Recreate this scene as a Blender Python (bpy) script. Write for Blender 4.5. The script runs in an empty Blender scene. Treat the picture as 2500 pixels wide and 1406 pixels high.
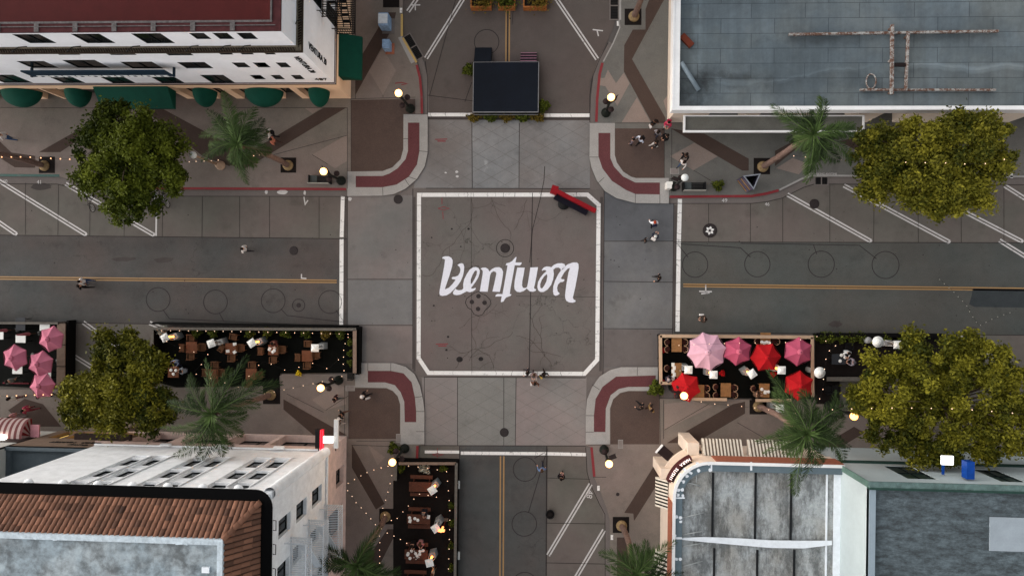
import bpy, bmesh, math, random
import numpy as np
from mathutils import Matrix, Vector
R = math.radians
rng = random.Random(7)
NR = np.random.RandomState(5)
SC = bpy.context.scene
COL = SC.collection

# ---------------------------------------------------------------- camera, sky, sun, exposure
H, F, NX, CY = 51.5, 1650.0, 85.0, 702.0
TH, PHI = math.atan(NX / F), R(0.72)
ROT = (Matrix.Rotation(PHI, 3, 'Z') @ Matrix.Rotation(TH, 3, 'Y'))
cd = bpy.data.cameras.new('camera'); cam = bpy.data.objects.new('camera', cd); COL.objects.link(cam)
cam.matrix_world = Matrix.Translation((0, 0, H)) @ ROT.to_4x4()
cd.sensor_fit = 'HORIZONTAL'; cd.sensor_width = 36.0; cd.lens = 36.0 * F / 2500.0
cd.clip_end = 1500
SC.camera = cam
wd = bpy.data.worlds.new('World'); SC.world = wd; wd.use_nodes = True
nt = wd.node_tree; bg = nt.nodes['Background']
sky = nt.nodes.new('ShaderNodeTexSky'); sky.sky_type = 'NISHITA'; sky.sun_disc = False
sky.sun_elevation = R(8); sky.sun_rotation = R(278); sky.air_density = 1.0; sky.dust_density = 3.0
hs = nt.nodes.new('ShaderNodeHueSaturation'); hs.inputs['Saturation'].default_value = 0.22
nt.links.new(sky.outputs[0], hs.inputs['Color']); nt.links.new(hs.outputs[0], bg.inputs[0])
bg.inputs[1].default_value = 0.13
sd = bpy.data.lights.new('sun', 'SUN'); sd.energy = 1.5; sd.angle = R(150); sd.color = (1.0, 0.95, 0.92)
so = bpy.data.objects.new('sun', sd); COL.objects.link(so)
az, el = R(278), R(8)
so.rotation_euler = Vector((math.sin(az) * math.cos(el), math.cos(az) * math.cos(el), math.sin(el))).to_track_quat('Z', 'Y').to_euler()
vs = SC.view_settings
SC.display_settings.display_device = 'sRGB'
vs.view_transform = 'Standard'; vs.look = 'None'; vs.gamma = 1; vs.exposure = 1.36

# ---------------------------------------------------------------- photograph pixel -> place
def ray(px, py):
    return ROT @ Vector(((px - 1250) / F, -(py - CY) / F, -1))
def G(px, py, z=0.0):
    d = ray(px, py); t = (z - H) / d.z
    return Vector((d.x * t, d.y * t, z))
def onY(px, py, Y):
    d = ray(px, py); t = Y / d.y
    return Vector((d.x * t, Y, H + d.z * t))
def onX(px, py, X):
    d = ray(px, py); t = X / d.x
    return Vector((X, d.y * t, H + d.z * t))

# ---------------------------------------------------------------- materials
def lin(c):
    return tuple((((v / 255 + .055) / 1.055) ** 2.4 if v > 10 else v / 255 / 12.92) for v in c) + (1,)
MATS = {}
class N:
    def __init__(s, name):
        s.m = bpy.data.materials.new(name); s.m.use_nodes = True
        s.t = s.m.node_tree; s.b = s.t.nodes['Principled BSDF']
        s.tc = s.t.nodes.new('ShaderNodeTexCoord')
    def n(s, typ, **kw):
        x = s.t.nodes.new(typ)
        for k, v in kw.items():
            if k in x.inputs: 
                if hasattr(v, 'bl_idname') or isinstance(v, bpy.types.NodeSocket): s.t.links.new(v, x.inputs[k])
                else: x.inputs[k].default_value = v
            else: setattr(x, k, v)
        return x
    def noise(s, scale, detail=4, rough=.6, vec=None):
        return s.n('ShaderNodeTexNoise', Scale=scale, Detail=detail, Roughness=rough, Vector=vec or s.tc.outputs['Object']).outputs['Fac']
    def ramp(s, fac, a, b, lo=0., hi=1.):
        x = s.n('ShaderNodeMapRange'); x.inputs[1].default_value = a; x.inputs[2].default_value = b
        x.inputs[3].default_value = lo; x.inputs[4].default_value = hi; s.t.links.new(fac, x.inputs[0]); return x.outputs[0]
    def math(s, op, a, b):
        x = s.n('ShaderNodeMath', operation=op)
        for i, v in enumerate((a, b)):
            if isinstance(v, (int, float)): x.inputs[i].default_value = v
            else: s.t.links.new(v, x.inputs[i])
        return x.outputs[0]
    def mix(s, fac, a, b, blend='MIX'):
        x = s.n('ShaderNodeMixRGB', blend_type=blend)
        for i, v in enumerate((fac, a, b)):
            if isinstance(v, (int, float)): x.inputs[i].default_value = v
            elif isinstance(v, tuple): x.inputs[i].default_value = v
            else: s.t.links.new(v, x.inputs[i])
        return x.outputs[0]
    def scale_rgb(s, col, fac):
        x = s.n('ShaderNodeVectorMath', operation='SCALE')
        if isinstance(col, tuple): x.inputs[0].default_value = col[:3]
        else: s.t.links.new(col, x.inputs[0])
        s.t.links.new(fac, x.inputs['Scale']); return x.outputs[0]
    def out(s, col, rough=.8, metal=0.):
        if isinstance(col, tuple): s.b.inputs['Base Color'].default_value = col
        else: s.t.links.new(col, s.b.inputs['Base Color'])
        s.b.inputs['Roughness'].default_value = rough; s.b.inputs['Metallic'].default_value = metal
        return s.m
def M(name, c, rough=.75, var=.14, scale=3., metal=0., spec=None):
    if name in MATS: return MATS[name]
    k = N(name); f = k.ramp(k.noise(scale), .3, .7, 1 - var, 1 + var)
    f2 = k.ramp(k.noise(scale * 9, 2), .3, .7, 1 - var * .5, 1 + var * .5)
    m = k.out(k.scale_rgb(lin(c), k.math('MULTIPLY', f, f2)), rough, metal)
    k.b.inputs['Specular IOR Level'].default_value = .15 if spec is None else spec
    MATS[name] = m; return m
def glow(name, c, s):
    if name in MATS: return MATS[name]
    k = N(name); k.b.inputs['Emission Color'].default_value = lin(c); k.b.inputs['Emission Strength'].default_value = s
    MATS[name] = k.out(lin(c), .6); return MATS[name]
def ground(name, c, grain=.10, mott=.16, speck=.6, crack=0., tint=None, spots=0., tracks=0.):
    k = N(name)
    f = k.ramp(k.noise(.22, 5, .6), .3, .7, 1 - mott, 1 + mott)
    f = k.math('MULTIPLY', f, k.ramp(k.noise(1.6, 6, .7), .3, .7, 1 - mott * .55, 1 + mott * .55))
    f = k.math('MULTIPLY', f, k.ramp(k.noise(18, 3, .7), .25, .75, 1 - grain, 1 + grain))
    f = k.math('MULTIPLY', f, k.ramp(k.noise(40, 2, .7), .3, .7, 1 - grain * 1.6, 1 + grain * 1.6))
    if speck:
        v = k.n('ShaderNodeTexVoronoi', Scale=1.1, Vector=k.tc.outputs['Object'], feature='F1')
        lim = k.math('MULTIPLY', k.ramp(k.noise(.9, 2), .5, .8, 0, 1), .045)
        d = k.math('LESS_THAN', v.outputs['Distance'], lim)
        f = k.math('MULTIPLY', f, k.math('SUBTRACT', 1, k.math('MULTIPLY', d, speck)))
    if crack:
        nz = k.n('ShaderNodeTexNoise', Scale=1.3, Detail=6., Vector=k.tc.outputs['Object'])
        sc = k.n('ShaderNodeVectorMath', operation='SCALE'); k.t.links.new(nz.outputs['Color'], sc.inputs[0]); sc.inputs['Scale'].default_value = 1.4
        ad = k.n('ShaderNodeVectorMath', operation='ADD'); k.t.links.new(k.tc.outputs['Object'], ad.inputs[0]); k.t.links.new(sc.outputs[0], ad.inputs[1])
        v = k.n('ShaderNodeTexVoronoi', Scale=.42, feature='DISTANCE_TO_EDGE'); k.t.links.new(ad.outputs[0], v.inputs['Vector'])
        ln = k.ramp(v.outputs['Distance'], .0, .012, 1, 0)
        msk = k.ramp(k.noise(.17, 2), .47, .6, 0, 1)
        f = k.math('MULTIPLY', f, k.math('SUBTRACT', 1, k.math('MULTIPLY', k.math('MULTIPLY', ln, msk), crack)))
    if spots:
        v = k.ramp(k.noise(.9, 3, .5), .66, .74, 0, spots)
        f = k.math('ADD', f, v)
    if tracks:
        mp = k.n('ShaderNodeMapping'); mp.inputs['Scale'].default_value = (.02, .55, 1); k.t.links.new(k.tc.outputs['Object'], mp.inputs[0])
        f = k.math('MULTIPLY', f, k.ramp(k.noise(1, 2, .5, mp.outputs[0]), .3, .7, 1 - tracks, 1 + tracks))
    base = lin(c)
    if tint:
        base = k.mix(k.ramp(k.noise(.13, 3), .35, .65, 0, 1), base, lin(tint))
    st_ = k.ramp(k.noise(.55, 5, .7), .56, .72, 1, 1-mott*1.6); f = k.math('MULTIPLY', f, st_)
    m = k.out(k.scale_rgb(base, f), .85)
    k.b.inputs['Specular IOR Level'].default_value = .06
    MATS[name] = m; return m
def paint(name, c, wear=.5):
    k = N(name)
    f = k.ramp(k.noise(7, 6, .75), .3, .7, .90, 1.06)
    w = k.math('MAXIMUM', k.ramp(k.noise(2.6, 8, .8), .57, .63, 0, wear), k.ramp(k.noise(9, 5, .8), .62, .70, 0, wear*.8))
    col = k.mix(w, k.scale_rgb(lin(c), f), lin((98, 92, 90)))
    MATS[name] = k.out(col, .7); return MATS[name]
def leafmat(name, a, b, rough=.6, tr=.25):
    k = N(name); at = k.n('ShaderNodeAttribute', attribute_name='rnd')
    k.t.links.new(k.mix(at.outputs['Fac'], lin(a), lin(b)), k.b.inputs['Base Color'])
    k.b.inputs['Roughness'].default_value = rough; k.b.inputs['Specular IOR Level'].default_value = .08
    MATS[name] = k.m; return k.m

# ---------------------------------------------------------------- objects
class MB:
    def __init__(s): s.v = []; s.f = []; s.mi = []; s.sm = []; s.rnd = []; s.m = 0; s.smooth = False; s.r = 0.
    def face(s, idx): s.f.append(tuple(idx)); s.mi.append(s.m); s.sm.append(s.smooth); s.rnd.append(s.r)
    def add(s, pts):
        i = len(s.v); s.v += [tuple(p) for p in pts]; return i
    def quad(s, *p): i = s.add(p); s.face(range(i, i + len(p))); return s
    def box(s, a, b):
        x0, y0, z0 = a; x1, y1, z1 = b
        i = s.add([(x0,y0,z0),(x1,y0,z0),(x1,y1,z0),(x0,y1,z0),(x0,y0,z1),(x1,y0,z1),(x1,y1,z1),(x0,y1,z1)])
        for q in ((0,3,2,1),(4,5,6,7),(0,1,5,4),(1,2,6,5),(2,3,7,6),(3,0,4,7)): s.face([i + k for k in q])
        return s
    def cbox(s, c, d, rz=0., taper=1.):
        cx, cy, cz = c; hx, hy, hz = d[0] / 2, d[1] / 2, d[2] / 2; co, si = math.cos(rz), math.sin(rz)
        P = []
        for z, t in ((-hz, 1.), (hz, taper)):
            for x, y in ((-hx,-hy),(hx,-hy),(hx,hy),(-hx,hy)):
                x *= t; y *= t; P.append((cx + x*co - y*si, cy + x*si + y*co, cz + z))
        i = s.add(P)
        for q in ((0,3,2,1),(4,5,6,7),(0,1,5,4),(1,2,6,5),(2,3,7,6),(3,0,4,7)): s.face([i + k for k in q])
        return s
    def prism(s, pts, z0, z1, bottom=True):
        n = len(pts); P = [(p[0], p[1]) for p in pts]
        ar = sum(P[i][0]*P[(i+1)%n][1] - P[(i+1)%n][0]*P[i][1] for i in range(n))
        if ar < 0: P.reverse()
        i = s.add([(x, y, z0) for x, y in P] + [(x, y, z1) for x, y in P])
        s.face(range(i + n, i + 2*n))
        if bottom: s.face(reversed(range(i, i + n)))
        for k in range(n): k2 = (k+1) % n; s.face((i+k, i+k2, i+n+k2, i+n+k))
        return s
    def sheet(s, pts, z):
        P = [(p[0], p[1]) for p in pts]; n = len(P)
        ar = sum(P[i][0]*P[(i+1)%n][1] - P[(i+1)%n][0]*P[i][1] for i in range(n))
        if ar < 0: P.reverse()
        i = s.add([(x, y, z) for x, y in P]); s.face(range(i, i+n)); return s
    def tube(s, path, rad, n=8, cap=True):
        path = [Vector(p) for p in path]
        if not hasattr(rad, '__len__'): rad = [rad] * len(path)
        sm = s.smooth; s.smooth = True; rings = []
        for k, p in enumerate(path):
            d = (path[min(k+1, len(path)-1)] - path[max(k-1, 0)])
            if d.length < 1e-9: d = Vector((0,0,1))
            d.normalize(); a = d.orthogonal().normalized() if abs(d.z) > .999 else d.cross(Vector((0,0,1))).normalized()
            b = d.cross(a)
            rings.append(s.add([p + (a*math.cos(t) + b*math.sin(t))*rad[k] for t in [2*math.pi*j/n for j in range(n)]]))
        for k in range(len(path)-1):
            for j in range(n): j2 = (j+1) % n; s.face((rings[k]+j, rings[k+1]+j, rings[k+1]+j2, rings[k]+j2))
        s.smooth = False
        if cap: s.face([rings[0]+j for j in range(n)]); s.face([rings[-1]+j for j in reversed(range(n))])
        s.smooth = sm; return s
    def lathe(s, prof, c=(0,0), n=16, a0=0.):
        rings = []; sm = s.smooth; s.smooth = True
        for r, z in prof: rings.append(s.add([(c[0] + r*math.cos(a0+2*math.pi*j/n), c[1] + r*math.sin(a0+2*math.pi*j/n), z) for j in range(n)]))
        for k in range(len(prof)-1):
            for j in range(n): j2 = (j+1) % n; s.face((rings[k]+j, rings[k]+j2, rings[k+1]+j2, rings[k+1]+j))
        s.face([rings[0]+j for j in reversed(range(n))]); s.face([rings[-1]+j for j in range(n)])
        s.smooth = sm; return s
    def ball(s, c, r, n=12, m=8, sq=1.):
        return s.lathe([(max(r*math.sin(math.pi*k/m), 1e-4), c[2] - sq*r*math.cos(math.pi*k/m)) for k in range(m+1)], (c[0], c[1]), n)
    def ribbon(s, pts, w, z, closed=False, side=0.):
        P = [Vector((p[0], p[1])) for p in pts]; n = len(P); L = []
        for k in range(n):
            a = P[k-1] if (k > 0 or closed) else P[k]; b = P[(k+1) % n] if (k < n-1 or closed) else P[k]
            d1 = (P[k]-a).normalized() if (P[k]-a).length > 1e-6 else (b-P[k]).normalized()
            d2 = (b-P[k]).normalized() if (b-P[k]).length > 1e-6 else d1
            t = (d1+d2).normalized(); nn = Vector((-t.y, t.x)); c = max(.4, abs(nn.dot(Vector((-d1.y, d1.x)))))
            L.append((P[k] + nn*(w/2+side)/c, P[k] - nn*(w/2-side)/c))
        for k in range(n if closed else n-1):
            a, b = L[k], L[(k+1) % n]
            s.quad((a[1].x,a[1].y,z), (b[1].x,b[1].y,z), (b[0].x,b[0].y,z), (a[0].x,a[0].y,z))
        return s
    def build(s, name, mats, parent=None):
        me = bpy.data.meshes.new(name)
        off = parent.location if parent is not None else Vector((0,0,0))
        if parent is not None and parent.parent is not None: off = off + parent.parent.location
        me.from_pydata([(x-off.x, y-off.y, z-off.z) for x, y, z in s.v], [], s.f)
        if not isinstance(mats, (list, tuple)): mats = [mats]
        for m in mats: me.materials.append(m)
        me.polygons.foreach_set('material_index', s.mi); me.polygons.foreach_set('use_smooth', s.sm)
        if any(s.rnd): 
            a = me.attributes.new('rnd', 'FLOAT', 'FACE'); a.data.foreach_set('value', s.rnd)
        me.update()
        o = bpy.data.objects.new(name, me); COL.objects.link(o)
        if parent is not None: o.parent = parent
        return o
def tag(o, label=None, cat=None, group=None, kind=None):
    if label: o['label'] = label
    if cat: o['category'] = cat
    if group: o['group'] = group
    if kind: o['kind'] = kind
    return o
def thing(name, label, cat, loc=(0,0,0), rz=0., group=None):
    o = bpy.data.objects.new(name, None); COL.objects.link(o); o.location = loc; o.rotation_euler = (0,0,rz)
    o.empty_display_size = .2
    return tag(o, label, cat, group)
def struct(name, mb, mats): return tag(mb.build(name, mats), kind='structure')
def dup(o, parent=None, loc=None, rz=None, label=None, scale=None):
    c = o.copy(); COL.objects.link(c); c.parent = parent
    if loc is not None: c.location = loc
    if rz is not None: c.rotation_euler = (0,0,rz)
    if scale is not None: c.scale = (scale,)*3 if not hasattr(scale,'__len__') else scale
    if label: c['label'] = label
    for ch in list(o.children): dup(ch, c)
    return c
class Proto:
    """first placement moves the original, later ones copy it"""
    def __init__(s, o): s.o = o; s.used = False
    def put(s, loc, rz=0., label=None, group=None, scale=None):
        if not s.used:
            s.used = True; o = s.o; o.location = loc; o.rotation_euler = (0,0,rz)
            if scale is not None: o.scale = (scale,)*3 if not hasattr(scale,'__len__') else scale
            if label: o['label'] = label
            s.sc = True
        else:
            o = dup(s.o, None, loc, rz, label, scale if scale is not None else 1.)
        if group: o['group'] = group
        return o
def px(pts, z=0.): return [G(x, y, z) for x, y in pts]
def text_mesh(txt, size, ext=.01, align='CENTER'):
    cu = bpy.data.curves.new('t', 'FONT'); cu.body = txt; cu.size = size; cu.extrude = ext; cu.align_x = align; cu.align_y = 'CENTER'
    o = bpy.data.objects.new('t', cu); COL.objects.link(o)
    dg = bpy.context.evaluated_depsgraph_get(); me = bpy.data.meshes.new_from_object(o.evaluated_get(dg))
    bpy.data.objects.remove(o); return me
def text_obj(name, txt, size, mat, mtx, parent=None, ext=.01):
    me = text_mesh(txt, size, ext); me.transform(mtx); me.name = name; me.materials.clear(); me.materials.append(mat)
    if parent is not None:
        me.transform(Matrix.Translation(-Vector(parent.location)))
    o = bpy.data.objects.new(name, me); COL.objects.link(o)
    if parent is not None: o.parent = parent
    return o
# ---------------------------------------------------------------- ground, roads, pavements
g_asph = ground('asphalt warm', (106, 95, 92), crack=.5, mott=.10, grain=.16, tint=(100, 96, 92))
g_asphW = ground('asphalt west', (75, 76, 75), crack=.3, mott=.13, grain=.18, tint=(84, 77, 74), tracks=.09)
g_asphE = ground('asphalt east', (75, 78, 76), crack=.12, mott=.12, grain=.18, tint=(82, 80, 76), tracks=.07)
g_asphN = ground('asphalt north', (88, 79, 76), crack=.1, mott=.09, grain=.14, tint=(88, 82, 78))
g_base = ground('ground base', (86, 82, 80))
g_conW = ground('concrete west', (118, 108, 105), mott=.12, tint=(110, 109, 107))
g_conE = ground('concrete east', (97, 97, 99), mott=.16, tint=(108, 106, 104))
g_conN = ground('concrete north', (114, 108, 105), mott=.14, spots=.28, tint=(122, 122, 122))
g_conS = ground('concrete south', (132, 121, 118), mott=.08, tint=(124, 122, 119))
g_conP = ground('parking concrete', (101, 92, 88), mott=.12, tint=(96, 94, 88))
g_pave = ground('pavement', (122, 110, 105), mott=.13, speck=.4, tint=(112, 106, 99))
g_light = ground('pavement light', (132, 119, 112), mott=.07, speck=.3)
g_dark = ground('pavement dark brown', (80, 67, 62), mott=.10, grain=.14, speck=.3)
g_band = ground('pavement band', (72, 60, 55), mott=.08, speck=.2)
g_kerb = ground('kerb concrete', (150, 147, 144), mott=.10, speck=.3)
g_gut = ground('gutter concrete', (106, 99, 96), mott=.08)
g_tact = ground('tactile red', (92, 56, 58), mott=.08, grain=.2, speck=.2)
g_red = paint('red kerb paint', (120, 24, 32), .3)
g_yel = paint('yellow kerb paint', (176, 146, 84), .5)
g_grn = paint('green kerb paint', (30, 74, 68), .4)
g_wht = paint('white road paint', (222, 219, 216), .75)
g_wht2 = paint('white parking paint', (190, 186, 184), .8)
g_yln = paint('yellow road paint', (150, 116, 72), .5)
g_lines = M('dark joint', (52, 47, 46), .9)
g_blk = M('black tar', (44, 40, 40), .9)
g_soil = ground('dark soil', (30, 26, 25), mott=.2)
g_name = paint('lettering paint', (219, 218, 226), .12)

PZ = .13
struct('ground', MB().sheet([(-300,-300),(300,-300),(300,300),(-300,300)], -.03), g_base)
struct('road_base', MB().sheet(px([(840,270),(1660,270),(1660,1095),(840,1095)]), -.012), g_gut)
def sheets(name, polys, z, mat):
    b = MB()
    for p in polys: b.sheet(px(p, z), z)
    return struct(name, b, mat)
sheets('road', [[(-120,572),(848,582),(848,795),(-120,783)]], 0, g_asphW)
sheets('road', [[(1645,591),(2640,592),(2640,818),(1645,810)]], 0, g_asphE)
sheets('road', [[(975,-90),(1520,-90),(1500,60),(1462,150),(1440,200),(1440,288),(1043,285),(1040,150),(985,80)]], 0, g_asphN)
sheets('road', [[(1122,1087),(1336,1088),(1333,1500),(1116,1500)]], 0, g_asphW)
sheets('road', [[(1008,460),(1474,462),(1471,918),(1009,918)]], 0, g_asph)
sheets('crosswalk', [[(848,478),(1008,476),(1008,886),(848,884)]], 0, g_conW)
sheets('crosswalk', [[(1475,462),(1645,486),(1641,900),(1472,896)]], 0, g_conE)
sheets('crosswalk', [[(1043,292),(1440,294),(1440,459),(1010,458)]], 0, g_conN)
sheets('crosswalk', [[(1030,920),(1432,920),(1430,1086),(1036,1085)]], 0, g_conS)
sheets('parking_lane', [[(-120,400),(300,420),(848,460),(848,581),(-120,571)], [(-120,784),(848,796),(848,960),(-120,960)],
    [(1646,470),(2000,400),(2640,400),(2640,591),(1646,590)], [(1642,811),(2640,819),(2640,1010),(1642,1010)],
    [(1337,1088),(1520,1089),(1520,1500),(1334,1500)], [(940,1086),(1121,1087),(1115,1500),(940,1500)]], 0, g_conP)

NWk = [(-120,428),(140,429),(165,436),(215,456),(260,460),(848,463),(848,478),(935,477),(962,473),(990,460),(1018,436),(1037,405),(1044,372),(1044,290),(1033,278),(1032,230),(1028,187),(1020,157),(983,88),(983,-120)]
NEk = [(1511,-120),(1511,50),(1513,67),(1497,107),(1472,152),(1463,180),(1456,240),(1454,298),(1440,302),(1439,383),(1444,408),(1457,440),(1477,466),(1505,483),(1551,495),(1633,496),(1634,481),(1835,479),(1870,473),(1903,465),(1957,438),(1984,430),(2640,433)]
SWk = [(-120,950),(300,948),(640,940),(690,912),(881,912),(881,885),(961,885),(990,894),(1012,912),(1025,940),(1033,975),(1036,1003),(1036,1083),(1021,1086),(1021,1122),(967,1124),(962,1500)]
SEk = [(2640,1000),(2000,985),(1990,975),(1610,972),(1606,895),(1517,895),(1490,902),(1464,918),(1445,945),(1433,975),(1430,1010),(1430,1085),(1443,1090),(1450,1163),(1462,1190),(1484,1247),(1489,1270),(1491,1500)]
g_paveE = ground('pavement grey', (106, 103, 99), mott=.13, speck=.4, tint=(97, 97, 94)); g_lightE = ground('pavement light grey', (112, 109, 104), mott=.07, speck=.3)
def pavement(kerb, back, mt=None):
    b = MB(); b.prism(px(kerb + back, PZ), -.02, PZ); return struct('pavement', b, mt or g_pave)
pavement(NWk, [(-120,-120)])
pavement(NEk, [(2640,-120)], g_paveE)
pavement(SWk, [(-120,1500)])
pavement(SEk, [(2640,1500)][::1] and [(2640,1500)])
def ribs(name, specs, z, mat):
    b = MB()
    for pts, w in specs: b.ribbon(px(pts, z), w, z)
    return struct(name, b, mat)
# gutters along the kerbs
ribs('gutter', [([(-120,438),(140,439),(165,446),(215,468),(260,471),(848,472)],.5), ([(1040,278),(1040,230),(1036,187),(1028,153),(1000,100)],.45),
    ([(1447,298),(1449,240),(1456,180),(1466,150),(1492,104)],.4), ([(1633,488),(1835,487),(1872,482),(1905,474),(1960,447),(1986,439),(2640,441)],.5),
    ([(1437,1090),(1443,1165),(1456,1195),(1478,1250),(1483,1275),(1484,1500)],.4), ([(375,795),(848,797)],.1)], .004, g_gut)
ribs('gutter_joint', [([(215,478),(848,479)],.05),([(-120,447),(140,449),(165,455),(215,478)],.05),([(1044,278),(1044,190),(1038,150)],.05),([(1440,298),(1440,230),(1446,190),(1462,148),(1485,104)],.05),
    ([(1633,496),(1835,496),(1872,492),(1910,483),(1962,457),(1988,449),(2640,451)],.05),([(1430,1090),(1433,1150),(1441,1180),(1464,1230),(1477,1254),(1478,1500)],.05),
    ([(-120,572),(848,582)],.06),([(-120,783),(848,796)],.06),([(1645,590),(2640,592)],.06),([(1645,811),(2640,818)],.06),([(1335,1088),(1333,1500)],.09),([(1122,1088),(1117,1500)],.05),
    ([(1008,460),(1008,900)],.06),([(1475,462),(1472,915)],.06),([(1040,459),(1440,460)],.05),([(1036,919),(1430,921)],.05),
    ([(848,478),(848,884)],.05),([(1645,497),(1641,896)],.05),([(1012,288),(1440,290)],.05),([(1036,1086),(1430,1087)],.05),
    ([(848,681),(1008,681)],.05),([(848,793),(1008,793)],.05),([(1475,588),(1645,588)],.05),([(1474,686),(1643,688)],.05),([(1473,801),(1642,802)],.05),
    ([(1152,300),(1153,458)],.05),([(1268,300),(1267,458)],.04),([(1036,918),(1036,1085)],.04),([(1117,920),(1117,1086)],.04),([(1230,920),(1230,1086)],.04),([(1260,920),(1258,1086)],.04),
    ([(62,446),(62,572)],.04),([(143,450),(141,573)],.04),([(220,480),(219,574)],.04),([(303,480),(303,575)],.04),([(397,480),(396,577)],.04),([(494,479),(493,578)],.04),([(585,479),(585,579)],.04),([(658,479),(658,579)],.04),([(779,479),(779,580)],.04),
    ([(1730,497),(1730,590)],.04),([(1832,497),(1832,590)],.04),([(1911,484),(1911,590)],.04),([(2026,452),(2026,591)],.04),([(2134,452),(2133,591)],.04),([(2241,452),(2242,591)],.04),([(2346,452),(2347,591)],.04),([(2451,452),(2451,591)],.04),
    ([(1334,1165),(1441,1168)],.04),([(1334,1275),(1478,1277)],.05),([(1334,1372),(1478,1375)],.05),([(304,790),(304,900)],.04),([(1300,470),(1292,910)],.06),([(1330,405),(1328,440),(1320,480),(1300,560),(1293,640)],.05),
    ([(1255,0),(1250,60)],.04),([(1043,232),(1155,246)],.05),([(1112,0),(1100,45),(1049,232)],.05),([(1135,248),(1152,200)],.05),([(1150,470),(1152,910)],.03),([(935,477),(934,457)],.03),([(1260,722),(1460,724)],.03)], .008, g_lines)
g_n2 = ground('concrete north pale', (128, 126, 125), mott=.16, spots=.45, tint=(116, 118, 119)); g_e2 = ground('concrete east dark', (90, 91, 94), mott=.14); g_s2 = ground('concrete south grey', (122, 120, 116), mott=.10)
for nm_, pl_, mt_ in (('crosswalk_slab',[(1153,292),(1267,293),(1266,458),(1154,458)],g_n2),('crosswalk_slab',[(1117,921),(1259,921),(1258,1085),(1117,1085)],g_s2),('crosswalk_slab',[(1475,463),(1645,487),(1645,587),(1475,586)],g_e2),('crosswalk_slab',[(849,683),(1007,683),(1007,791),(849,791)],ground('concrete west grey', (110, 108, 107), mott=.12)),('crosswalk_slab',[(1473,803),(1641,804),(1641,897),(1472,895)],ground('concrete east warm', (98, 92, 90), mott=.12))): sheets(nm_, [pl_], .002, mt_)
# score lines on the crosswalk slabs
b = MB()
def hatch(x0, x1, y0, y1, sp, sl, w, n):
    for k in range(n):
        for s in (1, -1):
            cx = x0 - (y1-y0)/sl + k*sp if s > 0 else x0 + k*sp
            P = [(cx, y0), (cx + s*(y1-y0)/sl, y1)] if s > 0 else [(cx, y0), (cx - (y1-y0)/sl, y1)]
            (ax, ay), (bx, by) = P
            t0, t1 = 0., 1.
            dx = bx-ax
            for lo, hi in ((x0, x1),):
                ta, tb = sorted(((lo-ax)/dx, (hi-ax)/dx)); t0 = max(t0, ta); t1 = min(t1, tb)
            if t1 - t0 > .03: b.ribbon(px([(ax+dx*t0, ay+(by-ay)*t0), (ax+dx*t1, ay+(by-ay)*t1)], .008), w, .008)
hatch(1046,1438,296,456,66,.56,.022,14); hatch(1038,1428,924,1083,60,.56,.016,14)
struct('slab_joint', b, M('shallow joint', (101, 96, 94), .9))
b = MB()
for p in ([(870,700),(935,860)],[(1600,610),(1650,700)],[(1515,700),(1640,560)],[(1500,640),(1600,870)],[(1555,900),(1645,720)],[(940,690),(1005,590)],[(1560,560),(1615,655)]):
    zq = .009+.0012*len(b.f); b.ribbon(px(p,zq), .34, zq)
0 and struct('slab_stain', b, ground('faint band', (95, 94, 95), mott=.2))

# white paint
ribs('white_line', [([(1023,475),(1023,475.2),(1436,475),(1462,500),(1458,877),(1427,911),(1047,909),(1022,873)],.30)], .008, g_wht).name = 'white_line'
bpy.data.objects.remove(bpy.data.objects['white_line'])
b = MB(); b.ribbon(px([(1023,475),(1434,474.5),(1461.5,499),(1458,877),(1427,911),(1046,909),(1022,873)],.008), .31, .008, closed=True)
for p, w in (([(837,478),(834,578)],.3),([(834,583),(833,792)],.31),([(1660,485),(1657,600),(1654,808)],.31),([(1045,279.5),(1153,279.5)],.27),([(1318,281),(1440,281)],.27),([(1037,1101.5),(1121,1102)],.23),([(1125,1104.5),(1334,1106)],.25),([(1336,1106),(1431,1108)],.25)):
    b.ribbon(px(p,.008), w, .008)
struct('white_line', b, g_wht)
# dirt strip beside the stop lines
ribs('dark_strip', [([(844,485),(842,792)],.18),([(1649,500),(1647,806)],.2),([(1044,288),(1440,290)],.2),([(1012,480),(1012,905)],.16),([(1469,480),(1466,905)],.2)], .004, ground('dirt strip', (78, 72, 70)))
b = MB()
def double(x0, y0, x1, y1, cap=True, w=.11, g=7.):
    a = Vector((x1-x0, y1-y0)); n = Vector((-a.y, a.x)).normalized() * g/2
    L1 = [(x0+n.x, y0+n.y), (x1+n.x*1.0, y1+n.y)]; L2 = [(x0-n.x, y0-n.y), (x1-n.x, y1-n.y)]
    b.ribbon(px(L1,.008), w, .008); b.ribbon(px(L2,.008), w, .008)
    if cap: b.ribbon(px([(x1+n.x, y1+n.y-1),(x1-n.x, y1-n.y)],.012), w*1.4, .012)
for a in ((-20,430,210,572),(160,448,376,573),(-60,502,40,571),(1922,474,2126,588),(2060,452,2318,590),(2270,472,2496,589),(2452,452,2560,520),(2440,586,2560,660)): double(*a)
b.ribbon(px([(381,575),(382,500),(384,480)],.008), .13, .008)
for a in ((203,786,312,862),(165,858,240,905),(1135,-10,1040,142),(1357,-5,1458,144),(1442,1180,1338,1354),(1475,1292,1400,1418),(2338,818,2425,876),(2468,892,2560,950),(1019,-5,996,28),(365,787,395,800),(310,862,390,915)): double(*a, cap=False)
struct('parking_line', b, g_wht2)
b = MB()
for p in ([(-120,677),(-10,677.5),(822,686)],[(1668,695.5),(2640,707)]):
    for d in (-2.6, 2.6): b.ribbon(px([(x, y+d) for x, y in p],.008), .1, .008)
for p in ([(1240,20),(1239,150)],[(1226,1112),(1224,1500)]):
    for d in (-4, 4): b.ribbon(px([(x+d, y) for x, y in p],.008), .11, .008)
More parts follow.
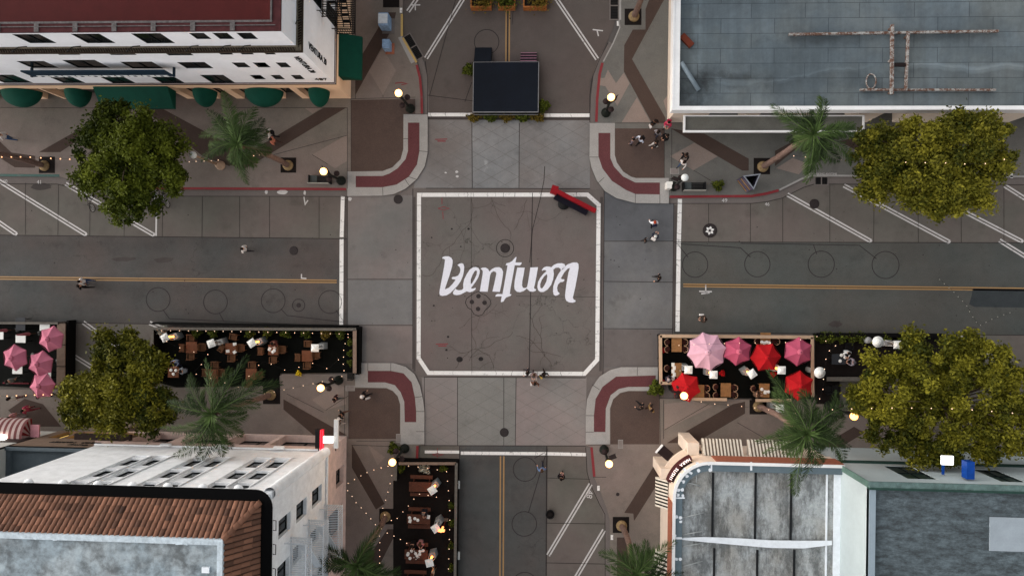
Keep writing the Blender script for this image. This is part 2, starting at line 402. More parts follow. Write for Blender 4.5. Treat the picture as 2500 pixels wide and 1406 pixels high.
struct('yellow_line', b, g_yln)
b = MB()
for p in ([(-120,677),(-10,677.5),(822,686)],[(1668,695.5),(2640,707)],[(1240,20),(1239,150)]): b.ribbon(px(p,.012), .07, .012)
struct('centre_line', b, g_blk)
# saw-cut loops
b = MB()
def ring(cx, cy, r, w=.05):
    P = [G(cx + r*math.cos(t)*1., cy + r*math.sin(t), .008) for t in [2*math.pi*k/40 for k in range(40)]]
    b.ribbon(P, w, .008, closed=True)
for c in ((386,730,29),(526,736,29),(667,733,29),(806,736,28),(1697,645,31),(1849,644,31),(2005,644,32),(2162,646,33),(1280,1277,30),(1281,1425,30),(1282,1144,29),(1188,102,30),(1233,605,21),(729,744,15)): ring(*c)
for p in ([(399,757),(414,777)],[(536,764),(546,783)],[(686,753),(701,769),(838,785)],[(414,777),(838,796)],[(820,756),(840,785)],[(1650,594),(1808,604),(1832,627)],[(1655,596),(1680,627)],[(1808,593),(2098,598),(2140,631)],[(1986,596),(1994,620)],[(1290,1250),(1333,1105)],[(1305,1117),(1330,1103)]):
    b.ribbon(px(p,.008), .05, .008)
q = [(1168,710),(1176,716),(1186,720),(1196,730),(1199,740),(1192,750),(1184,757),(1178,767),(1168,770),(1157,766),(1151,755),(1142,750),(1136,738),(1139,728),(1150,720),(1158,714)]
b.ribbon(px(q,.008), .05, .008, closed=True)
struct('loop_groove', b, g_blk)
# cracks
b = MB(); cr = random.Random(3)
def crack(x, y, a, L, w, br):
    P = [(x, y)]
    for k in range(int(L/9)):
        a += cr.uniform(-.5, .5); x += 9*math.cos(a); y += 9*math.sin(a)
        if not (1030 < x < 1455 and 485 < y < 900): break
        P.append((x, y))
        if br and cr.random() < .16: crack(x, y, a + cr.choice((-1,1))*cr.uniform(.7,1.4), L*.4, w*.7, br-1)
    if len(P) > 1: b.ribbon(px(P,.008), w, .008)
for c in ((1150,480,1.7,330,.03,2),(1200,480,1.7,110,.03,1),(1205,900,-1.5,150,.035,3),(1145,880,-1.4,140,.03,3),(1330,870,-2,120,.035,3),(1370,870,3.4,90,.03,2),(1255,560,-.9,150,.03,2),(1120,800,0,120,.025,3),(1260,820,-.2,190,.03,2),(1430,700,2.9,110,.02,1),(1260,520,-.3,130,.02,1)): crack(*c)
for p0, p1 in (((1023,475),(1434,475)),((1461,500),(1458,877)),((1427,911),(1046,909)),((1022,873),(1023,480)),((837,480),(834,790)),((1660,488),(1654,806)),((1125,1104),(1431,1107)),((1046,279),(1152,279)),((1318,281),(1440,281))):
    L_ = math.hypot(p1[0]-p0[0], p1[1]-p0[1]); s_ = 6.; dx_, dy_ = (p1[0]-p0[0])/L_, (p1[1]-p0[1])/L_
    while s_ < L_ - 4:
        cx_, cy_ = p0[0]+dx_*s_, p0[1]+dy_*s_; j_ = [cr.uniform(-2.5,2.5) for _ in range(3)]
        b.ribbon(px([(cx_-dy_*6+dx_*j_[0], cy_+dx_*6+dy_*j_[0]), (cx_+dx_*j_[1], cy_+dy_*j_[1]), (cx_+dy_*6+dx_*j_[2], cy_-dx_*6+dy_*j_[2])], .013), cr.choice((.012,.018,.026)), .013); s_ += cr.uniform(12, 60)
struct('asphalt_crack', b, M('crack', (72, 64, 61), .9))
b = MB()
for c in [(x, y, r) for x, y, r in ((1122,876,8),(1174,875,6),(1059,745,2.5),(1103,558,2.5),(1125,601,2),(1054,579,2),(1144,558,3),(1090,853,3),(1094,821,3))]:
    b.sheet([G(c[0]+c[2]*math.cos(t), c[1]+c[2]*.85*math.sin(t), .008) for t in [k*.4 for k in range(15)]], .008)
for k in range(260):
    x, y = cr.uniform(0, 2500), cr.uniform(480, 905)
    if 1000 < x < 1500 or cr.random() < .8:
        r = cr.choice((.8,.9,1.,1.2,1.6)); b.sheet([G(x+r*math.cos(t), y+r*cr.uniform(.7,1)*math.sin(t), .012) for t in [k*1.05 for k in range(6)]], .012)
struct('gum_spot', b, g_blk)
b = MB(); 
b.sheet(px([(2375,705),(2500,706),(2640,708),(2640,752),(2380,748),(2366,742),(2372,722)],.008), .008)
struct('asphalt_patch', b, ground('patch', (56, 60, 62)))
b = MB()
b.sheet(px([(293,628),(305,626),(318,628),(330,627),(332,632),(318,635),(300,634)],.008), .008)
b.sheet(px([(375,632),(400,627),(425,629),(418,638),(395,641),(384,640)],.008), .008)
for c in ((300,632,30,5),(2040,790,18,8),(100,455,26,9),(2370,800,18,4)):
    b.sheet([G(c[0]+c[2]*math.cos(t)*cr.uniform(.8,1.1), c[1]+c[3]*math.sin(t)*cr.uniform(.8,1.1), .004) for t in [k*.42 for k in range(15)]], .004)
struct('oil_stain', b, ground('oil', (72, 67, 65)))
# bits of utility marking paint
b = MB()
for x, y, s in ((1083,508,8),):
    b.ribbon(px([(x-14,y),(x,y-4),(x+14,y),(x,y+4),(x-14,y)],.012), .05, .012)
    b.ribbon(px([(x-4,y-26),(x-4,y-10)],.012), .06, .012); b.ribbon(px([(x-2,y+8),(x-1,y+26)],.012), .06, .012)
for x, y in ((1079,840),(1077,341)):
    b.ribbon(px([(x-15,y-1),(x+15,y-2)],.012), .07, .012); b.ribbon(px([(x-9,y+3),(x+11,y+3)],.012), .09, .012)
b.ribbon(px([(1055,1108),(1068,1105),(1082,1108),(1068,1112),(1055,1108)],.012), .06, .012); b.ribbon(px([(1068,1092),(1068,1120)],.012), .04, .012)
b.ribbon(px([(965,203),(980,201),(994,204),(980,207)],PZ+.012), .08, PZ+.012)
struct('survey_mark', b, paint('survey red', (120, 40, 46), .4))
b = MB()
for p in ([(1707,710),(1738,711)],[(1712,716),(1732,714)],[(1723,694),(1723,712)],[(736,668),(736,678),(748,679)],[(1003,12),(1026,12)],[(1014,12),(1014,25)],[(1447,72),(1472,75)],[(1458,75),(1461,88)],[(742,480),(745,498),(752,488)]): b.ribbon(px(p,.012), .09, .012)
struct('survey_mark', b, g_wht2)
# the white bits of over-painting on the gutter and the bay numbers
b = MB()
for c in ((650,468,4,5),(690,468,14,6),(744,470,3,6),(440,472,3,3),(854,485,5,5),(1115,419,4,3),(1116,430,4,3),(1088,421,3,2)):
    b.sheet([G(c[0]+c[2]*math.cos(t)*cr.uniform(.75,1.1), c[1]+c[3]*math.sin(t)*cr.uniform(.75,1.1), .012) for t in [k*.42 for k in range(15)]], .012)
struct('white_overspray', b, g_wht2)
def ground_text(txt, x, y, size, rot, mat, z=.014):
    p = G(x, y, z); me = text_mesh(txt, size, 0.); me.transform(Matrix.Translation(p) @ Matrix.Rotation(rot, 4, 'Z'))
    me.materials.clear(); me.materials.append(mat); o = bpy.data.objects.new('bay_number', me); COL.objects.link(o); return tag(o, kind='structure')
ground_text('49', 1769, 489, .42, 0, g_wht2); ground_text('48', 1439, 1205, .62, R(-100), g_wht2); ground_text('46', 1873, 498, .35, 0, g_wht2)
ground_text('40', 12, 443, .42, 0, g_wht2); ground_text('41', 96, 444, .42, 0, g_wht2)
ground_text('NO PARKING ANYTIME', 2008, 424, .2, 0, g_wht2, PZ+.014)

# ---- pavement patterns
LZ, TZ = PZ + .004, PZ + .008
def pave(name, polys, z, mat):
    b = MB()
    for p in polys: b.sheet(px(p, z), z)
    return struct(name, b, mat)
NWi = [(857,418),(934,417),(958,408),(978,388),(984.6,364),(985,278)]
NEi = [(1501,303),(1501,378),(1506,396),(1521,418),(1541,431),(1553,434),(1611,434)]
SWi = [(867,944),(944,946),(959,953),(971,966),(977,986),(977,1070)]
SEi = [(1489,1083),(1489,996),(1497,973),(1514,958),(1534,953),(1606,953)]
pave('kerb_ramp', [
  NWi[::-1] + [(848,418),(848,478),(935,477),(962,473),(990,460),(1018,436),(1037,405),(1044,372),(1044,279),(1030,279)],
  [(1440,300)] + [(1501,300)] + NEi + [(1633,434),(1633,496),(1551,495),(1505,483),(1477,466),(1457,440),(1444,408),(1439,383)],
  [(867,912),(881,912),(881,885),(961,885),(990,894),(1012,912),(1025,940),(1033,975),(1036,1003),(1036,1083),(977,1083)] + SWi[::-1],
  [(1606,895),(1517,895),(1490,902),(1464,918),(1445,945),(1433,975),(1430,1010),(1430,1083)] + SEi], LZ, g_kerb)
pave('tactile_paving', [
  [(996,299),(1024,299),(1024,368),(1018,401),(998,431),(968,450),(934,456.5),(868.5,456.5),(868.5,429),(934,429),(951,423),(971,410),(990,388),(996,368)],
  [(1461,324),(1461,381),(1471,411),(1494,441),(1528,463),(1551,473),(1611,474),(1611,445),(1551,445),(1521,430),(1499,406),(1490,385),(1490,324)],
  [(898,904),(954,904),(985,910),(1005,932),(1013,969),(1016,1003),(1016,1029),(988,1029),(987,979),(978,956),(964,939),(940,932),(898,932)],
  [(1601,915),(1504,918),(1471,943),(1454,973),(1450,1013),(1450,1053),(1478,1053),(1479,996),(1491,963),(1511,948),(1534,943),(1600,943)]], TZ, g_tact)
pave('dark_paving', [
  [(857,244),(1014,241),(1014,278),(985,278),(984.6,364),(978,388),(958,408),(934,417),(857,418)],
  [(1501,313),(1622,313),(1622,434),(1553,434),(1541,431),(1521,418),(1506,396),(1501,378)],
  [(851,946),(944,946),(959,953),(971,966),(977,986),(977,1070),(851,1070)],
  [(1490,1083),(1610,1083),(1610,953),(1534,953),(1514,958),(1497,973),(1490,996)]], LZ, g_dark)
pave('paving_band', [
  [(791,262),(846,262),(625,396),(590,416),(560,400)], [(348,264),(395,264),(545,345),(600,372),(560,405),(495,381)],
  [(187,319),(230,300),(200,335),(147,371),(95,371)], [(0,345),(28,372),(86,380),(86,409),(36,408),(0,385),(-60,350)],
  [(940,30),(967,30),(960,65),(868,231),(868,160),(925,65)],
  [(1588,-10),(1626,-10),(1543,144),(1625,288),(1625,299),(1591,299),(1523,174),(1524,110),(1545,72),(1576,72),(1576,23)],
  [(1638,313),(1690,322),(1720,326),(1828,387),(1828,416),(1812,416),(1752,381)], [(1892,368),(1940,342),(1958,352),(1892,405)],
  [(2100,330),(2110,345),(2200,395),(2260,420),(2200,425),(2050,345)],
  [(1819,979),(1819,1008),(1697,1080),(1628,1080),(1660,1060),(1790,985)], [(1613,1110),(1613,1167),(1548,1270),(1546,1252),(1524,1250)],
  [(1506,1310),(1532,1310),(1545,1406),(1600,1500),(1506,1406)],
  [(692,973),(847,1061),(767,1062),(692,998)], [(859,1083),(939,1228),(918,1242),(859,1140)], [(946,1290),(961,1290),(961,1310),(915,1400),(870,1400)],
  [(60,972),(105,985),(150,1040),(60,1040),(20,1000)], [(2000,1090),(2085,1040),(2110,1055),(2020,1110)],
  [(390,1000),(440,1020),(330,1060),(300,1050)]], LZ, g_band)
pave('pale_paving', [
  [(934,118),(967,172),(935,231),(901,174)], [(848,328),(848,392),(818,410),(762,377)], [(742,262),(786,262),(763,277)],
  [(1484,170),(1504,203),(1523,177),(1537,203),(1507,258),(1478,210),(1464,208),(1464,190),(1476,190)], [(1555,237),(1588,298),(1518,298)],
  [(1620,245),(1632,230),(1632,290)], [(1636,381),(1695,348),(1752,381),(1693,415)],
  [(1935,385),(1975,400),(1950,425),(1895,410)], [(1860,50),(1880,50),(1870,60)],
  [(897,1083),(940,1115),(922,1135)], [(762,975),(838,925),(845,985),(795,1000)], [(1622,985),(1690,977),(1740,990),(1622,1048)]], LZ, g_light)
b = MB()
for p in ([(934,457),(935,477)],[(998,431),(1018,438)],[(1024,368),(1044,370)],[(984,430),(999,452)],[(996,338),(985,338)],[(1461,383),(1439,383)],[(1475,433),(1460,446)],[(1551,473),(1551,495)],[(1611,474),(1611,496)],[(898,904),(898,885)],[(954,904),(954,885)],[(1013,969),(1031,966)],[(1016,1003),(1036,1003)],[(1016,1052),(1036,1052)],[(1450,1013),(1430,1013)],[(1464,950),(1446,938)],[(1556,915),(1556,895)],[(1450,1053),(1430,1053)],[(857,418),(857,241)],[(848,262),(848,460)],[(665,378),(848,330)],[(762,377),(800,400)],[(550,262),(848,263)],[(857,241),(1014,237)],[(985,278),(1031,278)],[(1501,300),(1632,300)],[(1640,313),(1640,470)],[(1622,313),(1622,434)],
    [(1693,415),(1735,440)],[(1610,953),(1612,1083)],[(1620,975),(1620,1070)],[(1622,1048),(1730,985)],[(1800,1030),(1870,1070)],[(851,946),(851,1070)],[(841,940),(841,1070)],[(700,960),(790,1005)],[(795,1000),(850,965)],[(858,1085),(960,1088)],[(840,1120),(840,1406)],[(870,1075),(965,1075)],
    [(0,262),(348,264)],[(270,330),(190,395)],[(935,231),(935,237)],[(1436,1085),(1490,1084)],[(1448,1163),(1480,1163)],[(1632,0),(1632,290)],[(868,0),(868,240)]): b.ribbon(px(p,LZ+.002), .035, LZ+.002)
struct('paving_joint', b, g_lines)
# painted kerbs (real kerb height: on top of the pavement edge)
ribs('painted_kerb', [([(215,457.5),(380,459),(845,461)],.19),([(1017,158),(1025,188),(1029,230),(1030,277)],.19),([(1471,153),(1464,180),(1458,240),(1456,297)],.19),([(1635,479.5),(1835,478),(1870,472),(1901,464)],.19),([(1019,1087),(1018,1119)],.19),([(1444,1090),(1451,1162)],.19)], TZ, g_red)
ribs('painted_kerb', [([(981,34),(981,88)],.18),([(983,92),(1017,152)],.16)], TZ, g_yel)
ribs('painted_kerb', [([(-120,426),(145,428)],.2)], TZ, g_grn)
ribs('kerb_top', [([(1903,463),(1957,436),(1984,428),(2640,431)],.14),([(1511,48),(1513,67),(1497,105),(1473,150)],.1),([(1514,-20),(1514,48)],.15)], TZ, g_kerb)
pave('kerb_top', [[(972,92),(981,88),(1014,150),(1004,155)]], LZ, g_kerb)
b = MB()
for x, y in ((979,25),(1509,57),(1461,1190),(1494,1310),(2470,428)): b.sheet(px([(x-3,y-6),(x+3,y-6),(x+3,y+6),(x-3,y+6)],TZ), TZ)
struct('kerb_tile', b, g_wht)
# Ventura lettering
S = 5.682
def smooth(P, n=4):
    Q = []; L = len(P)
    for i in range(L):
        p0, p1, p2, p3 = (Vector(P[(i+k) % L]) for k in (-1, 0, 1, 2))
        a1 = (p1-p0); a2 = (p2-p1); sharp = a1.length > 0 and a2.length > 0 and a1.angle(a2) > 1.15
        for j in range(n):
            t = j/n
            Q.append(p1 if j == 0 else .5*((2*p1)+(p2-p0)*t+(2*p0-5*p1+4*p2-p3)*t*t+(3*p1-p0-3*p2+p3)*t**3))
    return Q
LET = [
 [[(340,268),(375,255),(430,255),(465,275),(484,310),(484,345),(475,400),(440,520),(405,620),(375,712),(430,690),(480,640),(525,580),(505,573),(475,568),(470,550),(485,540),(520,538),(560,520),(585,480),(592,435),(580,400),(550,375),(580,355),(615,350),(635,365),(645,400),(640,460),(625,530),(595,600),(550,665),(500,715),(450,765),(400,795),(340,803),(310,795),(300,765),(305,720),(320,640),(345,510),(365,400),(375,330),(378,305),(365,290),(340,285)]],
 [[(525,700),(535,715),(570,725),(610,720),(632,700),(630,640),(645,570),(680,500),(720,440),(765,408),(805,403),(840,415),(860,450),(858,490),(840,545),(805,605),(765,660),(740,690),(748,702),(775,700),(800,690),(806,698),(795,720),(760,742),(720,752),(680,740),(640,760),(590,785),(540,793),(500,785),(487,765),(495,740)],
  [(735,640),(735,580),(755,520),(785,465),(810,448),(822,465),(815,510),(790,565),(755,625)]],
 [[(875,425),(895,412),(940,410),(975,430),(993,465),(1030,430),(1075,408),(1130,405),(1165,425),(1183,465),(1180,520),(1160,640),(1138,748),(1035,742),(1060,640),(1085,520),(1090,490),(1078,470),(1050,462),(1020,480),(1003,520),(985,640),(970,745),(860,742),(880,620),(900,500),(903,460),(890,440),(875,432)]],
 [[(1370,265),(1355,340),(1443,340),(1435,365),(1415,382),(1345,378),(1320,520),(1290,680),(1275,778),(1300,780),(1290,800),(1265,810),(1225,825),(1205,850),(1190,880),(1155,890),(1152,875),(1165,808),(1075,812),(1085,785),(1110,775),(1175,778),(1200,640),(1225,500),(1245,380),(1218,378),(1230,352),(1270,342),(1310,320),(1340,285),(1355,267)]],
 [[(1380,410),(1483,412),(1470,500),(1450,600),(1447,660),(1460,690),(1490,695),(1515,680),(1525,640),(1545,520),(1562,410),(1668,405),(1650,510),(1625,640),(1612,690),(1620,705),(1642,712),(1635,732),(1600,745),(1560,742),(1535,725),(1512,700),(1470,735),(1420,752),(1375,745),(1345,715),(1338,670),(1345,590),(1362,500)]],
 [[(1720,445),(1745,410),(1785,395),(1830,398),(1850,408),(1885,375),(1940,352),(2000,350),(2035,362),(2045,390),(2025,425),(1985,452),(1978,425),(1950,410),(1910,415),(1880,440),(1888,500),(1878,570),(1850,650),(1800,715),(1745,748),(1700,748),(1670,725),(1658,680),(1668,610),(1700,550),(1740,500),(1785,460),(1770,445),(1740,445),(1728,458)],
  [(1700,690),(1698,640),(1720,580),(1755,530),(1790,500),(1797,530),(1785,600),(1755,660),(1725,700)]],
 [[(2045,830),(2043,790),(2060,650),(2090,480),(2112,415),(2080,425),(2030,480),(1985,560),(2000,572),(2030,572),(2035,590),(2015,608),(1975,615),(1945,645),(1932,690),(1940,740),(1970,770),(1945,790),(1910,802),(1885,785),(1875,740),(1880,670),(1905,590),(1950,500),(2010,420),(2080,365),(2150,340),(2205,340),(2228,360),(2232,410),(2215,520),(2185,680),(2160,790),(2150,830),(2165,855),(2190,865),(2185,885),(2150,897),(2100,892),(2060,870)]]]
cu = bpy.data.curves.new('l', 'CURVE'); cu.dimensions = '2D'; cu.fill_mode = 'BOTH'
for gl in LET:
    for P in gl:
        Q = [G(1020 + x/S, 580 + y/S, 0) for x, y in P]; sp = cu.splines.new('POLY'); sp.points.add(len(Q)-1); sp.use_cyclic_u = True
        for k, q in enumerate(Q): sp.points[k].co = (q.x, q.y, 0, 1)
tmp = bpy.data.objects.new('l', cu); COL.objects.link(tmp)
me = bpy.data.meshes.new_from_object(tmp.evaluated_get(bpy.context.evaluated_depsgraph_get())); bpy.data.objects.remove(tmp)
me.transform(Matrix.Translation((0,0,.014))); me.materials.clear(); me.materials.append(g_name)
o = bpy.data.objects.new('road_lettering', me); COL.objects.link(o); tag(o, 'large white painted script word Ventura on the intersection asphalt', 'lettering')
# ---------------------------------------------------------------- buildings
m_white = M('white render', (240, 241, 246), .8, .05, .5)
m_wtrim = M('white trim', (226, 226, 226), .7, .06, 1)
m_peach = M('peach render', (236, 200, 168), .8, .05, .8)
m_black = M('black band', (30, 22, 22), .7)
m_dkred = M('dark red roofing', (66, 20, 20), .85, .10, 1.5)
m_glass = M('dark glass', (16, 22, 24), .12, .2, 2, spec=.6)
m_frame = M('dark window frame', (20, 25, 27), .6)
m_green = M('green canvas', (8, 62, 50), .85, .12, 2)
m_navy = M('navy metal', (18, 40, 56), .6)
m_corn = M('weathered cornice', (96, 84, 74), .9, .45, 6)
m_rail = M('black iron', (24, 22, 22), .6)
m_stone = M('hotel stone', (234, 236, 238), .85, .12, 1.5)
m_stone2 = M('pink stone', (208, 184, 176), .85, .16, 1.5)
m_gutter = M('black gutter', (7, 7, 8), .9, .1, 3, spec=.05)
m_cream = M('cream stucco', (222, 206, 190), .8, .06, 1)
m_brick = M('terracotta fascia', (150, 92, 72), .85, .15, 4)
m_silver = M('white metal', (216, 222, 228), .5, .08, 3)
def facade(mb, o, ux, uy, L, z0, z1, ops, depth, nx, ny):
    """wall skin from o along (ux,uy), with real openings and reveals; (nx,ny) points inwards"""
    us = sorted({0., L} | {v for q in ops for v in q[:2]}); zs = sorted({z0, z1} | {v for q in ops for v in q[2:4]})
    us = [u for u in us if 0 <= u <= L]; zs = [z for z in zs if z0 <= z <= z1]
    P = lambda u, z, d=0.: (o[0] + ux*u + nx*d, o[1] + uy*u + ny*d, z)
    for a, b in zip(us, us[1:]):
        for c, d in zip(zs, zs[1:]):
            mu, mz = (a+b)/2, (c+d)/2
            if not any(q[0] < mu < q[1] and q[2] < mz < q[3] for q in ops):
                mb.quad(P(a,c), P(b,c), P(b,d), P(a,d))
    for q in ops:
        a, b, c, d = q[:4]
        mb.quad(P(a,c), P(a,c,depth), P(b,c,depth), P(b,c)); mb.quad(P(a,d), P(a,d,depth), P(b,d,depth), P(b,d))
        mb.quad(P(a,c), P(a,d), P(a,d,depth), P(a,c,depth)); mb.quad(P(b,c), P(b,d), P(b,d,depth), P(b,c,depth))
    return P
def window(parent, P, q, depth, glassm=m_glass, framem=m_frame, nv=1, nh=1, name='window', lab=None):
    a, b, c, d = q[:4]; g = MB().quad(P(a,c,depth-.02), P(b,c,depth-.02), P(b,d,depth-.02), P(a,d,depth-.02))
    w = g.build(name, glassm, parent)
    if lab: w['label'] = lab
    f = MB(); t = .05
    def bar(a0, b0, c0, d0):
        p = [P(a0,c0,depth-.07), P(b0,c0,depth-.07), P(b0,d0,depth-.07), P(a0,d0,depth-.07)]; r = [P(a0,c0,depth-.021), P(b0,c0,depth-.021), P(b0,d0,depth-.021), P(a0,d0,depth-.021)]
        i = f.add(p + r)
        for k in ((0,1,2,3),(0,4,5,1),(1,5,6,2),(2,6,7,3),(3,7,4,0)): f.face([i+j for j in k])
    bar(a, a+t, c, d); bar(b-t, b, c, d); bar(a+t, b-t, c, c+t); bar(a+t, b-t, d-t, d)
    for k in range(1, nv+1): u = a + (b-a)*k/(nv+1); bar(u-.025, u+.025, c+t, d-t)
    for k in range(1, nh+1): z = c + (d-c)*k/(nh+1); bar(a+t, b-t, z-.02, z+.0201)
    fo = f.build('frame', framem); fo.parent = w
    off = parent.location
    for v in fo.data.vertices: v.co -= Vector(off)
    return w

# ---- white corner hotel with green awnings (north-west)
c0 = G(857.5, 241); XE, YS = c0.x, c0.y
XW, YN = XE - 42, YS + 24
nw = thing('corner_building', 'white four storey building with dark red roof and green awnings', 'building', (XE-12, YS+8, 0))
o_s = (XW, YS); 
def sw_op(bl, br, by, ty, s=2.991, ox=0.):
    A = onY(bl/s+ox, by/s, YS); B_ = onY(br/s+ox, by/s, YS); T = onY(bl/s+ox, ty/s, YS)
    return (A.x - XW, B_.x - XW, A.z, T.z)
ops = [sw_op(*q) for q in ((230,410,315,237),(650,840,315,237),(1080,1275,316,237),(1447,1540,285,238),(1615,1708,285,239),(1787,1880,285,239),
    (25,180,398,366),(440,585,400,366),(820,995,401,366),(1240,1410,404,367),(1620,1700,398,372),(1775,1850,397,372),(1950,2010,397,372),
    (240,425,495,445),(580,800,495,437),(975,1190,500,450),(1370,1555,498,453),(1745,1825,491,456),(1895,1972,491,456),
    (40,240,605,545),(470,620,605,560),(830,985,605,560),(1190,1345,605,560),(1560,1715,606,546),(1870,1937,578,547))]
ops += [sw_op(*q, ox=600.) for q in ((115,177,491,456),(265,327,491,456),(80,140,578,547),(225,282,578,547),(370,427,578,547))]
zb = onY(700, 203.5, YS).z; zc = 11.45
ops = [(a, b, max(c, zb+.25), min(d, 13.6)) for a, b, c, d in ops if d > c]
w = MB(); ops = [(a-.06, b+.06, c, d) for a, b, c, d in ops]
P = facade(w, o_s, 1, 0, XE-XW, zb+.25, 13.75, ops, .07, 0, 1)
for q in ops: window(nw, P, q, .071, nv=1 if q[1]-q[0] > 1.6 else 0, nh=0)
facade(w, (XE, YS), 0, 1, YN-YS, zb+.25, 13.75, [], .1, -1, 0)
w.box((XW, YS+.24, 13.0), (XE-.02, YS+.42, 13.749)); w.box((XW, YS+.01, 13.62), (XE-.02, YS+.24, 13.749)); w.box((XE-.42, YS+.42, 13.0), (XE-.02, YN, 13.749))
w.build('upper_wall', m_white, nw)
gops = [(u-XW-1.1*k, u-XW+1.1*k, .0, 2.7) for u, k in ((G(45,240).x,1.3),(G(250,240).x,1.5),(G(340,240).x,1.5),(G(640,240).x,1.2))] + [(G(x,240).x-XW-.65, G(x,240).x-XW+.65, .0, 2.9) for x in (140,185,440,497,560,720,777)]
gops = [q for q in gops]
w = MB(); P = facade(w, o_s, 1, 0, XE-XW, 0, zb-.1, sorted(gops), .5, 0, 1); facade(w, (XE, YS), 0, 1, YN-YS, 0, zb-.1, [], .1, -1, 0)
w.build('ground_floor_wall', m_peach, nw)
for q in gops: window(nw, P, q, .5, name='shop_window', nv=1, nh=1)
w = MB(); w.box((XW, YS-.06, zb-.1), (XE+.06, YS+.3, zb+.02)); w.box((XE-.3, YS+.3, zb-.1), (XE+.06, YN, zb+.02)); w.box((XW, YS-.03, zb+.17), (XE+.03, YS+.3, zb+.25)); w.box((XE-.3, YS+.3, zb+.17), (XE+.03, YN, zb+.25))
w.build('string_course', m_black, nw)
w = MB(); w.box((XW, YS-.03, zb+.02), (XE+.03, YS+.3, zb+.17)); w.box((XE-.3, YS+.3, zb+.02), (XE+.03, YN, zb+.17)); w.build('string_course', M('pink band', (196,182,182)), nw)
# cornice: stepped ledge with rope mould and leaves of dirt
w = MB()
w.box((XW, YS-.2, zc-.5), (XE+.2, YS-.001, zc-.12)); w.box((XE+.001, YS, zc-.5), (XE+.2, YN, zc-.12))
w.m = 1
w.box((XW, YS-.38, zc-.12), (XE+.38, YS-.001, zc)); w.box((XE+.001, YS, zc-.12), (XE+.38, YN, zc))
w.m = 2
for k in range(int((XE-XW)/.16)): w.cbox((XW+.1+k*.16, YS-.2, zc+.03), (.05, .22, .07), .5)
for k in range(int((YN-YS)/.16)): w.cbox((XE+.2, YS+.1+k*.16, zc+.03), (.22, .05, .07), .5)
w.box((XW, YS-.40, zc), (XE+.40, YS-.33, zc+.08)); w.box((XE+.33, YS-.33, zc), (XE+.40, YN, zc+.08))
w.m = 1; w.box((XW, YS-.1, zc), (XE+.1, YS-.002, zc+.1)); w.box((XE+.002, YS, zc), (XE+.1, YN, zc+.1))
w.build('cornice', [m_white, M('cornice top', (96,88,76), .9, .4, 5), M('cornice rope', (44,34,26), .9, .35, 6)], nw)
w = MB(); w.box((XW, YS+.42, 12.6), (XE-.42, YN, 12.95)); w.build('roof', m_dkred, nw)
w = MB()
w.box((XW, YS+.01, 13.75), (XE-.01, YS+.5, 13.85)); w.box((XE-.5, YS+.5, 13.75), (XE-.01, YN, 13.85)); w.m = 1
for k in range(18): x = XE-2.8-k*2.32; w.box((x-.14, YS+.02, 13.85), (x+.14, YS+.52, 13.9))
w.box((XW, YS+.30, 13.85), (XE-.3, YS+.34, 13.91)); w.box((XW, YS+.5, 13.75), (XE-.5, YS+.62, 13.88)); w.box((XE-.62, YS+.62, 13.75), (XE-.5, YN, 13.88)); w.box((XE-.56, YS+.62, 13.85), (XE-.51, YN, 13.93))
w.build('parapet_cap', [M('parapet red', (66,34,36), .9, .25, 4), M('parapet grey', (88,84,84), .9, .4, 5)], nw)
for x in (12,150,300,448,530,580): 
    p = onY(x, 92, YS); w = MB(); w.tube([(p.x+.3,YS-.05,zc+.3),(p.x+.12,YS-.25,zc+.75),(p.x,YS-.5,zc+.95),(p.x-.1,YS-.55,zc+.9)], .03, 5); w.ball((p.x-.14,YS-.55,zc+.84), .07, 6, 4); w.build('gooseneck_lamp', m_rail, nw)
for y in (1.2, 4.2):
    w = MB(); w.tube([(XE+.05,YS+y,zc+.3),(XE+.3,YS+y,zc+.8),(XE+.55,YS+y,zc+.9)], .03, 5); w.ball((XE+.6,YS+y,zc+.86), .07, 6, 4); w.build('gooseneck_lamp', m_rail, nw)
# wall lettering (running down the wall)
def wall_text(txt, size, mat, org, right, up, parent, name='wall_lettering', ext=.015):
    r = Vector(right).normalized(); u = Vector(up).normalized(); n = r.cross(u)
    return text_obj(name, txt, size, mat, Matrix.Translation(org) @ Matrix((r, u, n)).transposed().to_4x4(), parent, ext)
pa = onY(744, 158, YS-.02)
wall_text('VENTURA 20', .56, m_rail, (pa.x, YS-.03, pa.z), (0,0,-1), (1,0,0), nw)
pb = onX(776, 133, XE+.02)
wall_text('VENTURA 20', .6, m_rail, (XE+.03, pb.y, pb.z), (0,0,-1), (0,1,0), nw)
pc = onY(784, 193.5, YS-.02); wall_text('487', .62, m_rail, (pc.x, YS-.03, pc.z+.02), (1,0,0), (0,0,1), nw)
# awnings
def awning_dome(x0, x1, z1=3.1, z0=2.15, pr=1.15):
    cx, a = (x0+x1)/2, (x1-x0)/2; w = MB(); w.smooth = True; n, m = 16, 7; rows = []
    for i in range(m+1):
        t = i/m*math.pi/2
        rows.append(w.add([(cx - a*math.cos(s)*math.sin(t), YS-.02 - pr*math.sin(s)*math.sin(t), z0 + (z1-z0)*math.cos(t)) for s in [math.pi*j/n for j in range(n+1)]]))
    for i in range(m):
        for j in range(n): w.face((rows[i]+j, rows[i+1]+j, rows[i+1]+j+1, rows[i]+j+1))
    w.smooth = False
    bt = w.add([(cx - a*math.cos(s), YS-.02 - pr*math.sin(s), z0-.2) for s in [math.pi*j/n for j in range(n+1)]])
    for j in range(n): w.face((rows[m]+j, bt+j, bt+j+1, rows[m]+j+1))
    w.build('awning', m_green, nw)
for a, b_ in ((0,94),(157,215),(469,524),(595,687),(751,801)): awning_dome(G(a,235,2.4).x, G(b_,235,2.4).x)
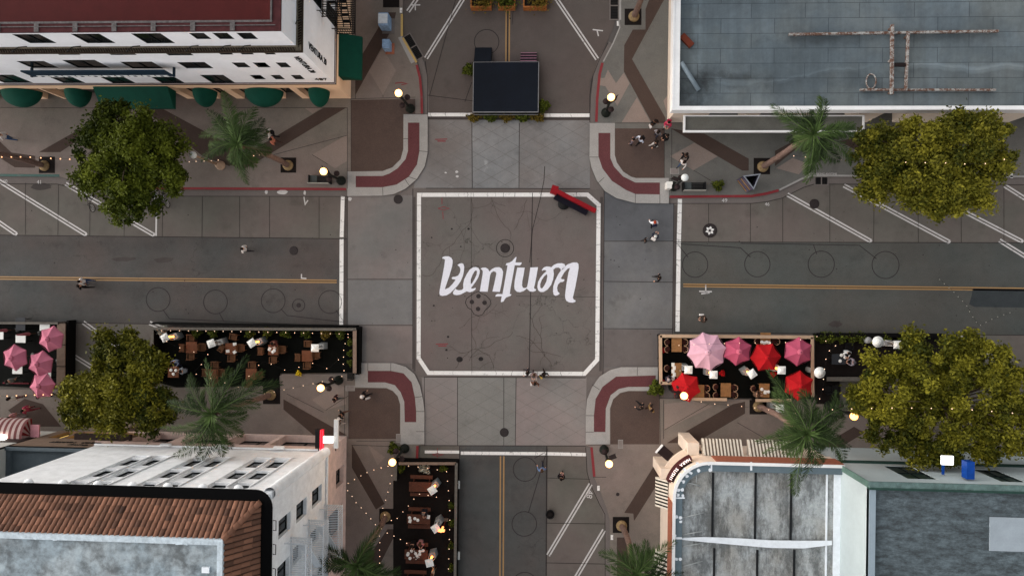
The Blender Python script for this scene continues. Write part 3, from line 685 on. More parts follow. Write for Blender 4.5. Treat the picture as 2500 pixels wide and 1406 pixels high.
def awning_slab(P0, P1, out, z1, z0, mat, name, parent, drop=.25, stripes=0, m2=None):
    w = MB(); ox, oy = out; a, b_ = Vector(P0), Vector(P1); n = max(1, stripes)
    for k in range(n):
        w.m = k % 2 if stripes else 0
        p, q = a.lerp(b_, k/n), a.lerp(b_, (k+1)/n)
        w.quad((p.x,p.y,z1), (q.x,q.y,z1), (q.x+ox,q.y+oy,z0), (p.x+ox,p.y+oy,z0))
        w.quad((p.x+ox,p.y+oy,z0), (q.x+ox,q.y+oy,z0), (q.x+ox,q.y+oy,z0-drop), (p.x+ox,p.y+oy,z0-drop))
        w.quad((p.x,p.y,z1-.06), (q.x,q.y,z1-.06), (q.x+ox,q.y+oy,z0-.06), (p.x+ox,p.y+oy,z0-.06))
    w.m = 0
    for p in (a, b_): w.quad((p.x,p.y,z1), (p.x+ox,p.y+oy,z0), (p.x+ox,p.y+oy,z0-drop), (p.x,p.y,z0-drop))
    return w.build(name, [mat, m2] if m2 else mat, parent)
awning_slab((G(236,240,3).x, YS-.03, 0), (G(425,240,2.5).x, YS-.03, 0), (0,-1.35), 3.45, 2.5, m_green, 'awning', nw)
pe0, pe1 = onX(845, 190, XE), onX(845, 84, XE)
awning_slab((XE+.03, G(860,192,2.6).y, 0), (XE+.03, G(860,88,2.6).y, 0), (1.45,0), 3.3, 2.5, m_green, 'awning', nw)
# navy sign balcony on the south wall
pA, pB = onY(57, 176, YS-.55), onY(419, 182, YS-.55); zs = (onY(57,173,YS-.55).z, onY(57,186,YS-.55).z); zt, zz = max(zs), min(zs)
sgn = MB(); sgn.box((pA.x, YS-.6, zz), (pB.x, YS-.5, zt)); sgn.box((pA.x-.12, YS-.62, zz-.02), (pA.x, YS-.01, zz+.12)); sgn.box((pB.x, YS-.62, zz-.02), (pB.x+.12, YS-.01, zz+.12))
so_ = sgn.build('sign_board', m_navy, nw)
for k in range(10):
    x = pA.x + .45 + k*(pB.x-pA.x-.6)/10; w = MB(); w.box((x, YS-.63, zz+.02), (x+.8, YS-.602, zz+.3)); w.m = 1; w.box((x+.3, YS-.645, zz+.12), (x+.5, YS-.631, zz+.3)); w.build('sign_panel', [m_wtrim, m_navy], nw)
# balcony-like fire escape, top left by the frame edge
def fire_escape(label, X0, sgn_, ys, zs, dep, mat, slat=.16, floor_dark=True, name='fire_escape'):
    t = thing(name, label, 'fire escape', (X0, ys[0], 0)); y0, y1 = ys
    for z in zs:
        w = MB(); X1 = X0 + sgn_*dep; lo, hi = min(X0, X1), max(X0, X1)
        for k in range(int((y1-y0)/slat)): w.box((lo, y0+k*slat, z), (hi, y0+k*slat+.05, z+.04))
        for x in (lo+.02, hi-.05): w.box((x, y0, z-.06), (x+.04, y1, z-.002))
        w.build('landing', mat, t)
        w = MB(); rr = .022; zt = z+1.05
        for zz_ in (z+.08, zt): w.tube([(X0, y0, zz_), (X1, y0, zz_), (X1, y1, zz_), (X0, y1, zz_)], rr*1.4, 5)
        for k in range(int((y1-y0)/.17)+1): w.tube([(X1, y0+k*.17, z), (X1, y0+k*.17, zt)], rr, 4, False)
        for k in range(1, int(dep/.17)+1):
            for y in (y0, y1): w.tube([(X0+sgn_*k*.17, y, z), (X0+sgn_*k*.17, y, zt)], rr, 4, False)
        w.build('railing', mat, t)
    for a, b_ in zip(zs, zs[1:]):
        w = MB(); X1 = X0 + sgn_*(dep-.3); X2 = X0 + sgn_*(dep-.8); n = 11
        for x in (X1, X2): w.tube([(x, y0+.5, a+.05), (x, y1-.4, b_+.02)], .035, 5)
        for k in range(1, n): s = k/n; w.cbox(((X1+X2)/2, y0+.5+(y1-.4-y0-.5)*s, a+(b_-a)*s), (abs(X1-X2), .2, .03))
        w.build('stair', mat, t)
    return t
fe_y = G(850, 82, 4).y; 
fire_escape('black iron fire escape on the east wall of the white building', XE+.02, 1, (fe_y, fe_y+4.6), (3.9, 7.0, 10.9), 1.35, m_rail)
for z, a in ((4.9,.4),(8.0,.4)):
    w = MB(); w.box((XE+.005, fe_y+a, z-.9), (XE+.03, fe_y+a+1.1, z+1.2)); w.build('escape_door', m_glass, nw)

# ---- flat grey-blue roof building (north-east)
k = N('grey blue roofing'); br = k.n('ShaderNodeTexBrick'); br.offset = .43; br.inputs['Scale'].default_value = 1.
br.inputs['Mortar Size'].default_value = .022; br.inputs['Brick Width'].default_value = 3.6; br.inputs['Row Height'].default_value = 1.02
br.inputs['Color1'].default_value = (1,1,1,1); br.inputs['Color2'].default_value = (.86,.88,.88,1); br.inputs['Mortar'].default_value = (.45,.46,.48,1); k.t.links.new(k.tc.outputs['Object'], br.inputs['Vector'])
f = k.math('MULTIPLY', k.ramp(k.noise(.25, 6, .6), .3, .7, .72, 1.22), k.ramp(k.noise(2.5, 6, .7), .3, .7, .88, 1.1))
mp = k.n('ShaderNodeMapping'); mp.inputs['Scale'].default_value = (1.2, .12, 1); k.t.links.new(k.tc.outputs['Object'], mp.inputs[0])
f = k.math('MULTIPLY', f, k.ramp(k.noise(1.2, 4, .6, mp.outputs[0]), .3, .7, .84, 1.14)); f = k.math('MULTIPLY', f, k.ramp(k.noise(30, 2), .3, .7, .93, 1.07))
base = k.mix(k.ramp(k.noise(.16, 4), .42, .62, 0, 1), lin((84,95,102)), lin((95,102,104)))
geo_ = k.n('ShaderNodeNewGeometry')
def blob(cx, cy, rx, ry, soft=.5):
    sub_ = k.n('ShaderNodeVectorMath', operation='SUBTRACT'); k.t.links.new(geo_.outputs['Position'], sub_.inputs[0]); sub_.inputs[1].default_value = (cx, cy, 0)
    ml = k.n('ShaderNodeVectorMath', operation='MULTIPLY'); k.t.links.new(sub_.outputs[0], ml.inputs[0]); ml.inputs[1].default_value = (1/rx, 1/ry, 0)
    ln = k.n('ShaderNodeVectorMath', operation='LENGTH'); k.t.links.new(ml.outputs[0], ln.inputs[0])
    d = k.math('ADD', ln.outputs['Value'], k.ramp(k.noise(.9, 6, .65), .3, .7, -.5, .5)); return k.ramp(d, 1-soft, 1, 1, 0)
def line(x0, y0, x1, y1, wd_, amp=.5):
    sx = k.n('ShaderNodeSeparateXYZ'); k.t.links.new(geo_.outputs['Position'], sx.inputs[0]); sl = (y1-y0)/(x1-x0)
    yy = k.math('ADD', k.math('MULTIPLY', k.math('SUBTRACT', sx.outputs[0], x0), sl), y0)
    mpx = k.n('ShaderNodeMapping'); mpx.inputs['Scale'].default_value = (.12, .02, 0); k.t.links.new(k.tc.outputs['Object'], mpx.inputs[0])
    d = k.math('SUBTRACT', k.math('SUBTRACT', sx.outputs[1], yy), k.ramp(k.noise(1, 5, .6, mpx.outputs[0]), .3, .7, -amp, amp))
    inx = k.math('MULTIPLY', k.ramp(sx.outputs[0], x0, x0+1.5), k.ramp(sx.outputs[0], x1-2, x1, 1, 0))
    return k.math('MULTIPLY', k.ramp(k.math('ABSOLUTE', d, 0), wd_*.4, wd_, 1, 0), inx), k.math('MULTIPLY', k.ramp(d, -1.2, 0., 0, 1), k.math('MULTIPLY', k.math('LESS_THAN', d, 0), inx))
zr_ = 4.55; g1, g2, g3, g4 = G(1690,218,zr_), G(1780,196,zr_), G(2100,210,zr_), G(2300,80,zr_)
for q in ((g1.x,g1.y,1.6,1.5,.45), (g2.x,g2.y,3.2,.7,.5), (G(1735,180,zr_).x,G(1735,180,zr_).y,1.4,1.,.4), (g3.x,g3.y,2.6,.9,.25), (G(2000,95,zr_).x,G(2000,95,zr_).y,4.5,.5,.35), (G(2300,90,zr_).x,G(2300,90,zr_).y,4.5,.5,.3), (G(1660,240,zr_).x,G(1660,240,zr_).y,2.4,.8,.3)):
    f = k.math('MULTIPLY', f, k.math('SUBTRACT', 1, k.math('MULTIPLY', blob(*q[:4], .8), q[4])))
l1, w1 = line(G(1800,208,zr_).x, G(1800,208,zr_).y, G(2160,160,zr_).x, G(2160,160,zr_).y, .22); l2, w2 = line(G(2150,160,zr_).x, G(2150,160,zr_).y, G(2560,176,zr_).x, G(2560,176,zr_).y, .3)
l3, _w = line(G(1715,190,zr_).x, G(1715,190,zr_).y, G(1880,205,zr_).x, G(1880,205,zr_).y, .3, .3)
f = k.math('ADD', f, k.math('MULTIPLY', k.math('MAXIMUM', k.math('MULTIPLY', l1, .4), k.math('MAXIMUM', l2, l3)), .45)); f = k.math('MULTIPLY', f, k.math('SUBTRACT', 1, k.math('MULTIPLY', k.math('MAXIMUM', w1, w2), .22)))
sx = k.n('ShaderNodeSeparateXYZ'); k.t.links.new(geo_.outputs['Position'], sx.inputs[0]); gx_ = G(1700,100,zr_).x
f = k.math('MULTIPLY', f, k.math('ADD', 1, k.math('MULTIPLY', k.math('MULTIPLY', k.ramp(k.math('ABSOLUTE', k.math('SUBTRACT', sx.outputs[0], gx_), 0), .2, .5, 1, 0), k.ramp(k.noise(1.1, 5), .4, .6)), .35)))
m_neroof = k.out(k.scale_rgb(k.mix(1., base, br.outputs['Color'], 'MULTIPLY'), f), .85)
ZN = 5.0; a_ = G(1628, 299); nx0, ny0 = a_.x, a_.y; nx1, ny1 = nx0+36, ny0+20
ne = thing('flat_roof_building', 'low white walled shop building with wide grey blue flat roof', 'building', (nx0+10, ny0+6, 0))
cap = .42; inner_y = G(2000, 258, ZN).y; inner_x = G(1660, 150, ZN).x
w = MB(); dops = []
for x0_, x1_ in ((1712,1800),(1830,1900),(1950,2060),(2114,2176),(2325,2397),(2460,2520)): dops.append((G(x0_,290).x-nx0, G(x1_,290).x-nx0, .001, 3.3))
P = facade(w, (nx0, ny0), 1, 0, nx1-nx0, 0, ZN-.9, dops, 1.2, 0, 1); facade(w, (nx0, ny0), 0, 1, ny1-ny0, 0, ZN-.9, [], .2, 1, 0)
w.build('wall', m_cream, ne)
for q in dops: window(ne, P, q, 1.2, name='shop_window', nv=1, nh=0)
w = MB()
oy = G(1900, 274, ZN-.7).y; ox = G(1638.5, 100, ZN-.7).x
w.box((ox, oy, ZN-.9), (nx1, inner_y, ZN)); w.box((ox, inner_y, ZN-.9), (inner_x, ny1, ZN)); w.m = 1
w.box((ox-.02, oy-.02, ZN-.25), (nx1, oy+.1, ZN+.04)); w.box((ox-.02, oy+.1, ZN-.25), (ox+.1, ny1, ZN+.04))
w.build('parapet', [m_wtrim, m_wtrim], ne)
w = MB(); w.box((inner_x, inner_y, ZN-.9), (nx1, ny1, ZN-.45)); w.build('roof', m_neroof, ne)
RZ = ZN-.446
rust = N('rusty white'); mrust = rust.out(rust.mix(rust.ramp(rust.noise(3., 7, .8), .43, .53, 0, 1), lin((150,150,147)), lin((88,58,44))), .85); MATS['rusty white'] = mrust
def rbox(x0, y0, x1, y1, w_, name='roof_frame_beam', lab=None, h=.18, mat=mrust, z=RZ+.22, leg=True):
    a, b_ = G(x0, y0, z), G(x1, y1, z); L = (b_-a).length; ang = math.atan2(b_.y-a.y, b_.x-a.x); c = (a+b_)/2
    w = MB(); w.cbox((c.x, c.y, z), (L, w_, h), ang)
    if leg:
        for t in (.04, .5, .96): p = a.lerp(b_, t); w.cbox((p.x, p.y, (RZ+z-h/2)/2), (.12, .12, z-h/2-RZ-.001), ang)
    return w
fr = thing('roof_frame', 'rusty white H shaped steel sign frame lying on the grey blue roof', 'steel frame', G(2178, 150, RZ))
rbox(1926,84,2437,76,.15).build('beam', mrust, fr); rbox(2100,219,2430,219.5,.14).build('beam', mrust, fr); rbox(2178,60,2177,230,.19, z=RZ+.43).build('beam', mrust, fr); rbox(2217,82,2211,221,.14, z=RZ+.43).build('beam', mrust, fr)
rbox(2184,158,2210,158,.22,mat=m_black, leg=False, z=RZ+.4).build('crosspiece', m_black, fr)
w = MB(); c_ = G(2127, 198, RZ+.1); w.tube([(c_.x+.32*math.cos(t), c_.y+.5*math.sin(t), RZ+.09+.01*math.sin(t*3)) for t in [k*.35 for k in range(19)]], .05, 6); tag(w.build('cable_loop', mrust), 'loop of pale cable lying on the grey blue roof', 'cable')
w = rbox(1664,86,1689,112,.42, h=.22, mat=m_brick, leg=False, z=RZ+.13); tag(w.build('roof_box', M('rust brown', (96,44,30))), 'small rust brown box lying on the grey blue roof', 'box')
a, b_ = G(1663,152,RZ+.3), G(1706,220,RZ+.14); w = MB(); w.tube([a, b_], .16, 10); tag(w.build('roof_duct', M('blue grey duct', (112,124,132), .5)), 'blue grey round duct pipe lying across roof corner', 'duct')
cy0, cy1 = G(1900,281,3.2).y, G(1900,323,3.2).y; cx0, cx1 = G(1668,300,3.2).x, G(2110,300,3.2).x
w = MB(); w.box((cx0, cy1, 3.0), (cx1, cy0, 3.12)); w.m = 1
w.box((cx0, cy1, 3.12), (cx1, cy1+.14, 3.26)); w.box((cx0, cy1+.14, 3.12), (cx0+.14, cy0, 3.26)); w.box((cx0+.14, cy0-.06, 3.12), (cx1, cy0, 3.26)); w.box((cx1-.1, cy1+.14, 3.12), (cx1, cy0-.06, 3.26))
w.build('canopy', [M('canopy top', (96,95,90), .9, .14, 1), m_wtrim], ne)

# ---- tile roofed hotel (south-west)
ZE = 14.8; h0 = G(846, 1064); HX, HY = h0.x, h0.y; HW = G(332, 1064).x; HS = HY - 24
hot = thing('hotel_building', 'pale stone corner hotel with clay tile roof and arched windows', 'building', (HX-6, HY-6, 0))
ZL = 4.8; RAD = .9
def north_op(xl, xr, ty, by, s=2.991):
    A = onY(xl/s, 936+ty/s, HY); B_ = onY(xr/s, 936+ty/s, HY); Z0 = onY(xl/s, 936+by/s, HY).z
    return (HX - B_.x, HX - A.x, Z0, A.z)
nop = [north_op(*q) for q in ((870,985,577,527),(1035,1140,578,528),(670,800,658,605),(845,965,660,607),(440,575,746,694),(620,750,748,696),
    (1340,1450,584,534),(1495,1600,587,537),(1160,1290,666,612),(1325,1450,668,614),(965,1095,754,700),(1140,1265,756,702),
    (1800,1910,592,542),(1950,2060,594,544),(1655,1780,674,620),(1815,1935,676,622),(1480,1612,761,706),(1655,1785,763,708))]
cols = [(0,2,4),(1,3,5),(6,8,10),(7,9,11),(12,14,16),(13,15,17)]; couter, cinner = [], []
for cc in cols:
    u0 = sum(nop[i][0] for i in cc)/3; u1 = sum(nop[i][1] for i in cc)/3
    couter.append((u0-.05, u1+.16, nop[cc[0]][2]-.35, min(nop[cc[2]][3], ZE-.55)))
    for i in cc: cinner.append((u0, u1+.1, nop[i][2]+.1, min(nop[i][3], ZE-.6)-.05))
w = MB(); P = facade(w, (HX, HY), -1, 0, HX-HW, ZL, ZE-.1, couter, .16, 0, -1)
PN = facade(w, (HX, HY-.16), -1, 0, HX-HW, ZL+1, ZE-.2, cinner, .12, 0, -1)
w.build('north_wall', m_stone, hot)
for q in cinner: window(hot, PN, q, .12, nv=0, nh=0)
for q in couter:          # arched heads and sills of the tall recesses
    w = MB(); um, hw = (q[0]+q[1])/2, (q[1]-q[0])/2
    for s_ in (-1, 1):
        arcq = [P(um + s_*hw*math.cos(t), q[3]-.42+.42*math.sin(t), .02) for t in [R(90)*j/6 for j in range(7)]] + [P(um, q[3]+.01, .02), P(um+s_*hw, q[3]+.01, .02)]
        w.quad(*arcq)
    for d0 in (-.07,):
        w.quad(P(q[0]-.1,q[2],d0), P(q[0],q[2],d0), P(q[0],q[3]-.3,d0), P(q[0]-.1,q[3]-.3,d0)); w.quad(P(q[0],q[2],d0), P(q[0],q[2],0), P(q[0],q[3]-.3,0), P(q[0],q[3]-.3,d0))
    w.build('bay_trim', m_stone, hot)
sills = MB()
for q in cinner:
    w = MB(); A_, B_ = PN(q[0]-.02, q[2]-.1, -.12), PN(q[1]+.02, q[2], -.001); w.box((min(A_[0],B_[0]), min(A_[1],B_[1]), q[2]-.1), (max(A_[0],B_[0]), max(A_[1],B_[1]), q[2]-.002)); w.build('sill', m_stone, hot)
def east_op(p1, p2, p3, s=2.991):   # p1 top/north corner, p2 bottom/north corner, p3 top/south corner (crop pixels)
    f_ = lambda p: onX(600+p[0]/s, 936+p[1]/s, HX)
    A, B_, C_ = f_(p1), f_(p2), f_(p3); return (HY - A.y, HY - C_.y, min(B_.z, A.z-.4), A.z)
eop = [east_op((485,785),(555,735),(485,912)), east_op((370,885),(445,825),(370,1018)), east_op((240,1000),(328,930),(240,1135)), east_op((230,1345),(318,1270),(228,1500)),
       east_op((345,1205),(410,1150),(345,1330)), east_op((470,1095),(535,1035),(470,1200))]
eop = [(min(a,b_), max(a,b_), max(c, ZL+.3), d) for a, b_, c, d in eop]
w = MB(); PE = facade(w, (HX, HY), 0, -1, HY-HS, ZL, ZE-.1, eop, .3, -1, 0); w.build('east_wall', m_stone, hot)
for q in eop: window(hot, PE, q, .3, nv=1, nh=0)
g1 = east_op((655,640),(712,590),(655,770)); g2 = east_op((600,975),(700,885),(600,1180)); gg = [(min(q[0],q[1]), max(q[0],q[1]), max(q[2],.5), min(q[3], ZL-.4)) for q in (g1, g2)]
w = MB(); PG = facade(w, (HX+.05, HY+.05), 0, -1, HY-HS, 0, ZL, gg, .4, -1, 0)
nog = [(HX-G(x,1064).x, HX-G(x,1064).x+wd_, .3, 3.6) for x, wd_ in ((806,3.4),(690,3.2),(600,3.4),(470,3.3),(395,3))]
nog = [q for q in nog if q[0] > 0]
PGN = facade(w, (HX+.05, HY+.05), -1, 0, HX-HW, 0, ZL, nog, .6, 0, -1)
w.build('ground_floor_wall', m_stone2, hot)
for q in gg: window(hot, PG, q, .4, name='shop_window', nv=1, nh=1)
for q in nog: window(hot, PGN, q, .6, name='shop_window', nv=1, nh=0)
w = MB(); w.box((HW, HY+.05, ZL-.02), (HX+.16, HY+.16, ZL+.14)); w.box((HX+.05, HS, ZL-.02), (HX+.16, HY+.05, ZL+.14)); w.box((HX-.5, HY-.5, ZL-.03), (HX+.05, HY+.05, ZL+.13))
w.box((HW, HY-.002, ZE-.7), (HX+.1, HY+.1, ZE-.3)); w.box((HX-.002, HS, ZE-.7), (HX+.1, HY, ZE-.3))
w.build('string_course', m_stone, hot)
w = MB(); w.smooth = True
for k_ in range(3):
    r = .26; w.tube([(HX+.0-.02*k_, HY+.0-.02*k_, ZL+.12), (HX-.0, HY-.0, ZE-.3)], .34, 12, False); break
w.build('rounded_corner', m_stone, hot)
for x in (386, 532, 680):
    p = onY(x, 1094, HY+.2); w = MB()
    for k_ in range(6): w.ball((p.x-.28+k_*.11, HY+.26, ZL+.3), .12, 8, 5, 2.0)
    w.build('scroll_ornament', m_stone, hot)
for k_ in range(8):
    x = HX-1.9-k_*2.05; w = MB(); w.ball((x, HY+.08, ZE-.55), .3, 10, 6, .7); w.build('eave_ornament', m_stone, hot)
for k_ in range(9):
    y = HY-1.6-k_*1.35; w = MB(); w.tube([(HX+.1,y,ZE-.6),(HX+.28,y,ZE-.55),(HX+.28,y-.55,ZE-.55),(HX+.1,y-.55,ZE-.6)], .025, 5); w.build('eave_bracket', m_rail, hot)
ov = .27; gx, gy = HX+ov, HY+ov; GWd = .62
w = MB()
arc = [(gx-1.0+1.0*math.cos(t), gy-1.0+1.0*math.sin(t)) for t in [R(90)*k_/8 for k_ in range(9)]]
w.prism([(HW-18, gy)] + arc[::-1] + [(gx, HS), (gx-GWd-.6, HS), (gx-GWd-.6, gy-GWd-.6), (HW-18, gy-GWd-.6)], ZE-.1, ZE)
w.build('gutter', m_gutter, hot)
# clay tiles: barrel rows on two slopes
TX, TY = gx-GWd, gy-GWd; run_y = TY - G(300, 1305, 16.4).y; run_x = TX - G(547, 1350, 16.4).x; ZR = 16.4
tm = leafmat('clay tile', (54,42,38), (146,104,84)); 
w = MB(); tr = random.Random(4)
def tile(a, b_, axis, r):   # half barrel from a (eave end) to b_
    a, b_ = Vector(a), Vector(b_); n = 6; A = []; Bv = []
    for k_ in range(n+1):
        t = math.pi*k_/n; o_ = Vector(axis)*math.cos(t)*r + Vector((0,0,1))*math.sin(t)*r
        A.append(a+o_*1.06+Vector((0,0,.03))); Bv.append(b_+o_*.94)
    i = w.add(A+Bv); w.smooth = True
    for k_ in range(n): w.face((i+k_, i+k_+1, i+n+2+k_, i+n+1+k_))
    w.smooth = False; c = w.add([a+Vector((0,0,.02))]); 
    for k_ in range(n): w.face((i+k_, c, i+k_+1))
sp = .31
for j in range(int(32/sp)):
    x = TX - sp*(j+.5)
    full = 5; off = tr.uniform(-.3, .3)
    for c in range(full):
        s0, s1 = (c)/full, (c+1.05)/full
        lim = (TX - x)/run_x          # the hip cuts the rows short at the corner
        s0j = max(0, s0+off/full*.6 if c else 0); s1j = min(1, s1+off/full*.6 if c < full-1 else 1)
        if s0j > lim: continue
        s1j = min(s1j, lim)
        w.r = min(1, max(.01, tr.gauss(.55, .17))); tile((x, TY-run_y*s0j, ZE-.05+(ZR-ZE)*s0j), (x, TY-run_y*s1j, ZE-.05+(ZR-ZE)*s1j), (1,0,0), .125)
for j in range(int(20/.31)):
    y = TY - .31*(j+.5); off = tr.uniform(-.3, .3)
    for c in range(4):
        s0, s1 = c/4, (c+1.05)/4; lim = (TY-y)/run_y
        s0j = max(0, s0+off/4*.6 if c else 0); s1j = min(1, s1+off/4*.6 if c < 3 else 1)
        if s0j > lim: continue
        s1j = min(s1j, lim); w.r = min(1, max(.01, tr.gauss(.58, .16)))
        tile((TX-run_x*s0j, y, ZE-.05+(ZR-ZE)*s0j), (TX-run_x*s1j, y, ZE-.05+(ZR-ZE)*s1j), (0,1,0), .125)
for c in range(7):
    s0, s1 = c/7, (c+1.1)/7; w.r = tr.uniform(.5,.9); d = Vector((run_x, -run_y, 0)).normalized()
    tile((TX-run_x*s0, TY-run_y*s0, ZE+.06+(ZR-ZE)*s0), (TX-run_x*min(1,s1), TY-run_y*min(1,s1), ZE+.06+(ZR-ZE)*min(1,s1)), (run_y/2.2, run_x/2.2, 0) if 0 else (-.62,.78,0), .15)
w.r = .12; w.quad((HW-18,TY,ZE-.06),(TX,TY,ZE-.06),(TX-run_x,TY-run_y,ZR-.06),(HW-18,TY-run_y,ZR-.06)); w.quad((TX,TY,ZE-.06),(TX,HS,ZE-.06),(TX-run_x,HS,ZR-.06),(TX-run_x,TY-run_y,ZR-.06))  # backing sheet coloured dark to paint in the shadow between the barrels
w.build('tile_roof', tm, hot)
k = N('mottled membrane'); f = k.math('MULTIPLY', k.ramp(k.noise(.85, 8, .7), .40, .60, .34, 1.2), k.ramp(k.noise(3.5, 6, .7), .3, .7, .8, 1.15)); 
m_memb = k.out(k.scale_rgb(k.mix(k.ramp(k.noise(.5,3), .4, .6), lin((124,138,146)), lin((140,150,155))), f), .7)
FX, FY = TX-run_x, TY-run_y
w = MB(); w.box((HW-18, HS, ZR-.2), (FX, FY, ZR)); w.build('flat_roof', m_memb, hot)
w = MB(); w.box((HW-18, FY-.3, ZR+.001), (FX, FY, ZR+.18)); w.box((FX-.3, HS, ZR+.001), (FX, FY-.3, ZR+.18)); 
for k_ in range(70): w.cbox((FX-.2-k_*.36, FY-tr.uniform(.02,.3), ZR+.18), (tr.uniform(.1,.4), tr.uniform(.05,.16), .02), tr.uniform(-.2,.2))
w.build('roof_kerb', M('silver coating', (178,190,198), .6, .22, 3), hot)
w = MB(); p = G(504, 1388, ZR); w.box((p.x-.2,p.y-.15,ZR+.001), (p.x+.2,p.y+.15,ZR+.12)); w.build('roof_vent', m_silver, hot)
fy = G(700, 1280, 6).y
fe2y = HY - (HY - onX(800, 1290, HX+.9).y)
yA = onX(790, 1268, HX+1).y
fire_escape('white railed fire escape stair on the hotel east wall', HX+.02, 1, (yA-3.6, yA), (5.1, 8.2, 11.3), 1.3, m_silver, slat=.12)
# ---- neighbours to the west of the hotel
ZG = 5.6; g0 = G(150, 1048); GX0 = g0.x; GY = G(200, 1050).y
wb = thing('low_shop_building', 'low brown fronted shop with yellow lit windows and flat grey roof', 'building', (GX0+6, GY-5, 0))
lit = glow('warm lit interior', (220, 176, 84), .75); lits = glow('lit sign', (255,250,240), 3.)
so2 = [(q0-GX0, q1-GX0, .4, 2.6) for q0, q1 in ((G(175,1050).x, G(205,1050).x), (G(215,1050).x, G(300,1050).x), (G(312,1050).x, G(345,1050).x))]
w = MB(); P = facade(w, (GX0, GY), 1, 0, HW-GX0-.02, 0, ZG-.05, so2, .3, 0, -1); w.build('wall', M('brown facade', (120,102,88), .85, .1, 1), wb)
for q in so2: window(wb, P, q, .3, glassm=lit, nv=2, nh=0, name='shop_window')
w = MB(); w.box((GX0, HS, 4.9), (HW-.02, GY-.01, 5.2)); w.box((GX0, GY-.25, 5.2), (HW-.02, GY, ZG)); w.box((GX0, HS, 5.2), (GX0+.2, GY-.25, ZG-.1)); w.build('roof', M('grey coated roof', (92,102,108), .75, .14, .8), wb)
w = MB(); a, b_ = onY(137,1069,GY+.5), onY(281,1072,GY+.5); w.box((a.x, GY+.01, 2.75), (b_.x, GY+.45, 3.0)); w.build('shop_canopy', M('dark canopy', (42,30,27)), wb)
a = onY(190, 1080, GY+.02)
wall_text('HARBOR   MARKET', .5, m_rail, (a.x, GY+.03, 3.9), (-1,0,0), (0,0,1), wb); wall_text('Corner', .5, m_rail, (a.x+.4, GY+.03, 4.6), (-1,0,0), (0,0,1), wb)
tb = thing('white_shop_building', 'tall pale shop building with red striped awning at the left edge', 'building', (GX0-6, GY-4, 0))
w = MB(); TYb = G(100, 1050).y; w.box((GX0-12, HS, 0), (GX0-.02, TYb, 9.2)); w.build('wall', M('pale wall', (196,196,190), .85, .06, 1), tb)
w = MB(); w.tube([(GX0-.02, TYb+.04, 2.6), (GX0-.02, TYb+.04, 9.0)], .07, 6); w.build('drain_pipe', m_rail, tb)
w = MB(); w.box((GX0-12, TYb+.01, 2.5), (GX0-.3, TYb+.06, 4.0)); w.build('fascia', M('dark shop front', (48,34,32)), tb)
w = MB(); rA = m_s = None
xa, xb = GX0-8, G(58, 1045, 3).x; n = 34
for k_ in range(n):
    w.m = k_ % 2; x0_, x1_ = xa+(xb-xa)*k_/n, xa+(xb-xa)*(k_+1)/n
    for j in range(8):
        t0, t1 = R(90)*j/8, R(90)*(j+1)/8; f_ = lambda t: (TYb+.07+1.35*math.sin(t), 2.2+1.0*math.cos(t))
        (ya_, za_), (yb_, zb_) = f_(t0), f_(t1); w.smooth = True; w.quad((x0_,ya_,za_),(x1_,ya_,za_),(x1_,yb_,zb_),(x0_,yb_,zb_)); w.smooth = False
for j in range(8):
    w.m = 2 if j % 2 else 0; t0, t1 = R(90)*j/8, R(90)*(j+1)/8; (ya_, za_), (yb_, zb_) = f_(t0), f_(t1); w.quad((xb,TYb+.07,2.2),(xb,ya_,za_),(xb,yb_,zb_))
w.build('awning', [M('pale stripe', (170,150,146), .9), M('faded red stripe', (104,62,62), .9), M('red stripe', (120,34,36), .9)], tb)
w = MB(); w.box((xb+.1, TYb+.07, 2.4), (xb+.8, TYb+1.0, 2.5)); w.build('pink_sign', M('pink panel', (200,140,148), .7), tb)
w = MB(); w.ball(G(4, 1068, 3.4), .3, 10, 8); w.build('globe_light', lits, tb)

# ---- rounded corner shop (south-east)
ZS = 5.6
def K(x, y, z=ZS): return G(x, y, z)
cx_, cy_ = K(1734, 1216).x, K(1734, 1216).y; rr = K(1734,1216).x - K(1643.5,1216).x
xe = G(2062, 1135, ZS).x; yb = cy_ - 20
arcp = lambda r, n=18: [(cx_ - r*math.cos(t), cy_ + r*math.sin(t)) for t in [R(90)*k_/n for k_ in range(n+1)]]
def outline(d): r = rr - d; return [(cx_-r, yb)] + arcp(r) + [(xe, cy_+r)]
se = thing('corner_shop_building', 'grey roofed corner shop with rounded cream corner and striped awnings', 'building', (cx_+3, cy_-4, 0))
def band(mb, d0, d1, z0, z1, top=True):
    A, B_ = outline(d0), outline(d1)
    for (a, a2), (b1, b2) in zip(zip(A, A[1:]), zip(B_, B_[1:])):
        mb.quad((*a,z0),(*a2,z0),(*a2,z1),(*a,z1)); mb.quad((*b1,z0),(*b2,z0),(*b2,z1),(*b1,z1))
        if top: mb.quad((*a,z1),(*a2,z1),(*b2,z1),(*b1,z1))
w = MB(); band(w, 0, .12, 3.2, ZS); w.build('wall', m_cream, se)
w = MB()
A = outline(-.03); arcs = A[1:20]
i0 = [(A[0], (A[1][0], A[1][1]-2.2)), ((A[19][0]+2.2, A[19][1]), A[-1])]
w.box((A[0][0]-.05, yb, 4.1), (A[0][0]+.02, cy_-.4, ZS-.12)); w.box((cx_+.4, A[-1][1]-.02, 4.1), (xe, A[-1][1]+.05, ZS-.12)); w.build('fascia', m_brick, se)
w = MB(); band(w, -.04, .16, ZS, ZS+.08); w.build('coping', m_wtrim, se)
w = MB(); band(w, .16, .62, ZS-.35, ZS-.02); w.build('gutter_walk', M('blue grey membrane', (92,106,114), .8, .08, 2), se)
k = N('stained grey roof'); mp = k.n('ShaderNodeMapping'); mp.inputs['Scale'].default_value = (1.3, .45, 1); k.t.links.new(k.tc.outputs['Object'], mp.inputs[0])
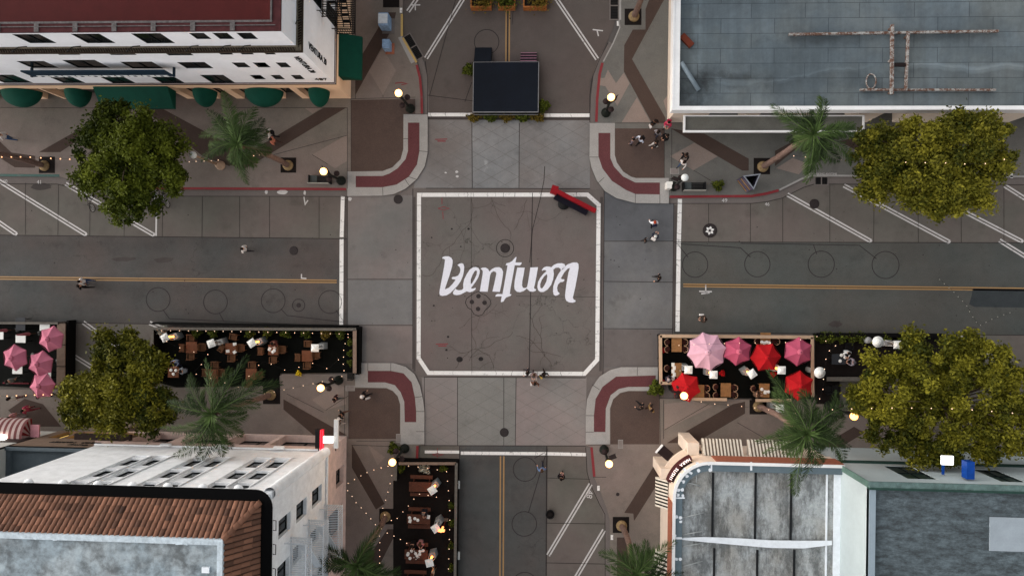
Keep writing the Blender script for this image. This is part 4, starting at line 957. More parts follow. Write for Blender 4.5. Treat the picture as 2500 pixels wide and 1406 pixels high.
f = k.math('MULTIPLY', k.ramp(k.noise(.6, 8, .8, mp.outputs[0]), .42, .56, .4, 1.1), k.ramp(k.noise(5, 6, .8), .35, .65, .7, 1.12)); m_seroof = k.out(k.scale_rgb(k.mix(k.ramp(k.noise(.4, 3), .4, .65), lin((156,162,164)), lin((142,142,138))), f), .85)
w = MB(); w.prism(outline(.62) + [(xe, yb)], ZS-.6, ZS-.3); w.build('roof', m_seroof, se)
SR = ZS-.296
for x0_, y0_, x1_, y1_ in ((1738,1152,1742,1318),(1741,1336,1744,1470),(1842,1152,1846,1322),(1846,1340,1848,1470),(1929,1152,1936,1322),(1936,1340,1939,1470)):
    a, b_ = G(x0_,y0_,SR), G(x1_,y1_,SR); w = MB(); w.box((min(a.x,b_.x), b_.y, SR+.001), (min(a.x,b_.x)+.13, a.y, SR+.1)); w.build('roof_batten', M('black batten', (26,28,30)), se)
w = MB(); pts = [(1662,1311),(1720,1313),(1800,1318),(1880,1324),(1960,1325),(2028,1321)]
hw_ = (2,6,8,9,9,5); up_ = [G(q[0], q[1]-h_, SR) for q, h_ in zip(pts, hw_)]; dn_ = [G(q[0], q[1]+h_, SR) for q, h_ in zip(pts, hw_)]
w.prism([(q.x,q.y) for q in up_ + dn_[::-1]], SR+.12, SR+.2)
w.build('roof_ridge', m_silver, se)
w = MB(); w.box((G(2016,1200,SR).x, yb, SR+.001), (G(2020,1200,SR).x, cy_+rr-.7, SR+.07)); w.box((G(2035,1200,SR).x, yb, SR+.001), (xe, cy_+rr-.7, SR+.05)); w.build('roof_seam', m_silver, se)
sr = random.Random(8)
for x, y in ((1703,1130),(1731,1131),(1705,1147),(1733,1146),(1662,1158),(1671,1156),(1677,1161),(1661,1171),(1669,1174),(1649,1195),(1656,1195),(1666,1194),(1649,1206),(1655,1207),(1667,1208),(1651,1260),(1661,1262),(1662,1272),(1648,1306),(1651,1363),(1661,1363),(1786,1131)):
    p = G(x, y, ZS-.012); n = 9; w = MB(); w.sheet([(p.x+sr.uniform(.7,1.2)*.12*math.cos(2*math.pi*k_/n), p.y+sr.uniform(.7,1.2)*.12*math.sin(2*math.pi*k_/n)) for k_ in range(n)], ZS-.012); w.build('sealant_patch', m_silver, se)
for x0_, y0_, x1_, y1_, ww in ((1737,1125,1737,1149,.1),(1834,1126,1834,1147,.14),(1644,1214,1672,1214,.1),(1668,1143,1690,1155,.16),(1644,1312,1665,1312,.14)): w = MB(); w.ribbon(px([(x0_,y0_),(x1_,y1_)], ZS-.008), ww, ZS-.008); w.build('sealant_strip', m_silver, se)
w = MB()
for x0_, y0_, x1_, y1_ in ((1675,1175,1710,1185),(1701,1150,1700,1176),(1667,1262,1718,1250),(1667,1304,1720,1294),(1665,1333,1720,1323),(1663,1382,1715,1368)):
    a, b_ = G(x0_,y0_,SR+.12), G(x1_,y1_,SR+.12); w.tube([a, b_], .035, 5)
w.build('roof_conduit', M('pale conduit', (160,164,164)), se)
# ground floor, set back behind the rounded corner entry
w = MB(); w.box((A[0][0]+.12, yb, 0), (A[0][0]+.3, cy_-.2, 3.2)); w.box((cx_+.3, A[-1][1]-.3, 0), (xe, A[-1][1]-.12, 3.2)); w.build('ground_floor_wall', m_cream, se)
w = MB(); w.prism(arcp(rr-.5) + [(cx_, cy_)], .14, 3.2); w.build('entry_wall', M('entry ochre', (176,140,70), .8, .2, 3), se)
pa_, pb_, pc_, pd_ = G(1613,1168,3.6), G(1644,1143,3.6), G(1679,1110,3.6), G(1707,1080,3.6)
for q in ((pa_.x,pa_.y,pb_.x,pb_.y),(pc_.x,pc_.y,pd_.x,pd_.y)): w = MB(); w.box((q[0],q[1],.13),(q[2],q[3],3.6)); w.build('pier', m_cream, se)
ms_w, ms_b = M('cream stripe', (206,200,188), .9), M('black stripe', (34,32,30), .9); ms_b2 = M('brown stripe', (92,82,72), .9)
def aw2(y0p, y1p): awning_slab((A[0][0]-.02, G(1640,y0p,3.6).y, 0), (A[0][0]-.02, G(1640,y1p,3.6).y, 0), (-.72,0), 3.9, 3.1, ms_w, 'awning', se, .2, 17, ms_b)
aw2(1170, 1240); aw2(1348, 1440)
def aw3(x0p, x1p, n): awning_slab((G(x0p,1110,3.6).x, A[-1][1]+.02, 0), (G(x1p,1110,3.6).x, A[-1][1]+.02, 0), (0,1.0), 3.95, 3.3, ms_w, 'awning', se, .2, n, ms_b2)
aw3(1716,1812,23); aw3(1828,1950,29)
# curved corner sign
def arc_box(mb, r0, r1, t0, t1, z0, z1, n=12):
    for k_ in range(n):
        a, b_ = R(t0+(t1-t0)*k_/n), R(t0+(t1-t0)*(k_+1)/n); q = lambda r, t: (cx_-r*math.cos(t), cy_+r*math.sin(t))
        A0, A1, B0, B1 = q(r0,a), q(r1,a), q(r0,b_), q(r1,b_)
        mb.quad((*A1,z0),(*B1,z0),(*B1,z1),(*A1,z1)); mb.quad((*A0,z1),(*B0,z1),(*B1,z1),(*A1,z1)); mb.quad((*A0,z0),(*B0,z0),(*B0,z1),(*A0,z1))
        if k_ == 0: mb.quad((*A0,z0),(*A1,z0),(*A1,z1),(*A0,z1))
        if k_ == n-1: mb.quad((*B0,z0),(*B1,z0),(*B1,z1),(*B0,z1))
w = MB(); arc_box(w, rr+.18, rr+.42, 18, 66, 4.3, 5.0); w.build('sign_board', M('maroon sign', (72,34,36), .6), se)
w = MB(); arc_box(w, rr+.02, rr+.18, 20, 64, 4.4, 4.95); w.build('sign_back', M('sign back', (38,24,20), .7), se)
w = MB(); arc_box(w, rr-.4, rr+.5, 20, 66, 3.0, 3.2); w.build('entry_hood', m_cream, se)
txt = 'HARA SUSHI'
for k_, ch in enumerate(txt):
    if ch == ' ': continue
    t = R(61 - 38*k_/(len(txt)-1)); n_ = Vector((-math.cos(t), math.sin(t), 0)); r_ = Vector((-math.sin(t), -math.cos(t), 0)); tl = (Vector((0,0,1))*.35 - n_*.94).normalized()
    c = Vector((cx_, cy_, 5.01)) + n_*(rr+.31); nn = r_.cross(tl)
    text_obj('sign_letter', ch, .30, glow('lit letter', (255,236,230), .55), Matrix.Translation(c) @ Matrix((r_, tl, nn)).transposed().to_4x4(), se, .02)
w = MB(); p = G(1625, 1105, 3.); w.cbox((p.x, p.y, 2.9), (.95, .7, .1), R(-40)); w.m = 1; w.cbox((p.x-.45, p.y+.3, 2.95), (.12, .75, .12), R(-40)); w.build('hanging_board', [M('menu board', (36,26,26)), m_wtrim], se)
# ---- tall shop with the dark roof (south-east)
ZT = 9.3; t0_ = G(2122, 1197, ZT); TX0, TYn = t0_.x, G(2300, 1180, ZT).y
TX1 = TX0 + 24; TYs = TYn - 18
tl = thing('tall_shop_building', 'tall white shop building with mottled dark grey roof and green trim', 'building', (TX0+6, TYn-6, 0))
m_tall = M('white wall', (170,181,183), .8, .05, .6)
wops = []
for x0_, x1_ in ((2196,2260),(2290,2350)) : pass
def top_op(xl, xr, ty, by, s=2.991):
    A_ = onY(1850+xl/s, 936+ty/s, TYn); B_ = onY(1850+xr/s, 936+ty/s, TYn); z0 = onY(1850+xl/s, 936+by/s, TYn).z
    return (A_.x-TX0, B_.x-TX0, z0, A_.z)
wops = [top_op(1095,1305,690,600), top_op(1780,1950,712,625)]
wops = [(a, b_, max(c, 5.), min(d, 8.6)) for a, b_, c, d in wops]
w = MB(); P = facade(w, (TX0, TYn), 1, 0, TX1-TX0, 0, ZT, wops, .12, 0, -1); facade(w, (TX0, TYn), 0, -1, TYn-TYs, 0, ZT, [], .2, 1, 0); w.build('wall', m_tall, tl)
for q in wops: window(tl, P, q, .12, glassm=M('green glass', (24,44,38), .3), nv=1, nh=1)
w = MB(); w.box((TX0, TYn+.001, 4.4), (TX1, TYn+.12, 4.75)); w.build('green_band', M('green trim', (38,62,56)), tl)
w = MB(); w.box((TX0-.05, TYn-.3, ZT), (TX1, TYn+.06, ZT+.12)); w.m = 1; w.box((TX0-.05, TYn-.42, ZT-.2), (TX1, TYn-.3, ZT+.18)); w.build('parapet_cap', [M('verdigris cap', (84,104,102), .8, .3, 3), M('green trim', (38,62,56))], tl)
w = MB(); w.box((TX0, TYs, ZT-.3), (TX0+.38, TYn-.42, ZT+.05)); w.build('side_parapet', M('blue grey coping', (132,146,156), .8, .06, 1), tl)
k = N('mottled dark roof'); mp = k.n('ShaderNodeMapping'); mp.inputs['Scale'].default_value = (.8, 2.2, 1); mp.inputs['Rotation'].default_value = (0,0,.7); k.t.links.new(k.tc.outputs['Object'], mp.inputs[0])
f = k.math('MULTIPLY', k.ramp(k.noise(1.3, 8, .8, mp.outputs[0]), .40, .60, .5, 1.5), k.ramp(k.noise(3, 8, .8), .35, .65, .7, 1.3)); mp2 = k.n('ShaderNodeMapping'); mp2.inputs['Scale'].default_value = (.15, 1.5, 1); k.t.links.new(k.tc.outputs['Object'], mp2.inputs[0])
f = k.math('MULTIPLY', f, k.ramp(k.noise(1., 4, .6, mp2.outputs[0]), .3, .7, .8, 1.2)); v = k.n('ShaderNodeTexVoronoi', Scale=2.2, Vector=k.tc.outputs['Object']); f = k.math('ADD', f, k.ramp(v.outputs['Distance'], .05, .09, .5, 0))
m_tr = k.out(k.scale_rgb(lin((66,76,81)), f), .85)
w = MB(); w.box((TX0+.38, TYs, ZT-.6), (TX1, TYn-.42, ZT-.2)); w.build('roof', m_tr, tl)
w = MB(); a, b_ = G(2416,1260,ZT-.19), G(2560,1347,ZT-.19); w.box((a.x, b_.y, ZT-.199), (b_.x, a.y, ZT-.17)); w.build('roof_patch', M('pale roof patch', (142,152,160), .8, .08, 1), tl)
# terracotta eave running back along the west top edge
w = MB(); 
w.box((TX0-.06, TYn-.35, 5.3), (TX0-.002, TYn+.04, ZT-.02)); w.build('side_trim', M('green trim2', (84,108,100), .8, .15, 2), tl)
# ---------------------------------------------------------------- trees and palms
lf_green = leafmat('green leaves', (38,48,10), (98,106,30)); lf_yel = leafmat('yellow green leaves', (42,48,12), (124,118,34)); lf_yel2 = leafmat('olive leaves', (38,46,12), (118,112,34))
lf_palm = leafmat('palm leaflets', (14,25,12), (78,98,52)); lf_shrub = leafmat('shrub leaves', (26,36,12), (96,104,34)); lf_dry = leafmat('dry shrub leaves', (50,44,18), (128,108,44)); lf_red = leafmat('red flowers', (150,14,20), (214,40,46)); lf_wht = leafmat('white flowers', (120,120,104), (220,216,200)); lf_yfl = leafmat('yellow petals', (190,160,20), (240,214,60))
m_bark = M('grey bark', (86,74,62), .95, .25, 6); m_ptrunk = M('palm trunk', (112,92,84), .95, .28, 7); m_pbase = M('palm root mound', (132,112,82), .95, .35, 5)
def leaf_mesh(name, C, size, mat, parent, seed, rnds, flat=.35):
    rs = np.random.RandomState(seed); n = len(C)
    nrm = rs.normal(size=(n,3)); nrm[:,2] = np.abs(nrm[:,2]) + flat; nrm /= np.linalg.norm(nrm, axis=1)[:,None]
    a = np.cross(nrm, rs.normal(size=(n,3))); a /= np.linalg.norm(a, axis=1)[:,None]; b = np.cross(nrm, a)
    s = size * rs.uniform(.5, 1.6, n)[:,None]
    V = np.stack([C - a*s, C - b*s*.5, C + a*s, C + b*s*.5], 1).reshape(-1,3)
    L = parent.location; V -= np.array([L.x, L.y, L.z])
    me = bpy.data.meshes.new(name); me.vertices.add(4*n); me.vertices.foreach_set('co', V.ravel())
    me.loops.add(4*n); me.loops.foreach_set('vertex_index', np.arange(4*n)); me.polygons.add(n)
    me.polygons.foreach_set('loop_start', np.arange(0, 4*n, 4)); me.materials.append(mat); me.update(calc_edges=True)
    at = me.attributes.new('rnd', 'FLOAT', 'FACE'); at.data.foreach_set('value', rnds.astype(np.float32))
    o = bpy.data.objects.new(name, me); COL.objects.link(o); o.parent = parent; return o
def tree(label, base, lobes, zc, mat, seed, nl=34000, size=.105, sparse=1.):
    rs = np.random.RandomState(seed); g = G(*base); t = thing('street_tree', label, 'tree', (g.x, g.y, PZ), group='leafy street trees')
    cl = []; lo_ = []; lb = np.clip(rs.normal(0, .17, len(lobes)), -.3, .3)
    tot = sum(r*r for _, _, r in lobes)
    for li_, (x, y, r) in enumerate(lobes):
        c = G(x, y, zc); rm = r / (F/(H-zc))
        n = max(6, int(330 * r*r / tot))
        for _ in range(n):
            d = rs.normal(size=3); d /= np.linalg.norm(d); d[2] = d[2]*.8; q = rm * rs.uniform(.35, 1.0)**.6
            cl.append((c.x + d[0]*q, c.y + d[1]*q, zc - .3 + d[2]*q*.75, rs.uniform(.2, .52))); lo_.append(lb[li_])
    lob = np.array(lo_); cl = np.array(cl); pk = rs.randint(0, len(cl), nl); C = cl[pk,:3] + rs.normal(size=(nl,3)) * cl[pk,3:4] * np.array([.62,.62,.38])
    cr_ = rs.beta(2, 2.6, len(cl)); rn = np.clip(lob[pk] + cr_[pk]*.75 + rs.normal(size=nl)*.14 + .08, 0, 1)
    leaf_mesh('crown', C, size, mat, t, seed, rn)
    w = MB(); top = Vector((np.mean(cl[:,0]), np.mean(cl[:,1]), zc-.5)); b0 = Vector((g.x, g.y, PZ))
    m1 = b0.lerp(top, .45) + Vector((.1,.05,0)); w.tube([b0, m1, top], [.2,.15,.09], 8)
    for k_ in rs.choice(len(cl), 110, replace=False):
        e = Vector(cl[k_,:3]); s = m1.lerp(top, rs.uniform(0, .9)); mid = s.lerp(e, .5) + Vector((0,0,.35)); w.tube([s, mid, e], [.06,.035,.012], 5, False)
    w.build('trunk', m_bark, t); return t
tree('round dark green street tree in front of the white building with green awnings', (300,400), [(310,390,112),(308,395,60),(300,400,40),(235,355,62),(385,360,66),(275,300,52),(305,485,60),(405,425,48),(225,430,52),(345,490,44),(265,262,22),(240,300,40),(350,300,40)], 6.2, lf_green, 11, 62000)
tree('yellow green street tree between the pink umbrella patio and the dark parklet', (280,970), [(290,950,92),(205,970,58),(350,905,50),(365,1000,58),(265,1025,48),(265,870,50),(250,828,22),(185,1010,42),(335,860,36),(165,950,26),(310,825,14)], 6.0, lf_yel, 12, 56000)
tree('yellowing street tree in front of the low flat roofed building', (2290,425), [(2165,380,72),(2250,430,78),(2350,345,78),(2415,395,60),(2330,470,62),(2150,440,48),(2240,345,58),(2422,325,44),(2400,470,42),(2120,350,34),(2290,500,34),(2340,300,34)], 6.3, lf_yel2, 13, 62000)
tree('large yellow green street tree in front of the tall shop building', (2290,990), [(2180,960,88),(2270,905,92),(2390,950,100),(2300,1040,88),(2180,1045,62),(2460,1040,80),(2230,850,40),(2410,880,60),(2150,905,44),(2490,930,50),(2100,975,24),(2360,840,22),(2310,1090,44),(2420,1090,44),(2240,1090,40)], 6.6, lf_yel, 14, 80000)

def palm(label, base, cpx, tips, zc, seed, trunk_r=(.22,.15), mound=True):
    rs = random.Random(seed); g = G(*base); c = G(cpx[0], cpx[1], zc); t = thing('palm_tree', label, 'palm tree', (g.x, g.y, PZ), group='palm trees along the pavements')
    w = MB(); b0, e = Vector((g.x, g.y, PZ)), Vector((c.x, c.y, zc-.25)); n = 16
    P_ = [b0.lerp(e, k_/n) + Vector((.12*math.sin(k_*.3), .08*math.sin(k_*.22), 0)) for k_ in range(n+1)]
    w.tube(P_, [trunk_r[0]*(1-k_/n) + trunk_r[1]*k_/n + (.015 if k_ % 2 else 0) for k_ in range(n+1)], 10)
    for k_ in range(10): a = k_*.63; w.tube([e + Vector((0,0,-.5)), e + Vector((.28*math.cos(a), .28*math.sin(a), -.1))], [.03,.05], 5)
    w.build('trunk', m_ptrunk, t)
    w = MB(); w.lathe([(.42,PZ),(.40,PZ+.12),(.26,PZ+.3)], (g.x, g.y), 16)
    w.build('root_mound', m_pbase, t)
    w = MB()
    extra = [(cpx[0]+rs.uniform(.5,.95)*math.cos(a_)*70, cpx[1]+rs.uniform(.5,.95)*math.sin(a_)*70, rs.uniform(1.2,2.2)) for a_ in [rs.uniform(0,6.28)+k_*.79 for k_ in range(5)]]
    for ti, tp in enumerate(extra + list(tips)):
        drop = tp[2] if len(tp) > 2 else rs.uniform(.6, 1.5); q = G(tp[0], tp[1], zc-drop); a, e2 = Vector((c.x, c.y, zc-.1)), Vector((q.x, q.y, q.z))
        L = (e2-a).length; mid = a.lerp(e2, .5) + Vector((0,0,.35*L*.6+.2)); pts = []
        m_ = 26
        for k_ in range(m_+1): s = k_/m_; pts.append(a*(1-s)**2 + mid*2*s*(1-s) + e2*s*s)
        br_ = rs.uniform(.1,.6); sw = Vector((rs.uniform(-1,1), rs.uniform(-1,1), 0))*.28*L; mid += sw; pts = [a*(1-k_/m_)**2 + mid*2*(k_/m_)*(1-k_/m_) + e2*(k_/m_)**2 for k_ in range(m_+1)]
        w.r = .75; w.tube(pts[::3], [.035*(1-k_/len(pts[::3]))+.006 for k_ in range(len(pts[::3]))], 4, False)
        twist = rs.uniform(-.6,.6)
        for k_ in range(4, m_+1):
            for sub in (0., .25, .5, .75):
                s = min(1, (k_+sub)/m_); p = a*(1-s)**2 + mid*2*s*(1-s) + e2*s*s
                d = (pts[min(k_+1, m_)] - pts[k_-1]).normalized(); sd = d.cross(Vector((0,0,1))).normalized(); up = sd.cross(d)
                ll = .82*math.sin(math.pi*(.12+.82*s))**.7 * rs.uniform(.8,1.15)
                for sg in (-1, 1):
                    dr = (sd*sg*(.75+rs.uniform(-.25,.2)) + d*(.7+.45*s+rs.uniform(-.25,.3)) + up*(rs.uniform(-.5,.25)+twist*sg*.7)).normalized()
                    tip_ = p + dr*ll + Vector((0,0,-.3*ll*rs.uniform(.4,1.3))); mm = p.lerp(tip_, .5) + Vector((0,0,.05*ll)); wd_ = d*.026
                    w.r = min(1, max(.01, br_ + rs.uniform(-.15,.25)))
                    w.quad(p-wd_*.6, mm-wd_, tip_, mm+wd_)
    for k_ in range(60):   # upright heart leaflets
        a_ = rs.uniform(0, 6.28); p = Vector((c.x, c.y, zc-.1)); r_ = rs.uniform(.25,.8); tip_ = p + Vector((r_*math.cos(a_), r_*math.sin(a_), rs.uniform(.2,.7))); sd = Vector((-math.sin(a_), math.cos(a_), 0))*.04; w.r = rs.uniform(.5,.95)
        w.quad(p-sd*.4, p.lerp(tip_,.5)-sd, tip_, p.lerp(tip_,.5)+sd)
    w.build('crown', lf_palm, t); return t
palm('palm tree with dense drooping fronds beside the round green tree', (705,404), (578,350), [(505,268),(488,330),(492,388),(545,225,.6),(620,262),(652,318),(660,368),(600,446,1.6),(575,400),(530,290),(590,275),(640,290),(625,400),(510,360)], 8.6, 21)
palm('palm tree whose fronds hang over the dark parklet and hotel front', (663,962), (515,1012), [(462,915),(500,880,.5),(560,900),(602,870,.6),(640,905),(685,935),(455,965),(395,1045),(425,1110),(445,1080),(540,1112),(565,1090),(590,1060),(630,990),(408,985),(480,1115),(600,1010)], 8.8, 22)
palm('palm tree leaning from the pit beside the picnic table parklet', (942,1258), (868,1382), [(926,1288,.5),(905,1330),(795,1340),(765,1372),(780,1400),(930,1385),(975,1392),(850,1460),(900,1470),(820,1450),(960,1440),(835,1345)], 9.0, 23)
palm('palm tree leaning from the pit with the pale ring near the striped awning', (1517,1280), (1555,1402), [(1466,1352),(1482,1385),(1545,1330),(1578,1322),(1648,1322),(1625,1355),(1665,1400),(1610,1430),(1500,1430),(1560,1460),(1640,1440),(1530,1450),(1590,1350)], 9.0, 24)
palm('palm tree whose fronds hang over the red umbrella and striped awning', (1850,990), (1972,1058), [(1878,905,.4),(1895,950),(1955,955),(2045,958),(2085,985),(2060,1010),(1852,1078),(1870,1105),(1912,1100),(1950,1205,.9),(1962,1170),(2075,1090),(2060,1125),(2010,1130),(2000,1000),(1925,980),(1900,1060),(2030,1050)], 10.0, 25)
palm('palm tree whose trunk leans over the pavement towards the flat roofed building', (1861,407), (1990,325), [(1888,255,.4),(1910,285),(2008,238,.4),(1975,285),(2085,300),(2088,320),(2078,395),(2050,390),(1968,442,1.5),(1975,420),(1945,345),(2030,350),(1980,300),(2000,390)], 10.0, 26)
palm('palm tree with a dark trunk leaning out of the left picture edge', (112,405), (-140,345), [(-240,300),(-240,380),(-150,250),(-60,300),(-70,380),(-150,440),(-220,340),(-100,430)], 8.6, 27)
palm('palm tree with its trunk leaning out over the top edge beside the kerb drain', (1547,42), (1592,-98), [(1500,-130),(1540,-60,1.2),(1640,-70),(1680,-130),(1610,-190),(1550,-180)], 8.6, 28)
b = MB()
for x0, y0, x1, y1 in ((685,384,723,421),(95,382,134,422),(935,-12,975,18),(1525,21,1566,61),(1840,385,1880,425),(926,1240,961,1278),(1496,1260,1536,1299),(642,935,684,985),(1830,975,1872,1010)):
    p = px([(x0,y0),(x1,y0),(x1,y1),(x0,y1)], PZ+.01); b.sheet(p, PZ+.01)
struct('planting_soil', b, g_soil)
def shrub(name, label, x, y, r, h, mat, n=420, z=PZ, group=None, seed=0, squash=(1,1), leaf=.075, cat='shrub', pot=None):
    g = G(x, y, z+h*.5); rs = np.random.RandomState(int(x*7+y*13+seed) % 99991); t = thing(name, label, cat, (g.x, g.y, z), group=group)
    d = rs.normal(size=(n,3)); d /= np.linalg.norm(d, axis=1)[:,None]; q = rs.uniform(.3,1,n)**.5; ang = np.arctan2(d[:,1], d[:,0]); wob = 1 + .25*np.sin(ang*3+rs.uniform(0,6)) + .15*np.sin(ang*7+1)
    C = np.stack([g.x + d[:,0]*q*r*wob*squash[0], g.y + d[:,1]*q*r*wob*squash[1], z + h*.55 + d[:,2]*q*h*.5], 1)
    leaf_mesh('foliage', C, leaf, mat, t, int(x+y), np.clip(rs.normal(.45,.25,n), 0, 1), .2)
    w = MB()
    if pot: w.lathe([(r*.45,z),(r*.6,z+h*.4),(r*.55,z+h*.4)], (g.x,g.y), 12); w.build('pot', pot, t)
    else:
        for k_ in range(4): w.tube([(g.x,g.y,z),(g.x+math.cos(k_*1.6)*r*.6,g.y+math.sin(k_*1.6)*r*.6,z+h*.7)], [.02,.008], 4)
        w.build('stem', m_bark, t)
    return t
# ---------------------------------------------------------------- street lamps
m_iron = M('dark green iron', (26,30,26), .5, .2, 6); m_dim = M('dark banner', (44,34,34), .8)
gl_on = glow('lit globe', (255,190,116), 1.5); gl_or = glow('amber globe', (255,170,90), 2.2); gl_off = M('opal globe', (206,210,208), .35, .04, 2); m_conc_pole = M('tan concrete pole', (164,140,120), .85)
def lamp(px_, label, state='lit', arms=True, rz=0., pole=m_iron):
    g = G(px_[0], px_[1], 4.3); t = thing('street_lamp', label, 'street lamp', (g.x, g.y, PZ), group='globe street lamps')
    w = MB(); w.lathe([(.36,PZ),(.36,PZ+.12),(.30,PZ+.16),(.26,PZ+.5),(.16,PZ+.62),(.12,PZ+.8)], (g.x,g.y), 16); w.build('base', pole, t)
    w = MB(); w.lathe([(.1,PZ+.8),(.075,3.75),(.12,3.8),(.14,3.95),(.1,4.02)], (g.x,g.y), 12); w.build('pole', pole, t)
    w = MB(); w.ball((g.x,g.y,4.3), .26, 20, 12); w.build('globe', {'lit': gl_on, 'amber': gl_or}.get(state, gl_off), t)
    if state == 'lit':
        pl = bpy.data.lights.new('lamp_light', 'POINT'); pl.energy = 75; pl.color = (1, .62, .3); pl.shadow_soft_size = .3; po = bpy.data.objects.new('lamp_light', pl); COL.objects.link(po); po.parent = t; po.location = (0, 0, 4.75-PZ)
    if arms:
        co, si = math.cos(rz), math.sin(rz)
        w = MB()
        for z in (2.4, 3.5): w.tube([(g.x,g.y,z),(g.x+co*.7,g.y+si*.7,z)], .025, 6)
        w.build('banner_arm', pole, t)
        w = MB(); w.cbox((g.x+co*.4, g.y+si*.4, 2.95), (.5,.02,1.0), rz); w.build('banner', m_dim, t)
        w = MB()
        for s in (1,-1): w.lathe([(.16,2.05),(.22,2.2),(.2,2.3),(.05,2.35)], (g.x-si*.35*s, g.y+co*.35*s), 10)
        w.tube([(g.x+si*.35,g.y-co*.35,2.1),(g.x-si*.35,g.y+co*.35,2.1)], .025, 6); w.build('flower_basket', m_dim, t)
    return t
lamp((790,418), 'lit globe street lamp above the dark bench by the red kerb', rz=2.2)
lamp((973,227), 'lit globe street lamp at the kerb beside the stage, left of it', rz=2.6)
lamp((1492,237), 'lit globe street lamp at the kerb beside the stage, right of it', rz=.6)
lamp((783,946), 'lit globe street lamp outside the corner of the dark parklet', rz=2.9)
lamp((958,1127), 'lit globe street lamp at the corner of the picnic table parklet', rz=3.8)
lamp((1487,1131), 'lit globe street lamp opposite the curved corner sign', rz=0.4)
lamp((1670,965), 'lit globe street lamp over the red umbrella at the patio corner', rz=3.0)
lamp((1672,433), 'unlit white globe street lamp beside the dark bench and round shrub', 'off', rz=2.8)
lamp((471,378), 'unlit silver globe lamp on a tan pole beside the round green tree', 'off', arms=False, pole=m_conc_pole)
lamp((2473,381), 'amber globe street lamp glowing at the edge of the yellowing tree', 'amber')
lamp((2085,1015), 'amber globe street lamp between the palm and the large tree', 'amber')

# ---------------------------------------------------------------- string lights
bulb_on = glow('warm bulb', (255,212,176), .8); m_cable = M('black cable', (26,24,24), .7)
bm = MB(); bm.ball((0,0,0), .03, 8, 6); bulb_me = bm.build('bulb', bulb_on); bulb_data = bulb_me.data; bpy.data.objects.remove(bulb_me)
bm = MB(); bm.ball((0,0,0), .042, 8, 6); bulb_me = bm.build('bulb', glow('amber bulb', (255,180,130), 1.4)); bulb_data2 = bulb_me.data; bpy.data.objects.remove(bulb_me)
bm = MB(); bm.ball((0,0,0), .028, 8, 6); bulb_me = bm.build('bulb', M('unlit bulb', (170,170,160), .4)); bulb_data3 = bulb_me.data; bpy.data.objects.remove(bulb_me)
def string(label, pts, z, n, sag=.12, amber=False, dim=False):
    P_ = [G(x, y, z) for x, y in pts]; t = thing('string_light', label, 'string lights', P_[0], group='string lights')
    L = [0.]; 
    for a, b_ in zip(P_, P_[1:]): L.append(L[-1] + (b_-a).length)
    def at(s):
        d = s*L[-1]
        for k_ in range(len(P_)-1):
            if d <= L[k_+1] + 1e-6: u = (d-L[k_])/(L[k_+1]-L[k_]); return P_[k_].lerp(P_[k_+1], u) - Vector((0,0,sag*4*u*(1-u)))
        return P_[-1].copy()
    w = MB(); w.tube([at(k_/40) for k_ in range(41)], .006, 4, False); w.build('cable', m_cable, t)
    for k_ in range(n):
        p = at((k_+.5)/n); o = bpy.data.objects.new('bulb', bulb_data2 if amber else bulb_data3 if dim else bulb_data); COL.objects.link(o); o.parent = t; o.location = p - P_[0] - Vector((0,0,.05))
    return t
string('string of amber bulbs over the pavement in front of the green awnings', [(-60,381),(60,382),(180,388)], 4.4, 10, amber=True)
string('string of bulbs running between the round green tree and the tan pole lamp', [(415,395),(475,393),(540,389)], 4.4, 7)
string('short string of bulbs between the palm crown and its trunk', [(596,382),(652,373)], 4.4, 4)
string('long string of bulbs along the street side of the dark parklet', [(382,806),(560,808),(860,815)], 2.7, 22)
string('string of bulbs down the outer end of the dark parklet', [(852,815),(838,845),(836,900),(842,912)], 2.7, 6)
string('zigzag string of bulbs over the tables of the dark parklet', [(388,825),(450,855),(510,865),(470,910),(580,945),(640,880),(700,905),(760,885),(800,900),(838,865)], 2.6, 17)
string('string of bulbs from the parklet corner lamp towards the palm crown', [(845,915),(790,930),(720,945),(650,960),(560,968)], 3.0, 12)
string('string of bulbs reaching from the parklet lamp to the hotel corner', [(955,1135),(900,1150),(850,1178),(842,1185)], 3.6, 7)
string('string of bulbs zigzagging from the hotel wall to the picnic parklet palm', [(842,1190),(868,1225),(920,1285),(945,1300),(1000,1330)], 3.2, 12)
string('string of bulbs along the pavement side of the picnic table parklet', [(958,1150),(944,1210),(930,1250),(960,1275),(1000,1230),(1020,1205),(1075,1215)], 2.8, 14)
string('string of bulbs above the palm pit running down to the bottom edge', [(925,1300),(926,1340),(925,1400)], 2.8, 6)
string('string of bulbs along the road side of the picnic table parklet', [(985,1135),(1090,1150),(1098,1250),(1094,1400)], 2.7, 15)
string('string of bulbs above the pavement past the pink umbrellas', [(-60,966),(20,966),(130,962),(200,970)], 4.0, 12, amber=True)
string('string of bulbs through the yellow green tree beside the dark parklet', [(140,962),(250,970),(350,955),(440,972)], 5.2, 11)
string('string of bulbs passing the leaning palm in front of the canopy', [(1925,378),(2000,384),(2100,390)], 4.4, 6, amber=False)
string('string of bulbs glinting through the yellowing tree', [(2190,394),(2300,396),(2400,400),(2480,382)], 9.3, 6)
string('string of bulbs glinting through the large yellow green tree', [(2010,1000),(2200,995),(2350,998),(2500,1010)], 9.8, 10)
string('string of bulbs over the tables of the cream railed patio', [(1640,843),(1760,838),(1840,836),(1905,838),(1975,825)], 3.0, 9)
string('string of bulbs along the pavement edge of the cream railed patio', [(1665,972),(1740,985),(1800,990),(1880,1000),(1960,1010)], 3.0, 9)
string('string of bulbs over the dark furnished parklet beside the cream rails', [(1985,815),(2045,845),(2020,860),(2010,950),(2000,985)], 3.0, 9)
